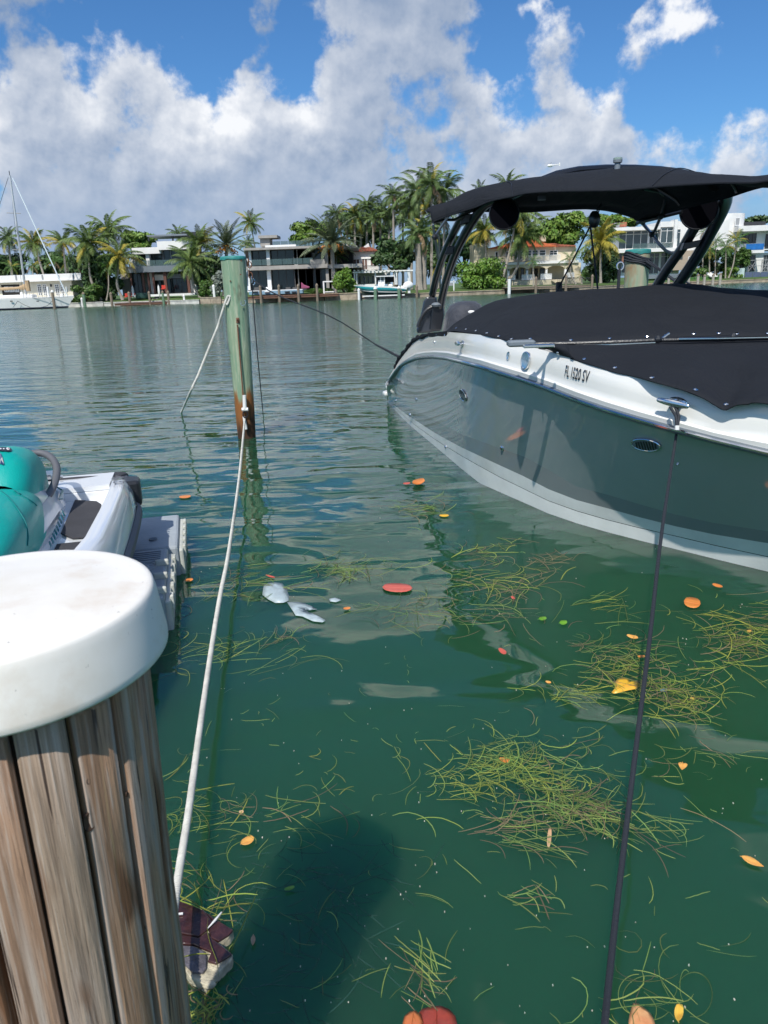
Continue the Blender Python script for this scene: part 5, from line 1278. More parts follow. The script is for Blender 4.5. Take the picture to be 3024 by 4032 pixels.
def cleat(uv, L, name, zoff):
    p, nn = hit(uv); t = (R_rail[17] - R_rail[13]).normalized() if uv[0] > 2400 else (R_rail[11] - R_rail[8]).normalized()
    t = (t - nn * t.dot(nn)).normalized()
    mb = MB(); c = p + nn * zoff
    mb.rings([[c + t * x * L + (nn.cross(t)) * math.cos(q) * w * .8 + nn * math.sin(q) * h * .8 for q in [2 * math.pi * i / 10 for i in range(10)]] for x, w, h in ((-.5, .008, .004), (-.46, .016, .007), (-.25, .022, .010), (0, .025, .012), (.25, .022, .010), (.46, .016, .007), (.5, .008, .004))])
    o = mb.build(name, M_chrome, boat, smooth=True)
    for x in (-.13, .13): MB().tube([p + t * x * L, c + t * x * L], .012, 8).build('stem', M_chrome, o)
    MB().rings([[p + nn * h + t * math.cos(q) * L * .3 * k + nn.cross(t) * math.sin(q) * .03 * k for q in [2 * math.pi * i / 16 for i in range(16)]] for k, h in ((1, -.003), (1, .004), (.9, .007))]).build('base_plate', M_chrome, o)
    return c, nn, t
cleatA = cleat(CA(725, 540), .17, 'cleat', .045)
cleatB = cleat(CB(945, 975), .19, 'cleat', .06)
# bow-side chrome catch at the frame edge
q = PZ(*CB(1640, 970), 1.06); MB().box(q.x - .05, q.y - .06, q.z, q.x + .12, q.y + .04, q.z + .05, .012).build('deck_catch', M_chrome, boat); MB().box(q.x - .03, q.y - .07, q.z + .012, q.x + .03, q.y - .055, q.z + .035).build('catch_face', M_black, boat)
# registration number
pa, na = hit(CB(36, 728)); pb, nb = hit(CB(240, 782)); pc, nc = hit(CB(138, 752)); pu, _ = hit(CB(150, 706)); pd_, _ = hit(CB(128, 800))
ex = pb - pa; ey = pu - pd_
text_on('FL 1520 SV', pc, ex, ey, M_num, 'registration_number', boat, ey.length * 1.32, (ex.length / (ey.length * 1.32)) / 5.0, True, bvh=BH, lift=.007)

# tower (arch) -----------------------------------------------------------
def tubes_px(pts, r, name, m=M_black, parent=boat, n=12, k=14):
    return MB().tube(cat([PY(*p) for p in pts], k), r, n).build(name, m, parent, smooth=True)
ta1 = [(*c4(5, 1330), 9.2), (*c4(45, 1160), 9.0), (*c4(110, 960), 8.7), (*c4(190, 780), 8.4), (*c4(262, 640), 8.2), (*c4(310, 560), 8.1), (*c4(380, 505), 8.0)]
ta2 = [(*c4(80, 1440), 9.1), (*c4(120, 1250), 8.9), (*c4(175, 1070), 8.6), (*c4(250, 880), 8.3), (*c4(345, 700), 8.05), (*c4(430, 570), 7.9), (*c4(500, 490), 7.8), (*c4(600, 440), 7.7), (*c4(720, 425), 7.6)]
tubes_px(ta1, .042, 'arch_tube'); tubes_px(ta2, .046, 'arch_tube')
def plate(pts, Y, name, th=.03, m=M_blackp):
    P = [PY(*p, Y) for p in pts]; MB().prism(P, (.012, th, 0)).build(name, m, boat, bevel=.008)
plate([c4(270, 640), c4(310, 575), c4(410, 570), c4(350, 655), c4(262, 680)], 7.95, 'arch_bracket', .1); plate([c4(145, 880), c4(250, 860), c4(215, 945), c4(118, 955)], 8.35, 'arch_bracket', .1)
plate([c4(300, 540), c4(420, 480), c4(440, 500), c4(390, 555), c4(300, 580)], 7.95, 'canopy_mount')
# foot fairing
fo = [CA(430, 145), CA(508, 150), CA(516, 205), CA(565, 212), CA(572, 300), CA(545, 432), CA(450, 445), CA(345, 455), CA(340, 420), CA(365, 340), CA(400, 180)]
P = [PY(*p, 9.15) for p in fo]; MB().prism(P, (.03, .26, 0)).build('arch_foot', mat('dark_arch_moulding', (.022, .026, .034), .25, coat=.5), boat, bevel=.02)
P = [PY(*p, 9.12) for p in (CA(470, 225), CA(562, 222), CA(566, 300), CA(545, 422), CA(450, 425))]; MB().prism(P, (.0, -.05, 0)).build('foot_panel', M_black, boat, bevel=.01)
MB().tube(cat([PY(*p, 9.1) for p in (CA(350, 400), CA(375, 330), CA(420, 260), CA(480, 225), CA(560, 215))], 10), .02, 8).build('foot_edge', M_blackp, boat, smooth=True)
P = PY(*CA(510, 212), 9.05); MB().ball(P, .05, 10, 6, (1.3, 1, .6)).build('foot_collar', M_greyblue, boat, smooth=True)
pa1 = [(*c5(600, 1300), 9.0), (*c5(700, 1130), 8.8), (*c5(800, 980), 8.6), (*c5(895, 850), 8.45), (*c5(960, 740), 8.3), (*c5(1020, 640), 8.2), (*c5(1080, 540), 8.1)]
pa2 = [(*c5(770, 1300), 8.9), (*c5(850, 1190), 8.7), (*c5(960, 1030), 8.5), (*c5(1060, 870), 8.35), (*c5(1150, 710), 8.2), (*c5(1230, 560), 8.0), (*c5(1275, 450), 7.8), (*c5(1278, 370), 7.6), (*c5(1240, 315), 7.4), (*c5(1180, 285), 7.2)]
tubes_px(pa1, .055, 'arch_tube'); tubes_px(pa2, .062, 'arch_tube', k=20)
plate([c5(905, 815), c5(1065, 785), c5(1030, 850), c5(880, 885)], 8.25, 'arch_bracket', .1); plate([c5(1130, 520), c5(1215, 510), c5(1210, 590), c5(1120, 610)], 8.2, 'arch_bracket')
MB().tube(cat([PY(*c4(700, 425), 7.6), Vector((1.9, 7.7, 2.72)), Vector((2.9, 7.9, 2.72)), PY(*c5(1240, 330), 7.5)], 12), .04, 8).build('arch_crossbar', M_black, boat, smooth=True)
# speakers
for c_, R_, Y, ax, nm in ((PY(*c4(675, 575), 7.45), .142, 7.45, (-.12, -1, .0), 's'), (PY(*c5(1040, 520), 7.9), .185, 7.9, (-.55, -1, -.1), 'p')):
    A = Vector(ax).normalized()
    sp = MB().lathe([(R_ * .55, -.34), (R_ * .8, -.28), (R_ * .98, -.12), (R_, 0), (R_, .03), (R_ * .93, .035), (R_ * .9, .0), (R_ * .2, -.05)], c_, 28, axis=A).build('speaker', M_black, boat, smooth=True)
    MB().lathe([(R_ * 1.0, .012), (R_ * 1.015, .03), (R_ * .96, .042), (R_ * .93, .035)], c_, 28, False, axis=A).build('speaker_ring', M_blackp, sp, smooth=True)
    MB().lathe([(R_ * .93, .030), (R_ * .55, -.02), (R_ * .25, .005), (.01, .01)], c_, 24, axis=A).build('speaker_cone', mat('speaker_cone', (.003, .003, .005), .9, spec=.05), sp, smooth=True)
    MB().tube([c_ + Vector((0, .1, R_ * .9)), c_ + Vector((0, .1, R_ + .14))], .025, 8).build('speaker_clamp', M_black, sp)
# canopy ---------------------------------------------------------------
near = [(1700, 876, 8.0), (1755, 853, 7.9), (1869, 817, 7.6), (1936, 790, 7.4), (2016, 775, 7.2), (2080, 760, 7.0), (2206, 753, 6.7), (2400, 750, 6.3), (2475, 746, 6.15), (2650, 731, 5.8), (2846, 720, 5.4), (3024, 714, 5.1)]
top_ = [(1703, 830, 8.15), (1728, 808, 8.15), (1784, 795, 8.1), (1848, 757, 8.0), (1953, 727, 7.8), (2037, 713, 7.6), (2122, 698, 7.4), (2400, 662, 7.0), (2475, 656, 6.85), (2606, 658, 6.6), (2693, 667, 6.4), (2802, 691, 6.15), (2933, 704, 5.95), (3024, 700, 5.8)]
farE = [(2514, 873, 8.55), (2560, 858, 8.3), (2684, 823, 7.7), (2815, 790, 7.3), (2874, 775, 7.1), (3024, 731, 6.7)]
NN = 30
nr = cat([PY(*p) for p in near] + [Vector((2.95, 4.7, 2.35))], NN); tr_ = cat([PY(*p) for p in top_] + [Vector((3.15, 5.5, 2.42))], NN); fr = cat([PY(*p) for p in farE] + [Vector((3.7, 6.2, 2.45))], NN)
aft = [PY(2200, 782, 8.35), PY(2300, 790, 8.4), PY(2400, 803, 8.45), PY(2444, 813, 8.5), PY(2475, 831, 8.52), PY(2495, 855, 8.54)]
r1_, r2_, r3_ = [], [], []
for i in range(NN):
    q = i / (NN - 1); a, b, f = nr[i], tr_[i], fr[i]
    z = b.z + .02
    r1_.append(Vector((b.x * .6 + f.x * .4, b.y * .6 + f.y * .4, z - .05)))
    r2_.append(Vector((b.x * .25 + f.x * .75, b.y * .25 + f.y * .75, z * .8 + f.z * .2 + .0)))
    r3_.append(Vector((b.x * .07 + f.x * .93, b.y * .07 + f.y * .93, z * .4 + f.z * .6)))
mN = [a.lerp(b, .5) + Vector((-.02, -.05, .03)) for a, b in zip(nr, tr_)]
cs = skin([nr, mN, tr_, r1_, r2_, r3_, fr], 60, 30, .010, 9)
cm_ = MB().grid(cs); cm_.build('canopy', M_canvas, boat, smooth=True, solid=.005)
MB().tube(nr, .008, 6).build('canopy_hem', M_canvas, boat); MB().tube(fr, .008, 6).build('canopy_hem', M_canvas, boat)
for q in (10, 21):
    MB().tube([Vector(r[q * 2]) + Vector((0, 0, .006)) for r in cs], .004, 5).build('canopy_seam', M_blackp, boat)
    MB().tube([Vector(r[q * 2]) - Vector((0, 0, .02)) for r in cs[2:-2]], .012, 6).build('canopy_bow', M_black, boat)
# stainless canopy struts
sr = mat('brushed_steel', (.42, .44, .47), .28, metal=1.0)
def strut(pts, r=.012, m=sr): return MB().tube([PY(*p) for p in pts], r, 8).build('canopy_strut', m, boat, smooth=True)
strut([(*c3(1440, 590), 8.0), (*c3(1456, 705), 8.05), (*c3(1492, 928), 8.3)], .014); strut([(*c3(1600, 490), 7.9), (*c3(1460, 698), 8.0)], .013)
strut([(*c4(20, 655), 8.05), (*c4(120, 630), 8.0), (*c4(210, 630), 8.0), (*c4(300, 590), 7.9)], .014, M_black)
strut([(*c5(480, 635), 8.5), (*c5(660, 590), 8.1), (*c5(885, 533), 7.9)], .020, M_black); strut([(*c5(540, 330), 7.6), (*c5(680, 355), 7.7), (*c5(735, 395), 7.8), (*c5(728, 450), 7.85), (*c5(695, 570), 8.0), (*c5(640, 700), 8.2), (*c5(612, 742), 8.25)], .016, M_black)
strut([(*c5(520, 632), 8.45), (*c5(612, 742), 8.3), (*c5(680, 830), 8.3), (*c5(740, 890), 8.35), (*c5(800, 914), 8.35)], .018)
for p in ((*c5(612, 742), 8.22), (*c5(690, 580), 7.98), (*c5(530, 628), 8.42), (*c3(1458, 708), 7.98)): MB().ball(PY(*p), .032, 8, 6).build('strut_joint', M_blackp, boat)
# antenna on the canopy
a = PY(*c5(300, 140), 6.75); h = (PY(*c5(300, 45), 6.75) - a).z
an = MB().lathe([(.024, -.04), (.024, h * .45), (.036, h * .5), (.038, h * .75)], a, 16).build('navigation_light', M_greyblue, boat, smooth=True)
MB().lathe([(.037, h * .75), (.037, h * .93), (.028, h)], a, 16).build('light_lens', mat('green_grey_lens', (.25, .33, .30), .25), an, smooth=True)
q = PY(*c4(1030, 420), 7.0); MB().box(q.x - .035, q.y, q.z - .02, q.x + .035, q.y + .03, q.z + .015).build('canopy_clip', M_blackp, boat)
# ski-tow pulley line hanging from the canopy
t_ = thing('pulley_line', PY(*c4(1520, 620), 7.2), 'thin black line and pulley block hanging from the canopy behind the cover', 'rope')
MB().tube([PY(*c4(1582, 478), 7.3), PY(*c4(1545, 540), 7.25), PY(*c4(1530, 590), 7.2)], .007, 6).build('loop', M_rope_b, t_); MB().tube([PY(*c4(1584, 480), 7.3), PY(*c4(1555, 560), 7.25), PY(*c4(1530, 590), 7.2)], .006, 6).build('loop', M_rope_b, t_)
MB().ball(PY(*c4(1518, 625), 7.2), .06, 12, 8, (.9, .5, 1.3)).build('pulley_block', M_black, t_, smooth=True)
MB().tube([PY(*c4(1500, 660), 7.2), PY(*c4(1478, 690), 7.2)], .014, 6).build('knot', M_rope_b, t_)
MB().tube([PY(*c4(1480, 685), 7.2), PY(*c4(1320, 1000), 7.35), PY(*c4(1150, 1330), 7.6)], .0085, 6).build('line', M_rope_b, t_); MB().tube([PY(*c4(1480, 690), 7.2), PY(*c4(1515, 980), 7.1), PY(*c4(1552, 1300), 7.0)], .0085, 6).build('line', M_rope_b, t_)
q = PY(*c4(1190, 1268), 7.55); MB().box(q.x - .03, q.y, q.z - .05, q.x + .03, q.y + .03, q.z + .06, .006).build('cleat_plate', M_blackp, t_)
# outboard under its grey cover
c_ = PY(*CA(745, 340), 10.2); bz = c_.z - .6
ob = thing('outboard_motor', (c_.x, c_.y, bz), 'outboard motor wrapped in a wrinkled dark grey cover at the stern', 'outboard motor')
mg = mat('slate_cover', (.035, .04, .055), .7, var=.25, vscale=6, bump=.03, bscale=9, sheen=.2)
MB().rings([[Vector((c_.x + math.cos(q) * rx * (1 + .06 * math.sin(5 * q + zz * 30)) + ox, c_.y + math.sin(q) * rx * .9, c_.z + zz)) for q in [2 * math.pi * i / 20 for i in range(20)]] for zz, rx, ox in ((-.75, .20, -.10), (-.45, .27, -.07), (-.2, .27, -.03), (-.02, .27, 0), (.1, .255, .0), (.19, .21, .01), (.235, .12, .02), (.245, .03, .02))]).build('motor_cover', mg, ob, smooth='all')
q = PY(*CA(800, 272), 9.9); MB().ball(q, .03, 8, 6, (1.5, .5, .7)).build('handle', M_white2, ob)

# ================================================================== NEAR PILINGS, ROPES, JET SKI
M_green = None
def M_pile():
    m = mat('green_treated_piling', (.14, .27, .15), .8)
    nt = m.node_tree; n = N(nt); b = nt.nodes['Principled BSDF']; tc = n.new('ShaderNodeTexCoord'); v = tc.outputs['Object']
    sp = n.new('ShaderNodeSeparateXYZ'); n.L.new(v, sp.inputs[0]); z = sp.outputs[2]
    st = n.noise(n.v('MULTIPLY', v, (14, 14, 1.3)), 1.0, 6, .65); st2 = n.noise(n.v('MULTIPLY', v, (26, 26, 2.2)), 1.0, 5, .7)
    c = n.mix(n.mr(st, .36, .62), (.17, .30, .20), (.28, .35, .23)); c = n.mix(n.mr(st2, .50, .66), c, (.42, .46, .33))
    c = n.mix(n.mr(n.noise(n.v('MULTIPLY', v, (6, 6, 2)), 1.0, 4, .6), .58, .68), c, (.12, .11, .07))
    edge = n.m('ADD', z, n.m('MULTIPLY', n.m('SUBTRACT', st, .5), -.9))
    c = n.mix(n.mr(edge, .46, .58), (.26, .10, .025), c); c = n.mix(n.mr(edge, .12, .34), (.055, .026, .012), c)
    n.put(b.inputs['Base Color'], c)
    bp = n.new('ShaderNodeBump'); bp.inputs['Distance'].default_value = .012; n.L.new(st2, bp.inputs['Height']); n.L.new(bp.outputs[0], b.inputs['Normal'])
    return m
M_green = M_pile()
def M_palepile():
    m = mat('pale_green_piling', (.3, .36, .28), .85, var=.0)
    nt = m.node_tree; n = N(nt); b = nt.nodes['Principled BSDF']; tc = n.new('ShaderNodeTexCoord'); v = tc.outputs['Object']
    st = n.noise(n.v('MULTIPLY', v, (9, 9, .9)), 1.0, 6, .6)
    c = n.mix(n.mr(st, .38, .6), (.20, .33, .22), (.38, .36, .26)); c = n.mix(n.mr(n.noise(n.v('MULTIPLY', v, (3, 3, 1.2)), 1, 4, .6), .52, .62), c, (.30, .20, .11))
    n.put(b.inputs['Base Color'], c); return m
M_teal = mat('teal_metal_cap', (.03, .24, .22), .6, var=.35, vscale=9, bump=.003)
M_rust = mat('rusty_steel', (.18, .08, .045), .75, var=.5, vscale=30, bump=.002, bscale=80)
M_whitepl = mat('white_plastic', (.78, .78, .76), .4, var=.08, vscale=12)
def wavy_cap(c, r, z, h, m, parent, seed=0, n=48):
    rr = random.Random(seed); ph = [rr.uniform(0, 6) for _ in range(4)]
    def wav(q): return .25 * math.sin(7 * q + ph[0]) + .25 * math.sin(11 * q + ph[1]) + .2 * math.sin(4 * q + ph[2])
    rings = []
    for k, zz, w in ((1.045, -h, .35), (1.05, -h * .5, .2), (1.035, -.004, .05), (.97, .006, 0), (.5, .012, 0), (.02, .014, 0)):
        rings.append([Vector((c.x + math.cos(q) * r * k, c.y + math.sin(q) * r * k, z + zz + wav(q) * h * w)) for q in [2 * math.pi * i / n for i in range(n)]])
    return MB().rings(rings).build('cap', m, parent, smooth=True)
B0 = PZ(972, 1722, 0); T0_ = PY(917, 1012, B0.y); zt = T0_.z
post = thing('mooring_piling', (B0.x, B0.y, 0), 'leaning green wooden piling with a teal cap and a rust-brown foot in the water', 'piling')
ax = Vector((T0_.x - B0.x, 0, zt))
rings = []
from mathutils import noise as mnz
for i in range(26):
    z = -1.2 + (zt + 1.2) * i / 25; r = .108 + (.142 - .108) * max(0, z / zt) ** .8 if z > 0 else .108
    c = Vector((B0.x + (T0_.x - B0.x) * z / zt, B0.y, z))
    rings.append([c + Vector((math.cos(q), math.sin(q), 0)) * (r * (1 + .025 * mnz.noise(Vector((math.cos(q) * 2, math.sin(q) * 2, z * 2))))) for q in [2 * math.pi * j / 40 for j in range(40)]])
MB().rings(rings).build('shaft', M_green, post, smooth=True)
wavy_cap(Vector((T0_.x, T0_.y, 0)), .142, zt, .03, M_teal, post, 3)
fy = B0.y - .16
rod = [PY(*p, fy) for p in ((935, 1278), (946, 1420), (958, 1565))]
MB().tube(rod, .0085, 8).build('rod', M_rust, post, smooth=True)
q = PY(936, 1262, B0.y - .14); MB().box(q.x - .018, q.y, q.z - .03, q.x + .018, q.y + .05, q.z + .03).build('rod_bracket', M_rust, post); MB().tube([q + Vector((0, -.03, .02)), q + Vector((0, .04, 0))], .01, 6).build('bolt', M_rust, post)
a, b = PY(962, 1556, fy - .01), PY(964, 1612, fy - .01); MB().tube([a, b], [.022, .024], 12).build('sleeve', M_whitepl, post, smooth=True); MB().tube([b + Vector((-.035, 0, 0)), b + Vector((.04, 0, 0))], .022, 8).build('sleeve_foot', M_whitepl, post, smooth=True)
a = PY(966, 1632, fy - .02); MB().tube([a + Vector((math.cos(q) * .028, 0, math.sin(q) * .04)) for q in [2 * math.pi * i / 14 for i in range(15)]], .008, 6, False).build('shackle', M_black, post)
MB().tube([PY(960, 1640, fy), PY(968, 1690, fy)], [.016, .02], 8).build('chafe_guard', M_whitepl, post)
hk = [PY(600 + x / 2.6, 900 + y / 2.6, B0.y - .15) for x, y in ((910, 745), (905, 772), (925, 788), (950, 775), (955, 745), (940, 735))]
MB().tube(cat(hk, 14), .0045, 6).build('hook', M_chrome, post, smooth=True)
for x, y in ((800, 537), (912, 330), (905, 470)):
    q = PY(600 + x / 2.6, 900 + y / 2.6, B0.y - .138); MB().lathe([(.008, 0), (.008, .012)], q, 8, axis=(0, -1, 0)).build('nail', M_rust, post)
# chain shackles on the right side
for i, (x, y) in enumerate(((985, 345), (995, 370), (990, 455), (1005, 480), (1015, 520), (1030, 545))):
    q = PY(600 + x / 2.6, 900 + y / 2.6, B0.y + .02); rr_ = .022
    MB().tube([q + (Vector((math.cos(a_) * rr_, 0, math.sin(a_) * rr_ * 1.6)) if i % 2 else Vector((0, math.cos(a_) * rr_, math.sin(a_) * rr_ * 1.6))) for a_ in [2 * math.pi * k / 10 for k in range(11)]], .006, 5, False).build('chain_link', M_rust if i < 4 else M_chrome, post)
MB().tube([PY(600 + x / 2.6, 900 + y / 2.6, B0.y + .03) for x, y in ((965, 310), (985, 345), (992, 400), (972, 450), (975, 590))], .009, 6).build('strap', M_whitepl, post)

def twisted(path, R_, pitch, name_parent, m, sides=6, seg=9):
    """three-strand rope"""
    L = sum((b - a).length for a, b in zip(path[:-1], path[1:])); n = max(20, int(L / pitch * seg)); P = cat(path, n)
    frames = []; ref = Vector((0, 0, 1))
    for i, p in enumerate(P):
        t = (P[min(i + 1, n - 1)] - P[max(i - 1, 0)]).normalized(); a = (ref - t * ref.dot(t)).normalized(); ref = a; frames.append((p, a, t.cross(a)))
    for s in range(3):
        pts = []
        for i, (p, a, b) in enumerate(frames):
            q = 2 * math.pi * (i / seg + s / 3); pts.append(p + (a * math.cos(q) + b * math.sin(q)) * R_ * .66)
        MB().tube(pts, R_ * .43, sides).build('strand', m, name_parent, smooth='all')
M_wrope = mat('white_rope', (.62, .61, .55), .8, var=.25, vscale=14, bump=.001, bscale=300)
A = PY(688, 3560, 1.62); Bq = PY(964, 1650, fy - .02)
wr = thing('white_mooring_rope', A, 'long white twisted rope from the near piling to the foot of the green piling', 'rope')
pp = []
for v, u, k in ((3560, 688, 0), (3200, 742, .10), (2900, 783, .2), (2560, 832, .33), (2340, 868, .45), (2160, 903, .57), (1900, 940, .78), (1750, 955, .9), (1650, 964, 1)):
    # depth along a straight rope in space
    num = None; lo, hi = 1.0, 10.0
    for _ in range(40):
        m_ = (lo + hi) / 2; t = (m_ - A.y) / (Bq.y - A.y); z = A.z + (Bq.z - A.z) * t
        if PY(u, v, m_).z > z: hi = m_ if False else hi; lo = m_ if PY(u, v, m_).z > z else lo
        else: hi = m_
    pp.append(PY(u, v, m_))
pp[-1] = Bq; pp[0] = A; pp.insert(0, Vector((-.503, .894 + .175, A.z + .02)))
twisted(pp, .0118, .052, wr, M_wrope)
r2 = thing('white_hanging_rope', PY(898, 1170, B0.y - .08), 'shorter white rope sloping from the green piling down into the water', 'rope')
f5 = lambda x, y: (600 + x / 2.6, 900 + y / 2.6)
e_ = PZ(*f5(296, 1880), -.0); e0 = B0.y - .12
P = [(*f5(775, 690), e0), (*f5(745, 760), e0 - .0), (*f5(700, 900), e0), (*f5(670, 1000), e0), (*f5(600, 1170), e0 - .1), (*f5(530, 1345), e0 - .2), (*f5(460, 1520), e0 - .35), (*f5(380, 1690), e0 - .5)]
pts = [PY(*p) for p in P] + [e_, e_ + (e_ - PY(*P[-1])) * .4]
twisted(pts, .014, .10, r2, M_wrope, 5, 7)
P = [PY(*f5(x, y), B0.y - .13) for x, y in ((775, 690), (795, 700), (775, 760), (760, 780))]; MB().tube(cat(P, 8), .013, 6).build('loop_tail', M_wrope, r2, smooth=True)
t_ = thing('thin_black_line', PY(*f5(1020, 560), B0.y + .3), 'thin black line hanging straight down beside the green piling', 'rope')
e2_ = PZ(*f5(1132, 1880), 0)
MB().tube([PY(*f5(1020, 555), B0.y), PY(*f5(1035, 800), B0.y + .1), PY(*f5(1080, 1340), B0.y + .15), e2_, e2_ + Vector((.02, 0, -.3))], .0062, 6).build('line', M_rope_b, t_)
t_ = thing('black_stern_line', PY(1004, 1105, B0.y), 'black line from the chain on the green piling to the stern of the motorboat', 'rope')
MB().tube(cat([PY(*f5(1030, 530), B0.y), PY(*f5(1300, 690), B0.y - .1), PY(1310, 1250, 8.9), PY(1480, 1357, 8.9)], 12), .0075, 6).build('line', M_rope_b, t_)
MB().tube([PY(1478, 1356, 8.9), PY(*CA(195, 648), 8.6)], [.012, .016], 7).build('splice', M_rope_b, t_); MB().lathe([(.018, -.01), (.018, .01)], PY(1551, 1395, 8.7), 8, axis=(1, 0, -.5)).build('seizing', M_whitepl, t_)
# bow line from the forward cleat to the dock
c_, n_, tt_ = cleatB; st_ = c_ - Vector((0, 0, .02))
t_ = thing('black_bow_line', st_, 'black braided dock line hanging from the forward cleat down to the bottom of the view', 'rope')
e1_ = PY(2380, 4040, 1.06); e0_ = e1_ + (e1_ - st_) * .25
pts = cat([st_ + Vector((0, 0, .01)), st_.lerp(e1_, .25) + Vector((.03, 0, -.10)), st_.lerp(e1_, .5) + Vector((.03, 0, -.13)), st_.lerp(e1_, .75) + Vector((.02, 0, -.08)), e1_, e0_], 50)
def bowv(u, v, y): return PY(u, v, y)
tab = [(2668, 1600, c_.y - .02), (2664, 1700, 4.1), (2634, 1900, 3.5), (2600, 2140, 2.95), (2560, 2500, 2.4), (2520, 2820, 2.02), (2478, 3160, 1.72), (2430, 3560, 1.42), (2398, 3860, 1.22), (2375, 4100, 1.08), (2350, 4400, .95)]
pts = cat([bowv(*p) for p in tab], 60)
rad = [.0075] * 60
MB().tube(pts, rad, 8).build('line', M_rope_b, t_, smooth=True)
pl_ = MB()
for s in range(4):
    pl_.tube([p + Vector((math.cos(i * 2.2 + s * 1.57), 0, math.sin(i * 2.2 + s * 1.57))) * .0055 for i, p in enumerate(cat(pts, 420))], .0034, 4)
pl_.build('braid', M_rope_b, t_, kind='stuff')
eye = [st_ + Vector((-.012, 0, 0)), PY(2662, 1640, c_.y - .05), PY(2665, 1682, c_.y - .09)]
MB().tube(eye, .0085, 7).build('eye_splice', M_rope_b, t_); MB().tube([st_ + Vector((.014, 0, 0)), PY(2674, 1640, c_.y - .05), PY(2667, 1682, c_.y - .09)], .0085, 7).build('eye_splice', M_rope_b, t_)
MB().lathe([(.012, -.012), (.012, .012)], PY(2666, 1684, c_.y - .09), 10, axis=(0, .2, 1)).build('whipping', M_whitepl, t_)
# pale piling behind the boat
pb_ = PY(*c5(465, 1225), 10.6); pt_ = PY(*c5(465, 880), 10.6); r = 41 / FPX * 10.9
p2 = thing('mooring_piling', (pb_.x, pb_.y, 0), 'pale worn green piling with coiled black rope standing behind the motorboat', 'piling')
MB().lathe([(r * .98, -1), (r, 1), (r * 1.05, pt_.z)], (pb_.x, pb_.y, 0), 32).build('shaft', M_palepile(), p2, smooth=True)
wavy_cap(Vector((pb_.x, pb_.y, 0)), r * 1.05, pt_.z, .05, M_teal, p2, 5)
t_ = thing('black_coiled_rope', (pb_.x, pb_.y - r, pb_.z), 'black rope wound round the pale piling and running to the arch', 'rope')
for k in range(4):
    zz = PY(*c5(460, 945), 10.6).z - .03 * k
    MB().tube([Vector((pb_.x + math.cos(q) * r * 1.1, pb_.y + math.sin(q) * r * 1.1, zz - .06 * math.cos(q) - .01 * math.sin(3 * q + k))) for q in [2 * math.pi * i / 20 for i in range(21)]], .016, 6, False).build('coil', M_rope_b, t_)
for a, b in (((575, 975), (870, 1190)), ((560, 985), (840, 1180))): MB().tube([PY(*c5(*a), 10.4), PY(*c5(700, 1065 + (10 if b[0] == 840 else 0)), 10.0), PY(*c5(*b), 9.6)], .014, 6).build('line', M_rope_b, t_)
MB().tube([PY(*c5(860, 1140), 9.7), PY(*c5(1010, 1215), 9.3)], .012, 6).build('line', M_rope_b, t_)
t_ = thing('dark_line_and_shackle', PY(*c5(325, 1020), 10.4), 'steel shackle with a dark line hanging left of the pale piling', 'rope')
MB().tube([PY(*c5(325, 1025), 10.4) + Vector((math.cos(q) * .045, 0, math.sin(q) * .05)) for q in [2 * math.pi * i / 12 for i in range(13)]], .012, 6, False).build('shackle', M_chrome, t_)
MB().tube([PY(*c5(350, 940), 10.5), PY(*c5(345, 1005), 10.4)], .014, 6).build('chain', M_rust, t_); MB().tube([PY(*c5(318, 1050), 10.4), PY(*c5(308, 1235), 10.4)], .022, 6).build('line', M_rope_b, t_)

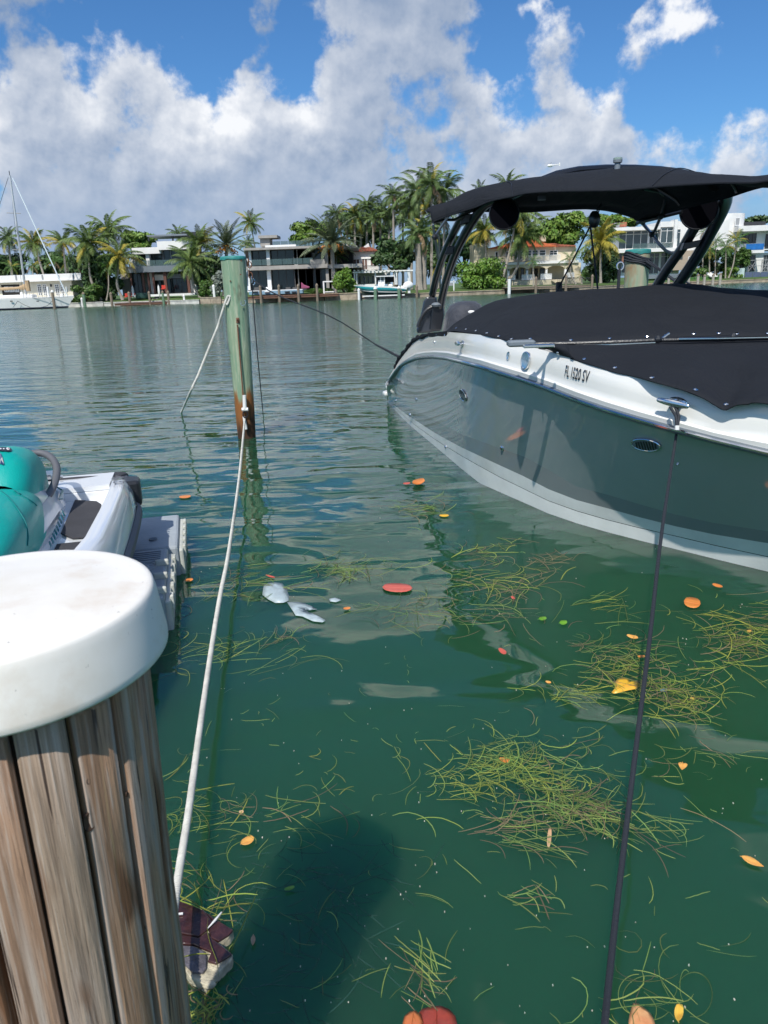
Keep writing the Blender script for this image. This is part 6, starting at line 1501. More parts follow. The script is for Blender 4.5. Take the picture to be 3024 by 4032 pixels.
# ------------------------------------------------------------------ near wooden piling with white cap
PC = Vector((-.503, .894, 0)); CR = .2
pil = thing('dock_piling', (PC.x, PC.y, 0), 'near piling clad in weathered wooden slats under a round white plastic cap', 'piling')
def M_slat(i):
    r = random.Random(i); base = [(.31, .185, .11), (.34, .225, .145), (.27, .165, .105), (.31, .225, .16)][i % 4]
    m = bpy.data.materials.new('weathered_slat'); m.use_nodes = True; nt = m.node_tree; n = N(nt); b = nt.nodes['Principled BSDF']
    tc = n.new('ShaderNodeTexCoord'); v = n.v('ADD', tc.outputs['Object'], (r.uniform(0, 9), r.uniform(0, 9), r.uniform(0, 9)))
    gr = n.noise(n.v('MULTIPLY', v, (60, 60, 2.2)), 1.0, 6, .6, dist=.25); bl = n.noise(n.v('MULTIPLY', v, (9, 9, 2.0)), 1.0, 3, .5)
    bd = n.noise(n.v('MULTIPLY', v, (46, 46, .8)), 1.0, 2, .5, dist=.5)
    c = n.mix(n.mr(gr, .36, .64), tuple(x * .72 for x in base), tuple(x * 1.5 for x in base)); c = n.mix(n.mr(bd, .36, .48), (.42, .34, .28), c); c = n.mix(n.mr(bd, .60, .68), c, (.42, .30, .15)); c = n.mix(n.mr(bl, .54, .70, 0, .6), c, (.36, .30, .27)); 
    c = n.mix(n.mr(n.noise(n.v('MULTIPLY', v, (16, 16, 3.5)), 1.0, 2, .5), .62, .70), c, (.16, .075, .035))
    ck = n.noise(n.v('MULTIPLY', v, (95, 95, 1.6)), 1.0, 3, .6, dist=.3); c = n.mix(n.mr(ck, .645, .675), c, (.05, .03, .02)); c = n.mix(n.mr(n.noise(v, 420, 2, .6), .66, .72, 0, .5), c, (.08, .05, .035))
    fg = n.noise(n.v('MULTIPLY', v, (260, 260, 6)), 1.0, 4, .65); c = n.mix(n.mr(fg, .30, .46, .65, 0), c, (.09, .055, .035)); c = n.mix(n.mr(fg, .56, .70, 0, .55), c, (.50, .44, .38))
    n.put(b.inputs['Base Color'], c); b.inputs['Roughness'].default_value = .72
    bp = n.new('ShaderNodeBump'); bp.inputs['Distance'].default_value = .0035; n.L.new(n.m('ADD', gr, n.m('MULTIPLY', fg, .35)), bp.inputs['Height']); n.L.new(bp.outputs[0], b.inputs['Normal'])
    return m
slm = [M_slat(i) for i in range(5)]
M_knot = mat('wood_knot', (.07, .035, .02), .7, var=.4, vscale=60)
NS = 16; rO = .1645; LEAN = -.012; TAP = -.012
for i in range(NS):
    a0 = 2 * math.pi * (i + .055) / NS; a1 = 2 * math.pi * (i + 1 - .05) / NS; rings = []
    r_ = random.Random(i + 40); ztop = 1.288 - r_.uniform(0, .022); off = r_.uniform(-.002, .003)
    for k in range(22):
        z = -.9 + (ztop + .9) * k / 21 if k < 20 else ztop - (.006 if k == 20 else 0)
        z = min(z, ztop)
        sh = 0.005 if k == 21 else 0
        wob = .004 * mnz.noise(Vector((i * 3.1, z * 2.3, 0))) + off
        ring = []
        for (r0_, aa) in ((rO - .015, a0), (rO - .003, a0), (rO + .002, a0 + .022), (rO + .004, (a0 + a1) / 2 - .07), (rO + .0045, (a0 + a1) / 2 + .07), (rO + .002, a1 - .022), (rO - .003, a1), (rO - .015, a1)):
            rr_ = r0_ + TAP * (1.29 - z) + wob - sh + .0012 * mnz.noise(Vector((aa * 30, z * 6, i)))
            ring.append(Vector((PC.x + LEAN * (1.29 - z) + math.cos(aa) * rr_, PC.y + math.sin(aa) * rr_, z)))
        rings.append(ring)
    MB().rings(rings).build('slat', slm[i % 5], pil, smooth=True)
MB().rings([[Vector((PC.x + LEAN * (1.29 - z) + math.cos(q) * (rO - .016 + TAP * (1.29 - z)), PC.y + math.sin(q) * (rO - .016 + TAP * (1.29 - z)), z)) for q in [2 * math.pi * j / 30 for j in range(30)]] for z in (-1, 1.29)]).build('core', mat('dark_core', (.02, .014, .010), .9), pil)  # core is near-black all over, seen in the gaps between slats
for uv, s in (((205, 3130), 1.0), ((350, 3080), .7), ((515, 3040), .7), ((505, 3130), .7), ((575, 2990), .5), ((15, 3130), .8), ((590, 3640), 2.2), ((355, 3240), 2.4), ((450, 3240), 1.6), ((685, 3960), .8)):
    d = ray(*uv).normalized(); a_ = d.x ** 2 + d.y ** 2; zk_ = 1.29 - .9 * (uv[1] - 2700) / 1300 * .9; o_ = CO - Vector((PC.x + LEAN * (1.29 - zk_), PC.y, 0)); b_ = 2 * (o_.x * d.x + o_.y * d.y); c_ = o_.x ** 2 + o_.y ** 2 - (rO + .0052 + TAP * (1.29 - zk_)) ** 2
    ds = b_ * b_ - 4 * a_ * c_
    if ds < 0: continue
    p = CO + d * ((-b_ - math.sqrt(ds)) / (2 * a_)); nn = Vector((p.x - PC.x, p.y - PC.y, 0)).normalized(); side_ = nn.cross(Vector((0, 0, 1)))
    MB().rings([[p - nn * .0035 + side_ * math.cos(q) * .0034 * s * k + Vector((0, 0, 1)) * math.sin(q) * .0062 * s * k + nn * h for q in [2 * math.pi * j / 14 for j in range(14)]] for k, h in ((1, 0), (.9, .0022), (.5, .0012), (.1, .0002))]).build('knot', M_knot, pil, smooth=True)
def M_capm():
    m = mat('white_cap_plastic', (.80, .79, .755), .42)
    nt = m.node_tree; n = N(nt); b = nt.nodes['Principled BSDF']; tc = n.new('ShaderNodeTexCoord'); v = tc.outputs['Object']
    c = n.mix(n.mr(n.noise(v, 6, 6, .6), .45, .75), (.83, .80, .74), (.72, .67, .58)); c = n.mix(n.mr(n.noise(v, 9, 6, .65), .56, .74, 0, .5), c, (.60, .48, .36)); c = n.mix(n.mr(n.noise(v, 90, 3, .6), .70, .76), c, (.35, .32, .28))
    n.put(b.inputs['Base Color'], c); b.inputs['Subsurface Weight'].default_value = .15; b.inputs['Subsurface Radius'].default_value = (.01, .01, .01); return m
prof = [(CR - .012, 1.290), (CR - .001, 1.288), (CR + .001, 1.291), (CR + .001, 1.300), (CR - .003, 1.330), (CR - .0065, 1.358), (CR - .0085, 1.368), (CR - .0102, 1.3722), (CR - .0130, 1.3742), (CR - .018, 1.3750), (CR - .028, 1.3745), (.14, 1.3765), (.09, 1.381), (.04, 1.382), (.002, 1.382)]
MB().lathe(prof, (PC.x, PC.y, 0), 96).build('cap', M_capm(), pil, smooth='all')

# ------------------------------------------------------------------ jet ski and its float
c6 = lambda a, b: (a / 2.304, 1700 + b / 2.304)
FS = Vector((.235, -.972, 0)); RS = Vector((.972, .235, 0)); SC = Vector((-1.64, 4.67, 0)) - RS * .60
def J(a, b, z): return SC + RS * a + FS * b + Vector((0, 0, z))
M_pod = mat('pale_grey_float_plastic', (.36, .40, .43), .55, var=.12, vscale=5, bump=.004, bscale=18)
M_podside = mat('cream_float_side', (.55, .56, .50), .55, var=.15, vscale=4)
fl = thing('jet_ski_float', J(0, 1.5, 0), 'pale grey plastic floating dock carrying the jet ski', 'floating dock')
PE = (PZ(*c6(1545, 825), .22), PZ(*c6(1480, 1075), .22), PZ(*c6(1400, 1400), .22))
M_fl = [(-1.0, -.55), (.78, -.55)]
def flj(a, b): return J(a, b, 0)
def podbox(a0, b0, a1, b1, z0, z1, name, m, bev=.025):
    P = [J(a0, b0, z0), J(a1, b0, z0), J(a1, b1, z0), J(a0, b1, z0)]
    return MB().prism(P[::-1], (0, 0, z1 - z0)).build(name, m, fl, bevel=bev)
podbox(-1.1, -.45, .86, .28, -.12, .20, 'float_section', M_pod, .018)
podbox(-1.1, .30, .80, 1.12, -.12, .205, 'float_section', M_pod, .018); podbox(-1.1, 1.14, .42, 1.96, -.12, .20, 'float_section', M_pod, .018); podbox(-1.1, 1.98, .42, 2.8, -.12, .205, 'float_section', M_pod, .018)
for b0, b1, e in ((-.43, .26, .855), (.32, 1.10, .795)):
    podbox(e, b0, e + .035, b1, -.1, .17, 'side_fender', M_podside, .012)
    for k in range(5):
        bb = b0 + (b1 - b0) * (k + .5) / 5; podbox(e + .03, bb - .03, e + .05, bb + .03, .10, .18, 'lug', M_podside, .006)
for b in (.62, 1.5):
    MB().lathe([(.085, .204), (.085, .212), (.075, .213), (.07, .208), (.04, .208), (.035, .214), (.01, .214)], J(.66, b, 0), 24).build('coupling_disc', M_pod, fl, smooth=True)
MB().lathe([(.028, .203), (.026, .21), (.01, .205)], J(.70, .1, 0), 12).build('coupling_disc', M_greyblue, fl)
for k in range(8):
    podbox(.50, .36 + k * .035, .76, .366 + k * .035, .205, .2085, 'tread_rib', M_greyblue, .0)
for k in range(3): podbox(.735, .60 + .22 * k, .815, .63 + .22 * k, .20, .24, 'coupling_lug', M_podside, .01)
ski = thing('jet_ski', J(0, 1.5, .1), 'white jet ski with teal seat and grey grab handle parked on the float', 'jet ski')
M_ski = mat('white_ski_gelcoat', (.78, .80, .82), .12, coat=1); M_skig = mat('light_grey_ski_panel', (.50, .55, .62), .3, coat=.6); M_rubg = mat('grey_ski_rubber', (.12, .125, .14), .6, var=.1)
M_mat_ = mat('charcoal_traction_mat', (.045, .045, .052), .85, bump=.002, bscale=120, var=.2, vscale=6)
M_seat = mat('teal_seat_vinyl', (.0, .36, .31), .42, var=.08, vscale=4, bump=.0015, bscale=90, coat=.15)
M_teald = mat('dark_teal_graphic', (.0, .20, .24), .3, coat=.6)
def jgrid(tab, name, m, par=None, smooth=True, solid=0.0):
    return MB().grid([[J(*p) for p in r] for r in tab]).build(name, m, par or ski, smooth=smooth, solid=solid)
bs = [.02, .10, .3, .6, 1.0, 1.5, 2.0, 2.5, 2.9]
sheer = [.60, .635, .655, .66, .67, .69, .72, .77, .80]
hw = [.53, .57, .60, .605, .605, .60, .56, .42, .12]
# gunwale ridge, side and rub strip
out_r = [[(h, b, z) for h, b, z in zip(hw, bs, sheer)], [(h + .035, b, z - .06) for h, b, z in zip(hw, bs, sheer)], [(h + .05, b, z - .16) for h, b, z in zip(hw, bs, sheer)]]
in_r = [[(h - .10, b, min(z - .05, .575)) for h, b, z in zip(hw, bs, sheer)], [(h - .075, b, z + .010) for h, b, z in zip(hw, bs, sheer)], [(h - .015, b, z + .010) for h, b, z in zip(hw, bs, sheer)]]
jgrid(in_r + out_r, 'gunwale', M_ski); jgrid([[(-a, b, z) for a, b, z in r] for r in in_r + out_r], 'gunwale', M_ski)
rub = [[(h + .052, b, z - .16) for h, b, z in zip(hw, bs, sheer)], [(h + .075, b, z - .175) for h, b, z in zip(hw, bs, sheer)], [(h + .075, b, z - .215) for h, b, z in zip(hw, bs, sheer)], [(h + .03, b, z - .23) for h, b, z in zip(hw, bs, sheer)]]
jgrid(rub, 'rub_strip', M_rubg); jgrid([[(-a, b, z) for a, b, z in r] for r in rub], 'rub_strip', M_rubg)
low = [[(h + .03, b, z - .23) for h, b, z in zip(hw, bs, sheer)], [(h - .02, b, .30) for h, b in zip(hw, bs)], [(h - .25 if h > .3 else .0, b, .20) for h, b in zip(hw, bs)]]
jgrid(low, 'lower_hull', M_blackp); jgrid([[(-a, b, z) for a, b, z in r] for r in low], 'lower_hull', M_blackp)
for k in range(3): MB().prism([J(.60, .55 + .2 * k, .36), J(.60, .68 + .2 * k, .36), J(.66, .66 + .2 * k, .44), J(.66, .55 + .2 * k, .44)], (0, 0, .03)).build('hull_scoop', M_rubg, ski)
# deck floor and openings
MB().grid([[J(a, b, .622) for a in (-.51, -.3, 0, .3, .51)] for b in (.0, .2, .33)]).build('rear_deck', M_ski, ski, solid=.03)
MB().prism([J(-.51, .32, .50), J(.51, .32, .50), J(.51, .345, .50), J(-.51, .345, .50)][::-1], (0, 0, .12)).build('deck_riser', M_ski, ski, bevel=.006)
for s in (1, -1):
    MB().grid([[J(s * a, b, .572) for a in (.20, .53)] for b in (.32, .8, 1.3, 2.2)]).build('footwell', M_ski, ski)
    P = [J(s * .31, .36, .578), J(s * .44, .44, .578), J(s * .475, .52, .578), J(s * .505, 1.02, .578), J(s * .48, 1.13, .578), J(s * .40, 1.12, .578), J(s * .33, 1.02, .578)]
    MB().prism(P if s > 0 else P[::-1], (0, 0, .008)).build('footwell_mat', M_mat_, ski)
    P = [J(s * .34, 1.20, .578), J(s * .50, 1.20, .578), J(s * .50, 2.0, .578), J(s * .34, 2.0, .578)]; MB().prism(P if s > 0 else P[::-1], (0, 0, .008)).build('footwell_mat', M_mat_, ski)
    P = [J(s * .34, .10, .624), J(s * .455, .13, .624), J(s * .45, .27, .624), J(s * .40, .29, .624)]; MB().prism(P if s > 0 else P[::-1], (0, 0, .007)).build('side_mat', M_mat_, ski)
P = [J(-.55, -.24, .56), J(.5, -.24, .56), J(.58, -.17, .56), J(.56, .06, .60), J(.30, .10, .62), J(-.30, .10, .62), J(-.56, .06, .60)]
MB().prism(P[::-1], (0, 0, .045)).build('boarding_platform', M_mat_, ski, bevel=.02)
MB().prism([J(.50, -.10, .44), J(.66, -.02, .44), J(.665, .12, .44), J(.56, .14, .44)][::-1], (0, 0, .17)).build('corner_bumper', M_blackp, ski, bevel=.02)
MB().grid([[J(a, b, z) for a in (-.5, 0, .55)] for b, z in ((.02, .6), (-.02, .35), (.1, .2))]).build('transom', M_rubg, ski)
# seat plinth
plw = [(.34, .16, .27, .70), (.5, .19, .30, .76), (.8, .20, .31, .80), (1.2, .19, .30, .80), (1.7, .19, .30, .80), (2.2, .2, .3, .85)]
for s in (1, -1):
    jgrid([[(s * (w0 - .01), b, z) for b, w0, w1, z in plw], [(s * (w0 + .05), b, z - .07) for b, w0, w1, z in plw], [(s * (w1 - .02), b, .60) for b, w0, w1, z in plw], [(s * (w1 - .04), b, .50) for b, w0, w1, z in plw]], 'side_panel', M_ski)
    MB().grid([[J(s * (w0 + .055 + e), b, z - .075 - d) for b, w0, w1, z in plw[1:4]] for e, d in ((.002, 0), (.04, .085))]).build('grey_panel', M_skig, ski, smooth=True)
MB().prism([J(-.2, .3, .60), J(.2, .3, .60), J(.19, .40, .72), J(-.19, .40, .72)], FS * .25).build('seat_tail', M_blackp, ski, bevel=.03)
P = [J(.20, .40, .70), J(.27, .46, .665), J(.29, .62, .66), J(.275, .66, .67), J(.265, .48, .68), J(.20, .43, .71)]; MB().prism(P, (.006, 0, .006)).build('teal_graphic', M_teald, ski)
for k in range(9): MB().prism([J(.3035, .74 + .055 * k, .63 - .004 * k), J(.3035, .765 + .055 * k, .63 - .004 * k), J(.311, .765 + .055 * k, .60 - .004 * k), J(.311, .74 + .055 * k, .60 - .004 * k)], RS * .003).build('graphic_dash', M_teald, ski)
# seat lobes
LOBES = []
def lobe(b0, b1, w, zc, h, name, front=.0, n=18):
    rows = []
    for i in range(n + 1):
        t = i / n; b = b0 + (b1 - b0) * t; e = math.sin(math.pi * min(1, max(0, t * .92 + .08))) ** .42 if t < .5 else (1 - max(0, (t - .6) / .4) ** 2.4 * .45)
        ww = w * (.55 + .45 * e); hh = h * e; sect = []
        for k in range(15):
            q = math.pi * (k / 14) ; cx = math.cos(q); sy = math.sin(q)
            sect.append(J(math.copysign(abs(cx) ** .62, cx) * ww, b, zc + front * t + (abs(sy) ** .55) * hh - (.05 if k in (0, 14) else 0)))
        rows.append(sect)
    o = MB(); LOBES.append(o); o.grid(rows); k_ = len(rows[0]); o.add(rows[0], [tuple(range(k_))]); return o.build(name, M_seat, ski, smooth='all')
lobe(.40, 1.0, .225, .70, .290, 'rear_seat'); lobe(.86, 1.85, .29, .665, .215, 'front_seat', -.0)
MB().tube([J(.232, b, .695 + .02 * math.sin(b * 3)) for b in np.linspace(.45, 1.7, 14)], .008, 6).build('seat_piping', M_teald, ski)
for z_, w_ in ((.90, .16),): pass
hp2 = [J(.06, .40, .875), J(.15, .36, .885), J(.22, .40, .865), J(.265, .50, .82), J(.265, .62, .76), J(.24, .74, .715), J(.20, .84, .69)]
MB().tube(cat(hp2, 20), .021, 10).build('grab_handle', M_rubg, ski, smooth='all')
MB().tube(cat([Vector(SC) + (p - SC) - RS * (2 * (p - SC).dot(RS)) for p in hp2], 20), .024, 10).build('grab_handle', M_rubg, ski, smooth='all')
bk = J(.12, .05, .665); MB().prism([J(.06, .0, .66), J(.17, .0, .66), J(.17, .11, .66), J(.06, .11, .66)][::-1], (0, 0, .04)).build('accessory_latch', mat('blue_grey_latch', (.13, .18, .24), .35, coat=.4), ski, bevel=.012)
MB().prism([J(.08, .112, .668), J(.15, .112, .668), J(.15, .114, .668), J(.08, .114, .668)][::-1], (0, 0, .026)).build('latch_window', M_chrome, ski)
for s in (.03, .2): MB().lathe([(.012, .66), (.012, .672)], J(s, .06, 0), 8).build('bolt', M_chrome, ski)
hoodr = []
for b, w, zc_, ze in ((2.08, .32, .84, .66), (2.22, .44, .92, .69), (2.42, .45, .94, .72), (2.62, .37, .92, .75), (2.80, .23, .87, .77), (2.93, .10, .81, .79)):
    hoodr.append([J(-w * math.cos(math.pi * k / 12), b, ze + (zc_ - ze) * math.sin(math.pi * k / 12) ** .8) for k in range(13)])
MB().grid(hoodr).build('hood', M_ski, ski, smooth=True, solid=.012)
MB().grid([[J(-w, b, .30 + .35 * (b > 2.8)) for w in (-.4 + .3 * (b > 2.4), .4 - .3 * (b > 2.4))] for b in (1.7, 2.3, 2.6, 2.93)]).build('fore_keel', M_blackp, ski, solid=.02)
MB().prism([J(-.12, 2.20, .90), J(.12, 2.20, .90), J(.10, 2.36, .96), J(-.10, 2.36, .96)], (0, 0, .05)).build('instrument_cowl', M_rubg, ski, bevel=.02)
MB().tube(cat([J(-.31, 2.10, .97), J(-.18, 2.22, 1.0), J(.18, 2.22, 1.0), J(.31, 2.10, .97)], 12), .014, 8).build('handlebar', M_black, ski, smooth=True)
for s in (1, -1): MB().tube([J(s * .33, 2.08, .97), J(s * .23, 2.17, .985)], .021, 8).build('grip', M_rubg, ski, smooth=True)
# GTX on the gunwale, badge on the seat
text_on('GTX', J(.578, .33, .668), -FS, -RS * .97 + Vector((0, 0, .1)), M_rubg, 'model_lettering', ski, .095, 1.1, True, lift=.008)
SB = bvh_of(LOBES)
def onseat(x, y, lift=.003):
    p, nn = hit(c6(x, y), SB)
    return None if p is None else p + nn * lift
def seatpatch(uvs, name, m, par, lift):
    P = [onseat(*p, lift) for p in uvs]
    if any(p is None for p in P): return None
    q = MB(); c = sum(P, Vector()) / len(P); n_ = len(P)
    q.add(P + [c + Vector((0, 0, .001))], [(i, (i + 1) % n_, n_) for i in range(n_)])
    return q.build(name, m, par)
bdg = seatpatch([(-20, 150), (20, 147), (70, 150), (98, 158), (106, 170), (98, 184), (70, 188), (20, 184), (-20, 180)], 'seat_badge', M_num, ski, .006)
if bdg:
    for cx_, r_, m_ in ((72, 15, M_whitepl), (8, 9, M_whitepl), (36, 8, M_whitepl)):
        e_ = seatpatch([(cx_ + math.cos(q) * r_, 168 + math.sin(q) * r_ * .8) for q in [2 * math.pi * k / 10 for k in range(10)]], 'badge_emblem', m_, bdg, .009)
    seatpatch([(75 + math.cos(q) * 5, 168 + math.sin(q) * 4) for q in [2 * math.pi * k / 8 for k in range(8)]], 'emblem_dot', mat('red_dot', (.5, .03, .03), .5), bdg, .011)
seatpatch([(-20, 205), (8, 205), (22, 240), (36, 300), (28, 308), (5, 298), (-20, 290)], 'seat_latch', M_chrome, ski, .008)
pp_ = [onseat(*p, .002) for p in ((0, 515), (60, 512), (130, 535), (200, 580), (270, 625), (330, 670))]
pp_ = [p for p in pp_ if p is not None]
if len(pp_) > 3: MB().tube(cat(pp_, 20), .0035, 6).build('seat_seam', mat('teal_seam_stitching', (.0, .17, .17), .7), ski)
pp_ = [p for p in [onseat(*p, .002) for p in ((10, 540), (90, 610), (170, 720), (230, 830), (250, 940), (245, 1030))] if p is not None]
if len(pp_) > 3: MB().tube(cat(pp_, 20), .0035, 6).build('seat_seam', mat('teal_seam_stitching', (.0, .17, .17), .7), ski)

# ================================================================== FLOATING THINGS
c7 = lambda a, b: (a / 1.508, 3000 + b / 1.508)            # crop 0..1100, 3000..
c8 = lambda a, b: (900 + a / 1.508, 2900 + b / 1.508)
c9 = lambda a, b: (1900 + a / 1.476, 2900 + b / 1.476)
c10 = lambda a, b: (1900 + a / 1.476, 2100 + b / 1.476)
c11 = lambda a, b: (700 + a / 1.276, 1800 + b / 1.276)
M_blade = mat('eelgrass', (.13, .19, .045), .5, island=.55, spec=.4)
M_blade_y = mat('yellow_eelgrass', (.20, .24, .04), .5, island=.45, spec=.4)
M_blade_b = mat('brown_eelgrass', (.14, .11, .055), .6, island=.45)
M_blade_d = mat('sunken_eelgrass', (.012, .055, .045), .7, island=.3, alpha=.55)
def ribbon(mb, p, az, L, w, curve, r, z=.004, seg=7, arch=0.0):
    pts = []; a = az; q = Vector((p.x, p.y, z)); st = L / seg
    for i in range(seg + 1):
        pts.append((q.copy(), a)); a += curve / seg * r.uniform(.4, 1.6); q = q + Vector((math.cos(a), math.sin(a), 0)) * st
        q.z = z + arch * math.sin(math.pi * i / seg) + r.uniform(-.001, .001)
    k = len(mb.v)
    for i, (q, a) in enumerate(pts):
        ww = w * (1 if 0 < i < seg else .35); nrm = Vector((-math.sin(a), math.cos(a), 0))
        mb.v += [tuple(q - nrm * ww / 2), tuple(q + nrm * ww / 2 + Vector((0, 0, w * .25)))]
    for i in range(seg): mb.f.append((k + 2 * i, k + 2 * i + 2, k + 2 * i + 3, k + 2 * i + 1))
def clump(cuv, rx, ry, n, label, m=M_blade, Lr=(.10, .30), w=.0025, az0=0.0, spread=1.0, curve=1.6, seed=0, tone2=.35, arch=.012):
    c = PZ(*cuv, 0); ex = PZ(cuv[0] + rx, cuv[1], 0) - c; ey = PZ(cuv[0], cuv[1] + ry, 0) - PZ(cuv[0], cuv[1] - ry, 0)
    r = random.Random(seed + int(cuv[0])); dist = c.length
    t = thing('seagrass_clump', (c.x, c.y, 0), label, 'seagrass', 'floating seagrass clumps')
    A, B = MB(), MB()
    for i in range(int(n * .6)):
        u_ = r.gauss(0, .6); v_ = r.gauss(0, .26) + .22 * math.sin(u_ * 3 + seed)
        p = c + ex * u_ + ey * v_
        az = az0 + r.gauss(0, spread); L = r.uniform(*Lr)
        p = p - Vector((math.cos(az), math.sin(az), 0)) * L * .5
        mb = B if r.random() < tone2 else A
        ribbon(mb, p, az, L, w * r.uniform(.6, 1.35) * max(1, dist / 3.2), r.gauss(0, curve), r, .003 + r.random() * .010, 8, r.random() * arch)
    A.build('blades', m, t, kind='stuff')
    if B.f: B.build('dead_blades', M_blade_b if r.random() < .6 else M_blade_y, t, kind='stuff')
    return t
cl = clump
cl(c11(860, 570), 130, 38, 110, 'seagrass clump floating left of the round red leaf', Lr=(.12, .35), seed=1)
cl(c11(1230, 255), 95, 38, 70, 'seagrass clump beside the small yellow leaf near the boat stern', Lr=(.12, .35), seed=2)
cl(c11(1180, 780), 130, 55, 75, 'seagrass clump to the right of the round red leaf', Lr=(.1, .3), seed=3)
cl(c11(270, 660), 130, 62, 60, 'thin seagrass tangle crossed by the white rope above the bag', Lr=(.12, .35), seed=4)
cl(c11(520, 650), 110, 25, 30, 'sparse seagrass strands lying over the plastic bag', Lr=(.15, .4), seed=5, az0=-.3, spread=.6)
cl(c11(340, 1000), 230, 55, 60, 'long seagrass streak below the plastic bag', M_blade, (.14, .4), az0=.45, spread=.55, seed=6)
cl(c11(500, 900), 110, 42, 34, 'small seagrass tuft between the bag and the long streak', Lr=(.1, .25), seed=7)
cl(c10(150, 265), 190, 55, 120, 'yellow-green seagrass raft alongside the hull reflection', M_blade_y, (.12, .38), az0=.1, spread=.6, seed=8, tone2=.5)
cl(c10(60, 95), 110, 32, 50, 'yellow seagrass patch nearest the boat side', M_blade_y, (.1, .3), az0=.1, spread=.8, seed=9)
cl(c10(110, 480), 150, 60, 60, 'dark seagrass tangle with a pinkish leaf at its edge', M_blade, (.1, .3), seed=10, tone2=.5)
cl(c10(400, 160), 90, 28, 26, 'small brown seagrass wisp under the hull side', M_blade_b, (.1, .28), seed=11)
cl(c10(700, 430), 130, 35, 32, 'loose yellow-green strands left of the black bow line', M_blade, (.12, .35), az0=.5, spread=.4, seed=12, curve=.8)
cl(c10(1040, 880), 250, 120, 330, 'thick yellow-green seagrass clump around the heart-shaped leaf', M_blade_y, (.09, .26), seed=13, tone2=.35, az0=-.5, spread=.8)
cl(c10(830, 690), 170, 38, 60, 'seagrass strands above the heart-shaped leaf', M_blade, (.12, .3), seed=14, az0=.1, spread=.6)
cl(c10(1590, 570), 170, 85, 190, 'thick seagrass clump at the right edge of the view', M_blade_y, (.12, .32), seed=15, az0=-.25, spread=.7)
cl(c10(600, 945), 170, 30, 60, 'narrow seagrass string left of the heart-shaped leaf', M_blade, (.08, .2), seed=16, az0=-.35, spread=.5, tone2=.6)
cl(c9(130, 220), 260, 105, 300, 'largest seagrass clump, left half, in the middle of the water', M_blade, (.08, .24), seed=17, az0=-.2, spread=.9, tone2=.45)
cl(c9(590, 450), 250, 75, 250, 'right half of the largest seagrass clump, under the black line', M_blade, (.08, .24), seed=18, az0=-.35, spread=.7, tone2=.3)
cl(c9(250, 590), 170, 45, 40, 'arched green strands below the largest clump beside the tan stick leaf', M_blade, (.12, .26), seed=19, az0=-.15, spread=.35, curve=.9)
cl(c9(930, 560), 190, 100, 24, 'sparse curved strands right of the black line', M_blade, (.1, .24), seed=20, az0=-.6, spread=.5)
cl(c9(290, 960), 90, 42, 22, 'short bundle of strands below the largest clump', M_blade, (.06, .14), seed=21, az0=-.6, spread=.3, curve=.8)
cl(c9(560, 110), 190, 45, 30, 'thin seagrass strands in the rippled reflection', M_blade, (.08, .22), seed=22, az0=0, spread=.5)
cl(c9(1230, 120), 150, 110, 30, 'scattered strands in the dark green hull reflection', M_blade, (.07, .18), seed=23, az0=-.6, spread=.7)
cl(c8(300, 500), 260, 55, 40, 'long loose strands right of the white rope', M_blade, (.10, .24), seed=24, az0=-.15, spread=.45)
cl(c7(1200, 330), 130, 150, 60, 'curly green strands crossing the white rope', M_blade, (.08, .22), seed=25, spread=1.6, curve=2.2)
cl(c7(1200, 780), 150, 110, 65, 'tangle of strands just above the broken slab', M_blade_y, (.07, .20), seed=26, spread=1.4)
cl(c7(1210, 1480), 60, 60, 90, 'bushy green tuft at the bottom beside the piling', M_blade_y, (.03, .09), seed=27, spread=2, w=.003)
cl(c8(1160, 1470), 70, 130, 46, 'upright green strands growing over the red round leaf', M_blade, (.05, .16), seed=28, az0=-1.1, spread=.45, curve=.7)
cl(c9(960, 1500), 110, 130, 26, 'long curled strands around the big orange leaf at the bottom', M_blade, (.10, .22), seed=29, spread=1.6, curve=3.0)
cl(c8(580, 270), 170, 70, 12, 'few short strands in open water left of the largest clump', M_blade, (.05, .12), seed=30, az0=.4, spread=.6)
# ring of curled grass near the bottom
t = thing('curled_seagrass', PZ(*c9(960, 1480), 0), 'single long blades of seagrass curled into loose rings at the bottom', 'seagrass')
for (cu, rx_, ry_, s0, s1) in ((c9(965, 1520), 135, 110, 1.2, 5.6), (c9(1230, 1500), 95, 110, -1.8, 2.6), (c9(900, 1500), 100, 100, 1.5, 4.6), (c9(1180, 1450), 30, 80, 1.0, 4.4)):
    pts = [PZ(cu[0] + math.cos(q) * rx_ * .75, cu[1] - math.sin(q) * ry_ * .8, .006) for q in np.linspace(s0, s1, 22)]
    MB().tube(pts, [.0011 + .0008 * math.sin(math.pi * i / 21) for i in range(22)], 5, flat=.5).build('blade', M_blade, t)
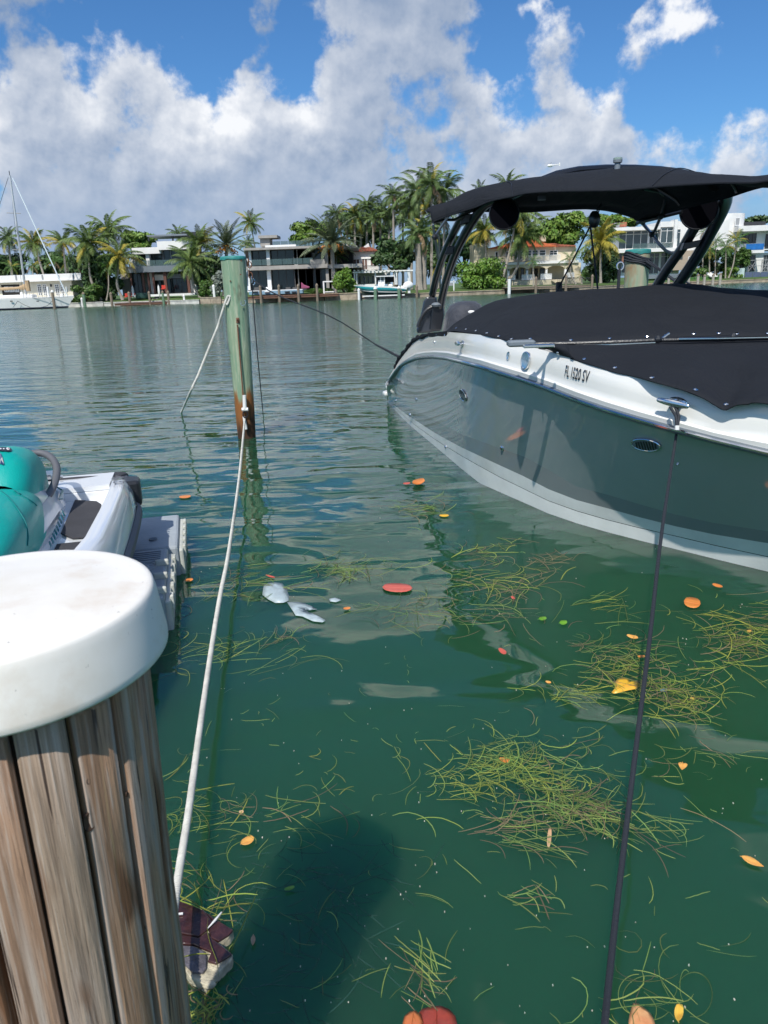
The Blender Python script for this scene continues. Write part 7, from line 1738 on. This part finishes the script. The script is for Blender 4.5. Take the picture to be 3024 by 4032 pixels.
# loose single blades and specks over the open water
r = random.Random(77); mb = MB(); md = MB()
for i in range(230):
    u, v = r.uniform(720, 3000), r.uniform(2150, 4000) if r.random() < .6 else r.uniform(2300, 3500)
    p = PZ(u, v, 0); ribbon(mb, p, r.uniform(0, 6.3), r.uniform(.02, .13), .0022 * max(1, p.length / 3), r.gauss(0, 1.2), r, .003, 6, .003)
mb.build('loose_seagrass', M_blade, kind='stuff')
for i in range(120):
    u, v = r.gauss(1250, 170), r.gauss(3480, 170)
    if i > 60: u, v = r.uniform(650, 1400), r.uniform(3350, 4030)
    p = PZ(u, v, 0); ribbon(md, p, r.gauss(-.7, .8), r.uniform(.05, .17), .0035, r.gauss(0, .5), r, .0015, 6, 0)
md.build('sunken_seagrass', M_blade_d, kind='stuff')
mb = MB()
for i in range(170):
    u, v = r.uniform(720, 3020), r.uniform(2000, 4030); p = PZ(u, v, 0); s = r.uniform(.0012, .003) * max(1, p.length / 3.5)
    mb.box(p.x, p.y, .001, p.x + s, p.y + s * r.uniform(.6, 2), .004)
mb.build('floating_specks', mat('pale_debris', (.55, .52, .42), .7, island=.4), kind='stuff')

def leaf(cuv, L, W, az, col, label, stem=0.0, shape='oval', curl=.004, z=.007, name='fallen_leaf', spots=False):
    """L, W = size in photo pixels; az = heading of the tip in the picture, degrees"""
    c = PZ(*cuv, z); a = math.radians(az)
    du, dv = math.cos(a), -math.sin(a)
    e = PZ(cuv[0] + du * L / 2, cuv[1] + dv * L / 2, z) - c; s = PZ(cuv[0] - dv * W / 2, cuv[1] + du * W / 2, z) - c
    n = 14; left, right, mid = [], [], []
    for i in range(n + 1):
        t = i / n; x = -1 + 2 * t
        if shape == 'oval': w = math.sqrt(max(0, 1 - x * x)) * (1 + .1 * x)
        elif shape == 'round': w = max(0, 1 - abs(x) ** 2.4) ** .5
        elif shape == 'heart': w = (max(0, 1 - ((x + .45) / .55) ** 2) ** .5 if x < -.45 else (1 - ((x + .45) / 1.45)) ** .85)
        else: w = math.sin(math.pi * t) ** .8 * (.9 - .3 * x)
        w = w * (1 + .03 * math.sin(i * 2.7)); off = curl * (abs(x) ** 2)
        back = -.16 * w if shape == 'heart' and x < -.5 else 0
        mid.append(c + e * (x + (.28 if shape == 'heart' and i == 0 else 0)) + Vector((0, 0, off)))
        left.append(c + e * (x + back) + s * w + Vector((0, 0, off + curl * w))); right.append(c + e * (x + back) - s * w + Vector((0, 0, off + curl * w)))
    m = mat('leaf_%d_%d_%d' % tuple(int(k * 100) for k in col), col, .45, var=.35, vscale=55 if L < 60 else 30, coat=.25, col2=tuple(k * f for k, f in zip(col, (.72, .55, .5))) if spots else tuple(k * f for k, f in zip(col, (.92, .75, .7))), detail=3)
    rows = [left, [a_.lerp(b_, .5) - Vector((0, 0, curl * .3)) for a_, b_ in zip(left, mid)], mid, [a_.lerp(b_, .5) - Vector((0, 0, curl * .3)) for a_, b_ in zip(right, mid)], right]
    t = thing(name, tuple(c), label, 'leaf', 'fallen leaves floating on the water')
    MB().grid(rows).build('blade', m, t, smooth='all', solid=.0008)
    MB().tube([p + Vector((0, 0, .0008)) for p in mid[1:-1:3]], .0006 * max(1, c.length / 2.5), 4).build('midrib', m, t)
    if stem: MB().tube([c - e * .95 + Vector((0, 0, .002)), c - e * (1 + stem) + s * .2 + Vector((0, 0, .004))], .0011 * max(1, c.length / 2.5), 5).build('stem', m, t)
OR = (.72, .27, .06); YE = (.80, .52, .03); YO = (.75, .42, .10); TAN = (.62, .44, .25); RD = (.60, .13, .09); GR = (.16, .42, .03)
leaf(c10(1218, 405), 66, 40, 170, OR, 'oval orange leaf alone in the green reflection below the hull', 0, 'round')
leaf(c10(1365, 306), 42, 12, 165, OR, 'narrow orange leaf just under the boat stripe')
leaf(c11(1103, 658), 118, 34, 178, RD, 'large round red leaf floating on the white cloud reflection', 0, 'round')
leaf(c11(1210, 133), 50, 22, 10, OR, 'orange leaf curled up near the boat stern', 0, 'oval', .02); leaf(c11(1150, 133), 30, 8, 5, RD, 'thin reddish leaf touching the curled orange leaf')
leaf(c11(1338, 295), 38, 10, 0, YE, 'small yellow leaf right of the seagrass near the stern')
leaf(c11(36, 200), 48, 12, 5, OR, 'orange leaf near the jet ski, far left', 0, 'oval'); leaf(c11(56, 619), 34, 12, 8, OR, 'small orange leaf left of the white rope')
leaf(c11(850, 762), 28, 10, 5, OR, 'tiny orange leaf below the pale film scrap'); leaf(c11(465, 601), 38, 6, -15, RD, 'thin red leaf above the plastic bag')
leaf(c10(177, 377), 18, 10, -30, RD, 'tiny red leaf in the yellow-green raft'); leaf(c10(115, 688), 36, 18, -35, RD, 'pinkish leaf on the bright wavy reflection line')
leaf(c10(870, 610), 46, 12, -15, YO, 'pointed orange leaf standing above the thick clump', 0, 'oval', .01); leaf(c10(922, 719), 30, 10, 0, OR, 'small orange leaf touching the black line', 0)
leaf(c10(350, 498), 30, 14, 5, GR, 'small bright green leaf, left one of the pair', .3, 'round'); leaf(c10(470, 521), 30, 17, 5, GR, 'small bright green leaf, right one of the pair', .2, 'round')
leaf(c10(382, 868), 22, 9, -15, YO, 'tiny yellow leaf on the narrow seagrass string'); leaf(c10(1548, 572), 18, 9, 0, YO, 'tiny yellow leaf in the clump at the right edge'); leaf(c10(1220, 965), 18, 10, -20, YO, 'tiny tan leaf at the end of the thick clump')
leaf(c9(128, 141), 44, 17, -15, OR, 'orange leaf lying on the largest seagrass clump'); leaf(c9(1162, 178), 26, 36, -100, YO, 'small pointed yellow leaf in the dark green reflection', .3, 'heart')
leaf(c9(388, 592), 78, 15, 85, TAN, 'long tan strip leaf standing out below the largest clump', 0, 'round'); leaf(c9(1568, 730), 98, 28, -25, YO, 'long yellow-orange leaf at the right edge', .1, 'tear')
leaf(c8(112, 623), 56, 30, 25, YO, 'oval pale orange leaf right of the white rope', .05, 'oval'); leaf(c8(76, 452), 18, 12, 0, TAN, 'tiny tan leaf beside the white rope'); leaf(c8(362, 906), 40, 14, 15, (.13, .33, .04), 'green leaf in the dark shaded water', 0, 'oval')
leaf(c8(146, 1215), 40, 18, -95, (.40, .32, .22), 'drab tan leaf right of the broken slab', .15, 'tear'); 
leaf(c9(1140, 1612), 66, 34, 85, (.80, .55, .08), 'yellow spotted leaf right of the big peach leaf', .12, 'oval', .006, spots=True)
leaf(c10(1053, 915), 28, 12, 0, (.01, .18, .55), 'bright blue plastic scrap in the thick clump', name='plastic_scrap')
bpy.data.objects['plastic_scrap']['category'] = 'litter'; del bpy.data.objects['plastic_scrap']['group']
def polyleaf(fn, uvs, col, label, vein, z=.008, dome=.006, col2=None, stem=None):
    P = [PZ(*fn(*p), z) for p in uvs]; n = len(P); c = sum(P, Vector()) / n; c.z += dome
    mid = [c.lerp(p, .6) + Vector((0, 0, dome * .5 * (1.4 if i % 2 else .5))) for i, p in enumerate(P)]
    t = thing('fallen_leaf', tuple(c), label, 'leaf', 'fallen leaves floating on the water')
    m = mat('broad_leaf_%d' % int(col[1] * 100), col, .42, vscale=16, var=.3, col2=col2 or tuple(k * .75 for k in col), detail=5, coat=.3, bump=.0015, bscale=60)
    mb = MB(); mb.add(P + mid + [c], [(i, (i + 1) % n, n + (i + 1) % n, n + i) for i in range(n)] + [(n + i, n + (i + 1) % n, 2 * n) for i in range(n)])
    mb.build('blade', m, t, smooth='all', solid=.0008)
    vm = mat('leaf_vein_%d' % int(col[1] * 100), tuple(k * .6 for k in col), .5, var=.1)
    a, b = PZ(*fn(*vein[0]), z + dome + .001), PZ(*fn(*vein[1]), z + .002)
    MB().tube([a, a.lerp(b, .5) + Vector((0, 0, dome * .6)), b], .0007, 4).build('midrib', vm, t)
    for k in (.2, .4, .6):
        q = a.lerp(b, k) + Vector((0, 0, dome * .5))
        for s in (0, 1): MB().tube([q, q.lerp(P[(int(n * (.25 + .5 * s)) + int(k * 3)) % n], .7) + Vector((0, 0, dome * .3))], .0004, 4).build('side_vein', vm, t)
    if stem: MB().tube([PZ(*fn(*p), z + .002) for p in stem], .0012, 5).build('stem', vm, t)
polyleaf(c10, [(750, 925), (770, 900), (767, 872), (783, 847), (815, 838), (843, 845), (860, 866), (888, 860), (912, 873), (914, 889), (890, 905), (850, 912), (802, 924), (765, 932)], (.80, .50, .02), 'heart-shaped bright yellow leaf beside the black line', ((858, 866), (752, 926)), col2=(.78, .36, .05))
polyleaf(c9, [(876, 1550), (905, 1553), (940, 1578), (975, 1608), (992, 1640), (1003, 1675), (1000, 1720), (920, 1740), (850, 1700), (850, 1650), (856, 1615), (866, 1578)], (.78, .45, .20), 'big peach-orange spotted leaf cut by the bottom edge', ((880, 1552), (940, 1735)), col2=(.55, .20, .08))
polyleaf(c8, [(1130, 1640), (1150, 1618), (1200, 1604), (1262, 1600), (1312, 1622), (1346, 1660), (1357, 1710), (1340, 1780), (1250, 1820), (1160, 1800), (1120, 1730)], (.40, .06, .03), 'large round rust-red leaf at the bottom edge, right lobe', ((1235, 1602), (1235, 1800)), z=.012, col2=(.22, .04, .03))
polyleaf(c8, [(1034, 1708), (1044, 1662), (1072, 1636), (1108, 1628), (1140, 1650), (1154, 1700), (1140, 1760), (1080, 1780), (1040, 1750)], (.62, .20, .05), 'smaller orange lobe overlapping the rust-red leaf at the bottom', ((1100, 1630), (1080, 1775)), z=.021, col2=(.50, .12, .05))
# plastic bag and film
M_bag = mat('pale_plastic_film', (.50, .60, .63), .35, var=.2, vscale=30, alpha=.82, bump=.006, bscale=40, coat=.4)
t = thing('plastic_bag', PZ(*c11(490, 690), 0), 'pale blue-white plastic bag with two torn tails floating', 'litter')
def film(uvs, name, parent, z=.006, m=M_bag, puff=.006):
    P = [PZ(*c11(*p), z) for p in uvs]; c = sum(P, Vector()) / len(P); c.z += puff
    mid = [c.lerp(p, .55) + Vector((0, 0, puff * .6 * (1 if i % 2 else .2))) for i, p in enumerate(P)]; n = len(P)
    mb = MB(); mb.add(P + mid + [c], [(i, (i + 1) % n, n + (i + 1) % n, n + i) for i in range(n)] + [(n + i, n + (i + 1) % n, 2 * n) for i in range(n)])
    return mb.build(name, m, parent, smooth='all', solid=.0006)
film([(428, 668), (432, 645), (455, 632), (490, 628), (525, 634), (545, 660), (558, 695), (556, 722), (530, 732), (490, 733), (455, 715), (425, 692)], 'bag_body', t, puff=.014)
film([(548, 728), (600, 728), (640, 735), (670, 748), (702, 764), (650, 752), (608, 748), (595, 762), (612, 775), (660, 785), (705, 797), (742, 820), (728, 830), (680, 825), (625, 800), (592, 796), (575, 768)], 'torn_tail', t, puff=.002)
t = thing('plastic_film_scrap', PZ(*c11(788, 717), 0), 'small pale cyan film scrap between the bag and the red leaf', 'litter')
film([(760, 712), (790, 707), (815, 713), (820, 720), (795, 729), (765, 725)], 'film', t)
# broken slab by the piling
cs_ = lambda a, b: (600 + a / 2.765, 3400 + b / 2.765)
sl = thing('broken_slab', PZ(*cs_(550, 850), .0), 'broken dark tile slab with cream foam edges floating beside the near piling', 'debris')
M_til = mat('dark_maroon_tile', (.050, .018, .018), .3, var=.6, vscale=30, bump=.004, bscale=50, coat=.6); M_til2 = mat('worn_grey_tile', (.13, .12, .14), .5, var=.6, vscale=26, bump=.006, bscale=60, coat=.3)
M_foam = mat('cream_foam', (.52, .47, .34), .85, var=.5, vscale=30, bump=.01, bscale=45)
def slab(uvs, z, th, name, m):
    P = [PZ(*cs_(*p), z) for p in uvs]
    if (P[1] - P[0]).cross(P[2] - P[1]).z < 0: P = P[::-1]
    return MB().prism([p - Vector((0, 0, th)) for p in P], (0, 0, th)).build(name, m, sl, bevel=.003)
slab([(190, 370), (300, 395), (520, 480), (700, 610), (882, 720), (840, 790), (725, 860), (790, 915), (875, 985), (860, 1050), (760, 1150), (620, 1280), (580, 1330), (470, 1260), (400, 1230), (330, 1120), (180, 1000)], .028, .05, 'foam_core', M_foam)
slab([(190, 375), (300, 395), (520, 478), (560, 505), (660, 640), (600, 715), (500, 790), (330, 760), (190, 720)], .038, .0095, 'tile', M_til)
slab([(575, 520), (700, 608), (880, 718), (835, 768), (715, 842), (630, 800), (612, 720), (672, 645)], .037, .0088, 'tile', M_til)
slab([(190, 735), (330, 775), (500, 805), (600, 740), (650, 815), (700, 850), (780, 910), (868, 980), (750, 1050), (690, 1085), (600, 1060), (640, 960), (450, 880), (280, 870), (190, 860)], .0375, .009, 'tile', M_til)
slab([(190, 875), (290, 885), (440, 895), (560, 950), (590, 1010), (585, 1130), (550, 1180), (430, 1170), (350, 1090), (190, 980)], .0385, .010, 'tile', M_til2)
for i, (x, y, s) in enumerate(((620, 1320, 1.3), (780, 1080, .8), (520, 1240, .9), (700, 1160, .7))): MB().ball(PZ(*cs_(x, y), .02), .010 * s, 8, 6, (1.4, 1, .7)).build('foam_crumb', M_foam, sl, smooth=True)
t = thing('white_quill', PZ(*cs_(680, 620), .04), 'thin white quill lying across the dark slab', 'litter')
MB().tube([PZ(*cs_(600, 708), .044), PZ(*cs_(680, 620), .050), PZ(*cs_(752, 532), .046)], [.0012, .0036, .002], 6).build('shaft', M_whitepl, t, smooth=True)
t = thing('white_chip', PZ(*cs_(300, 550), .042), 'small white chip on the slab close to the piling', 'litter'); MB().prism([PZ(*cs_(x, y), .042) for x, y in ((270, 548), (335, 540), (332, 558), (272, 564))], (0, 0, .003)).build('chip', M_whitepl, t)
t = thing('seagrass_on_slab', PZ(*cs_(500, 480), .05), 'single yellow-green blades lying across the broken slab', 'seagrass')
for P in (((240, 345), (330, 370), (500, 460), (700, 555)), ((320, 1020), (450, 990), (540, 982), (610, 985)), ((605, 600), (600, 740), (640, 900), (700, 1060), (720, 1230)), ((280, 400), (400, 440), (540, 500)), ((860, 940), (960, 720), (1080, 460), (1140, 300)), ((690, 490), (800, 475), (960, 440), (1090, 440))):
    MB().tube(cat([PZ(*cs_(*p), .046) for p in P], 12), [.0012] * 2 + [.0024] * 8 + [.0012] * 2, 5, flat=.4).build('blade', M_blade_y, t)
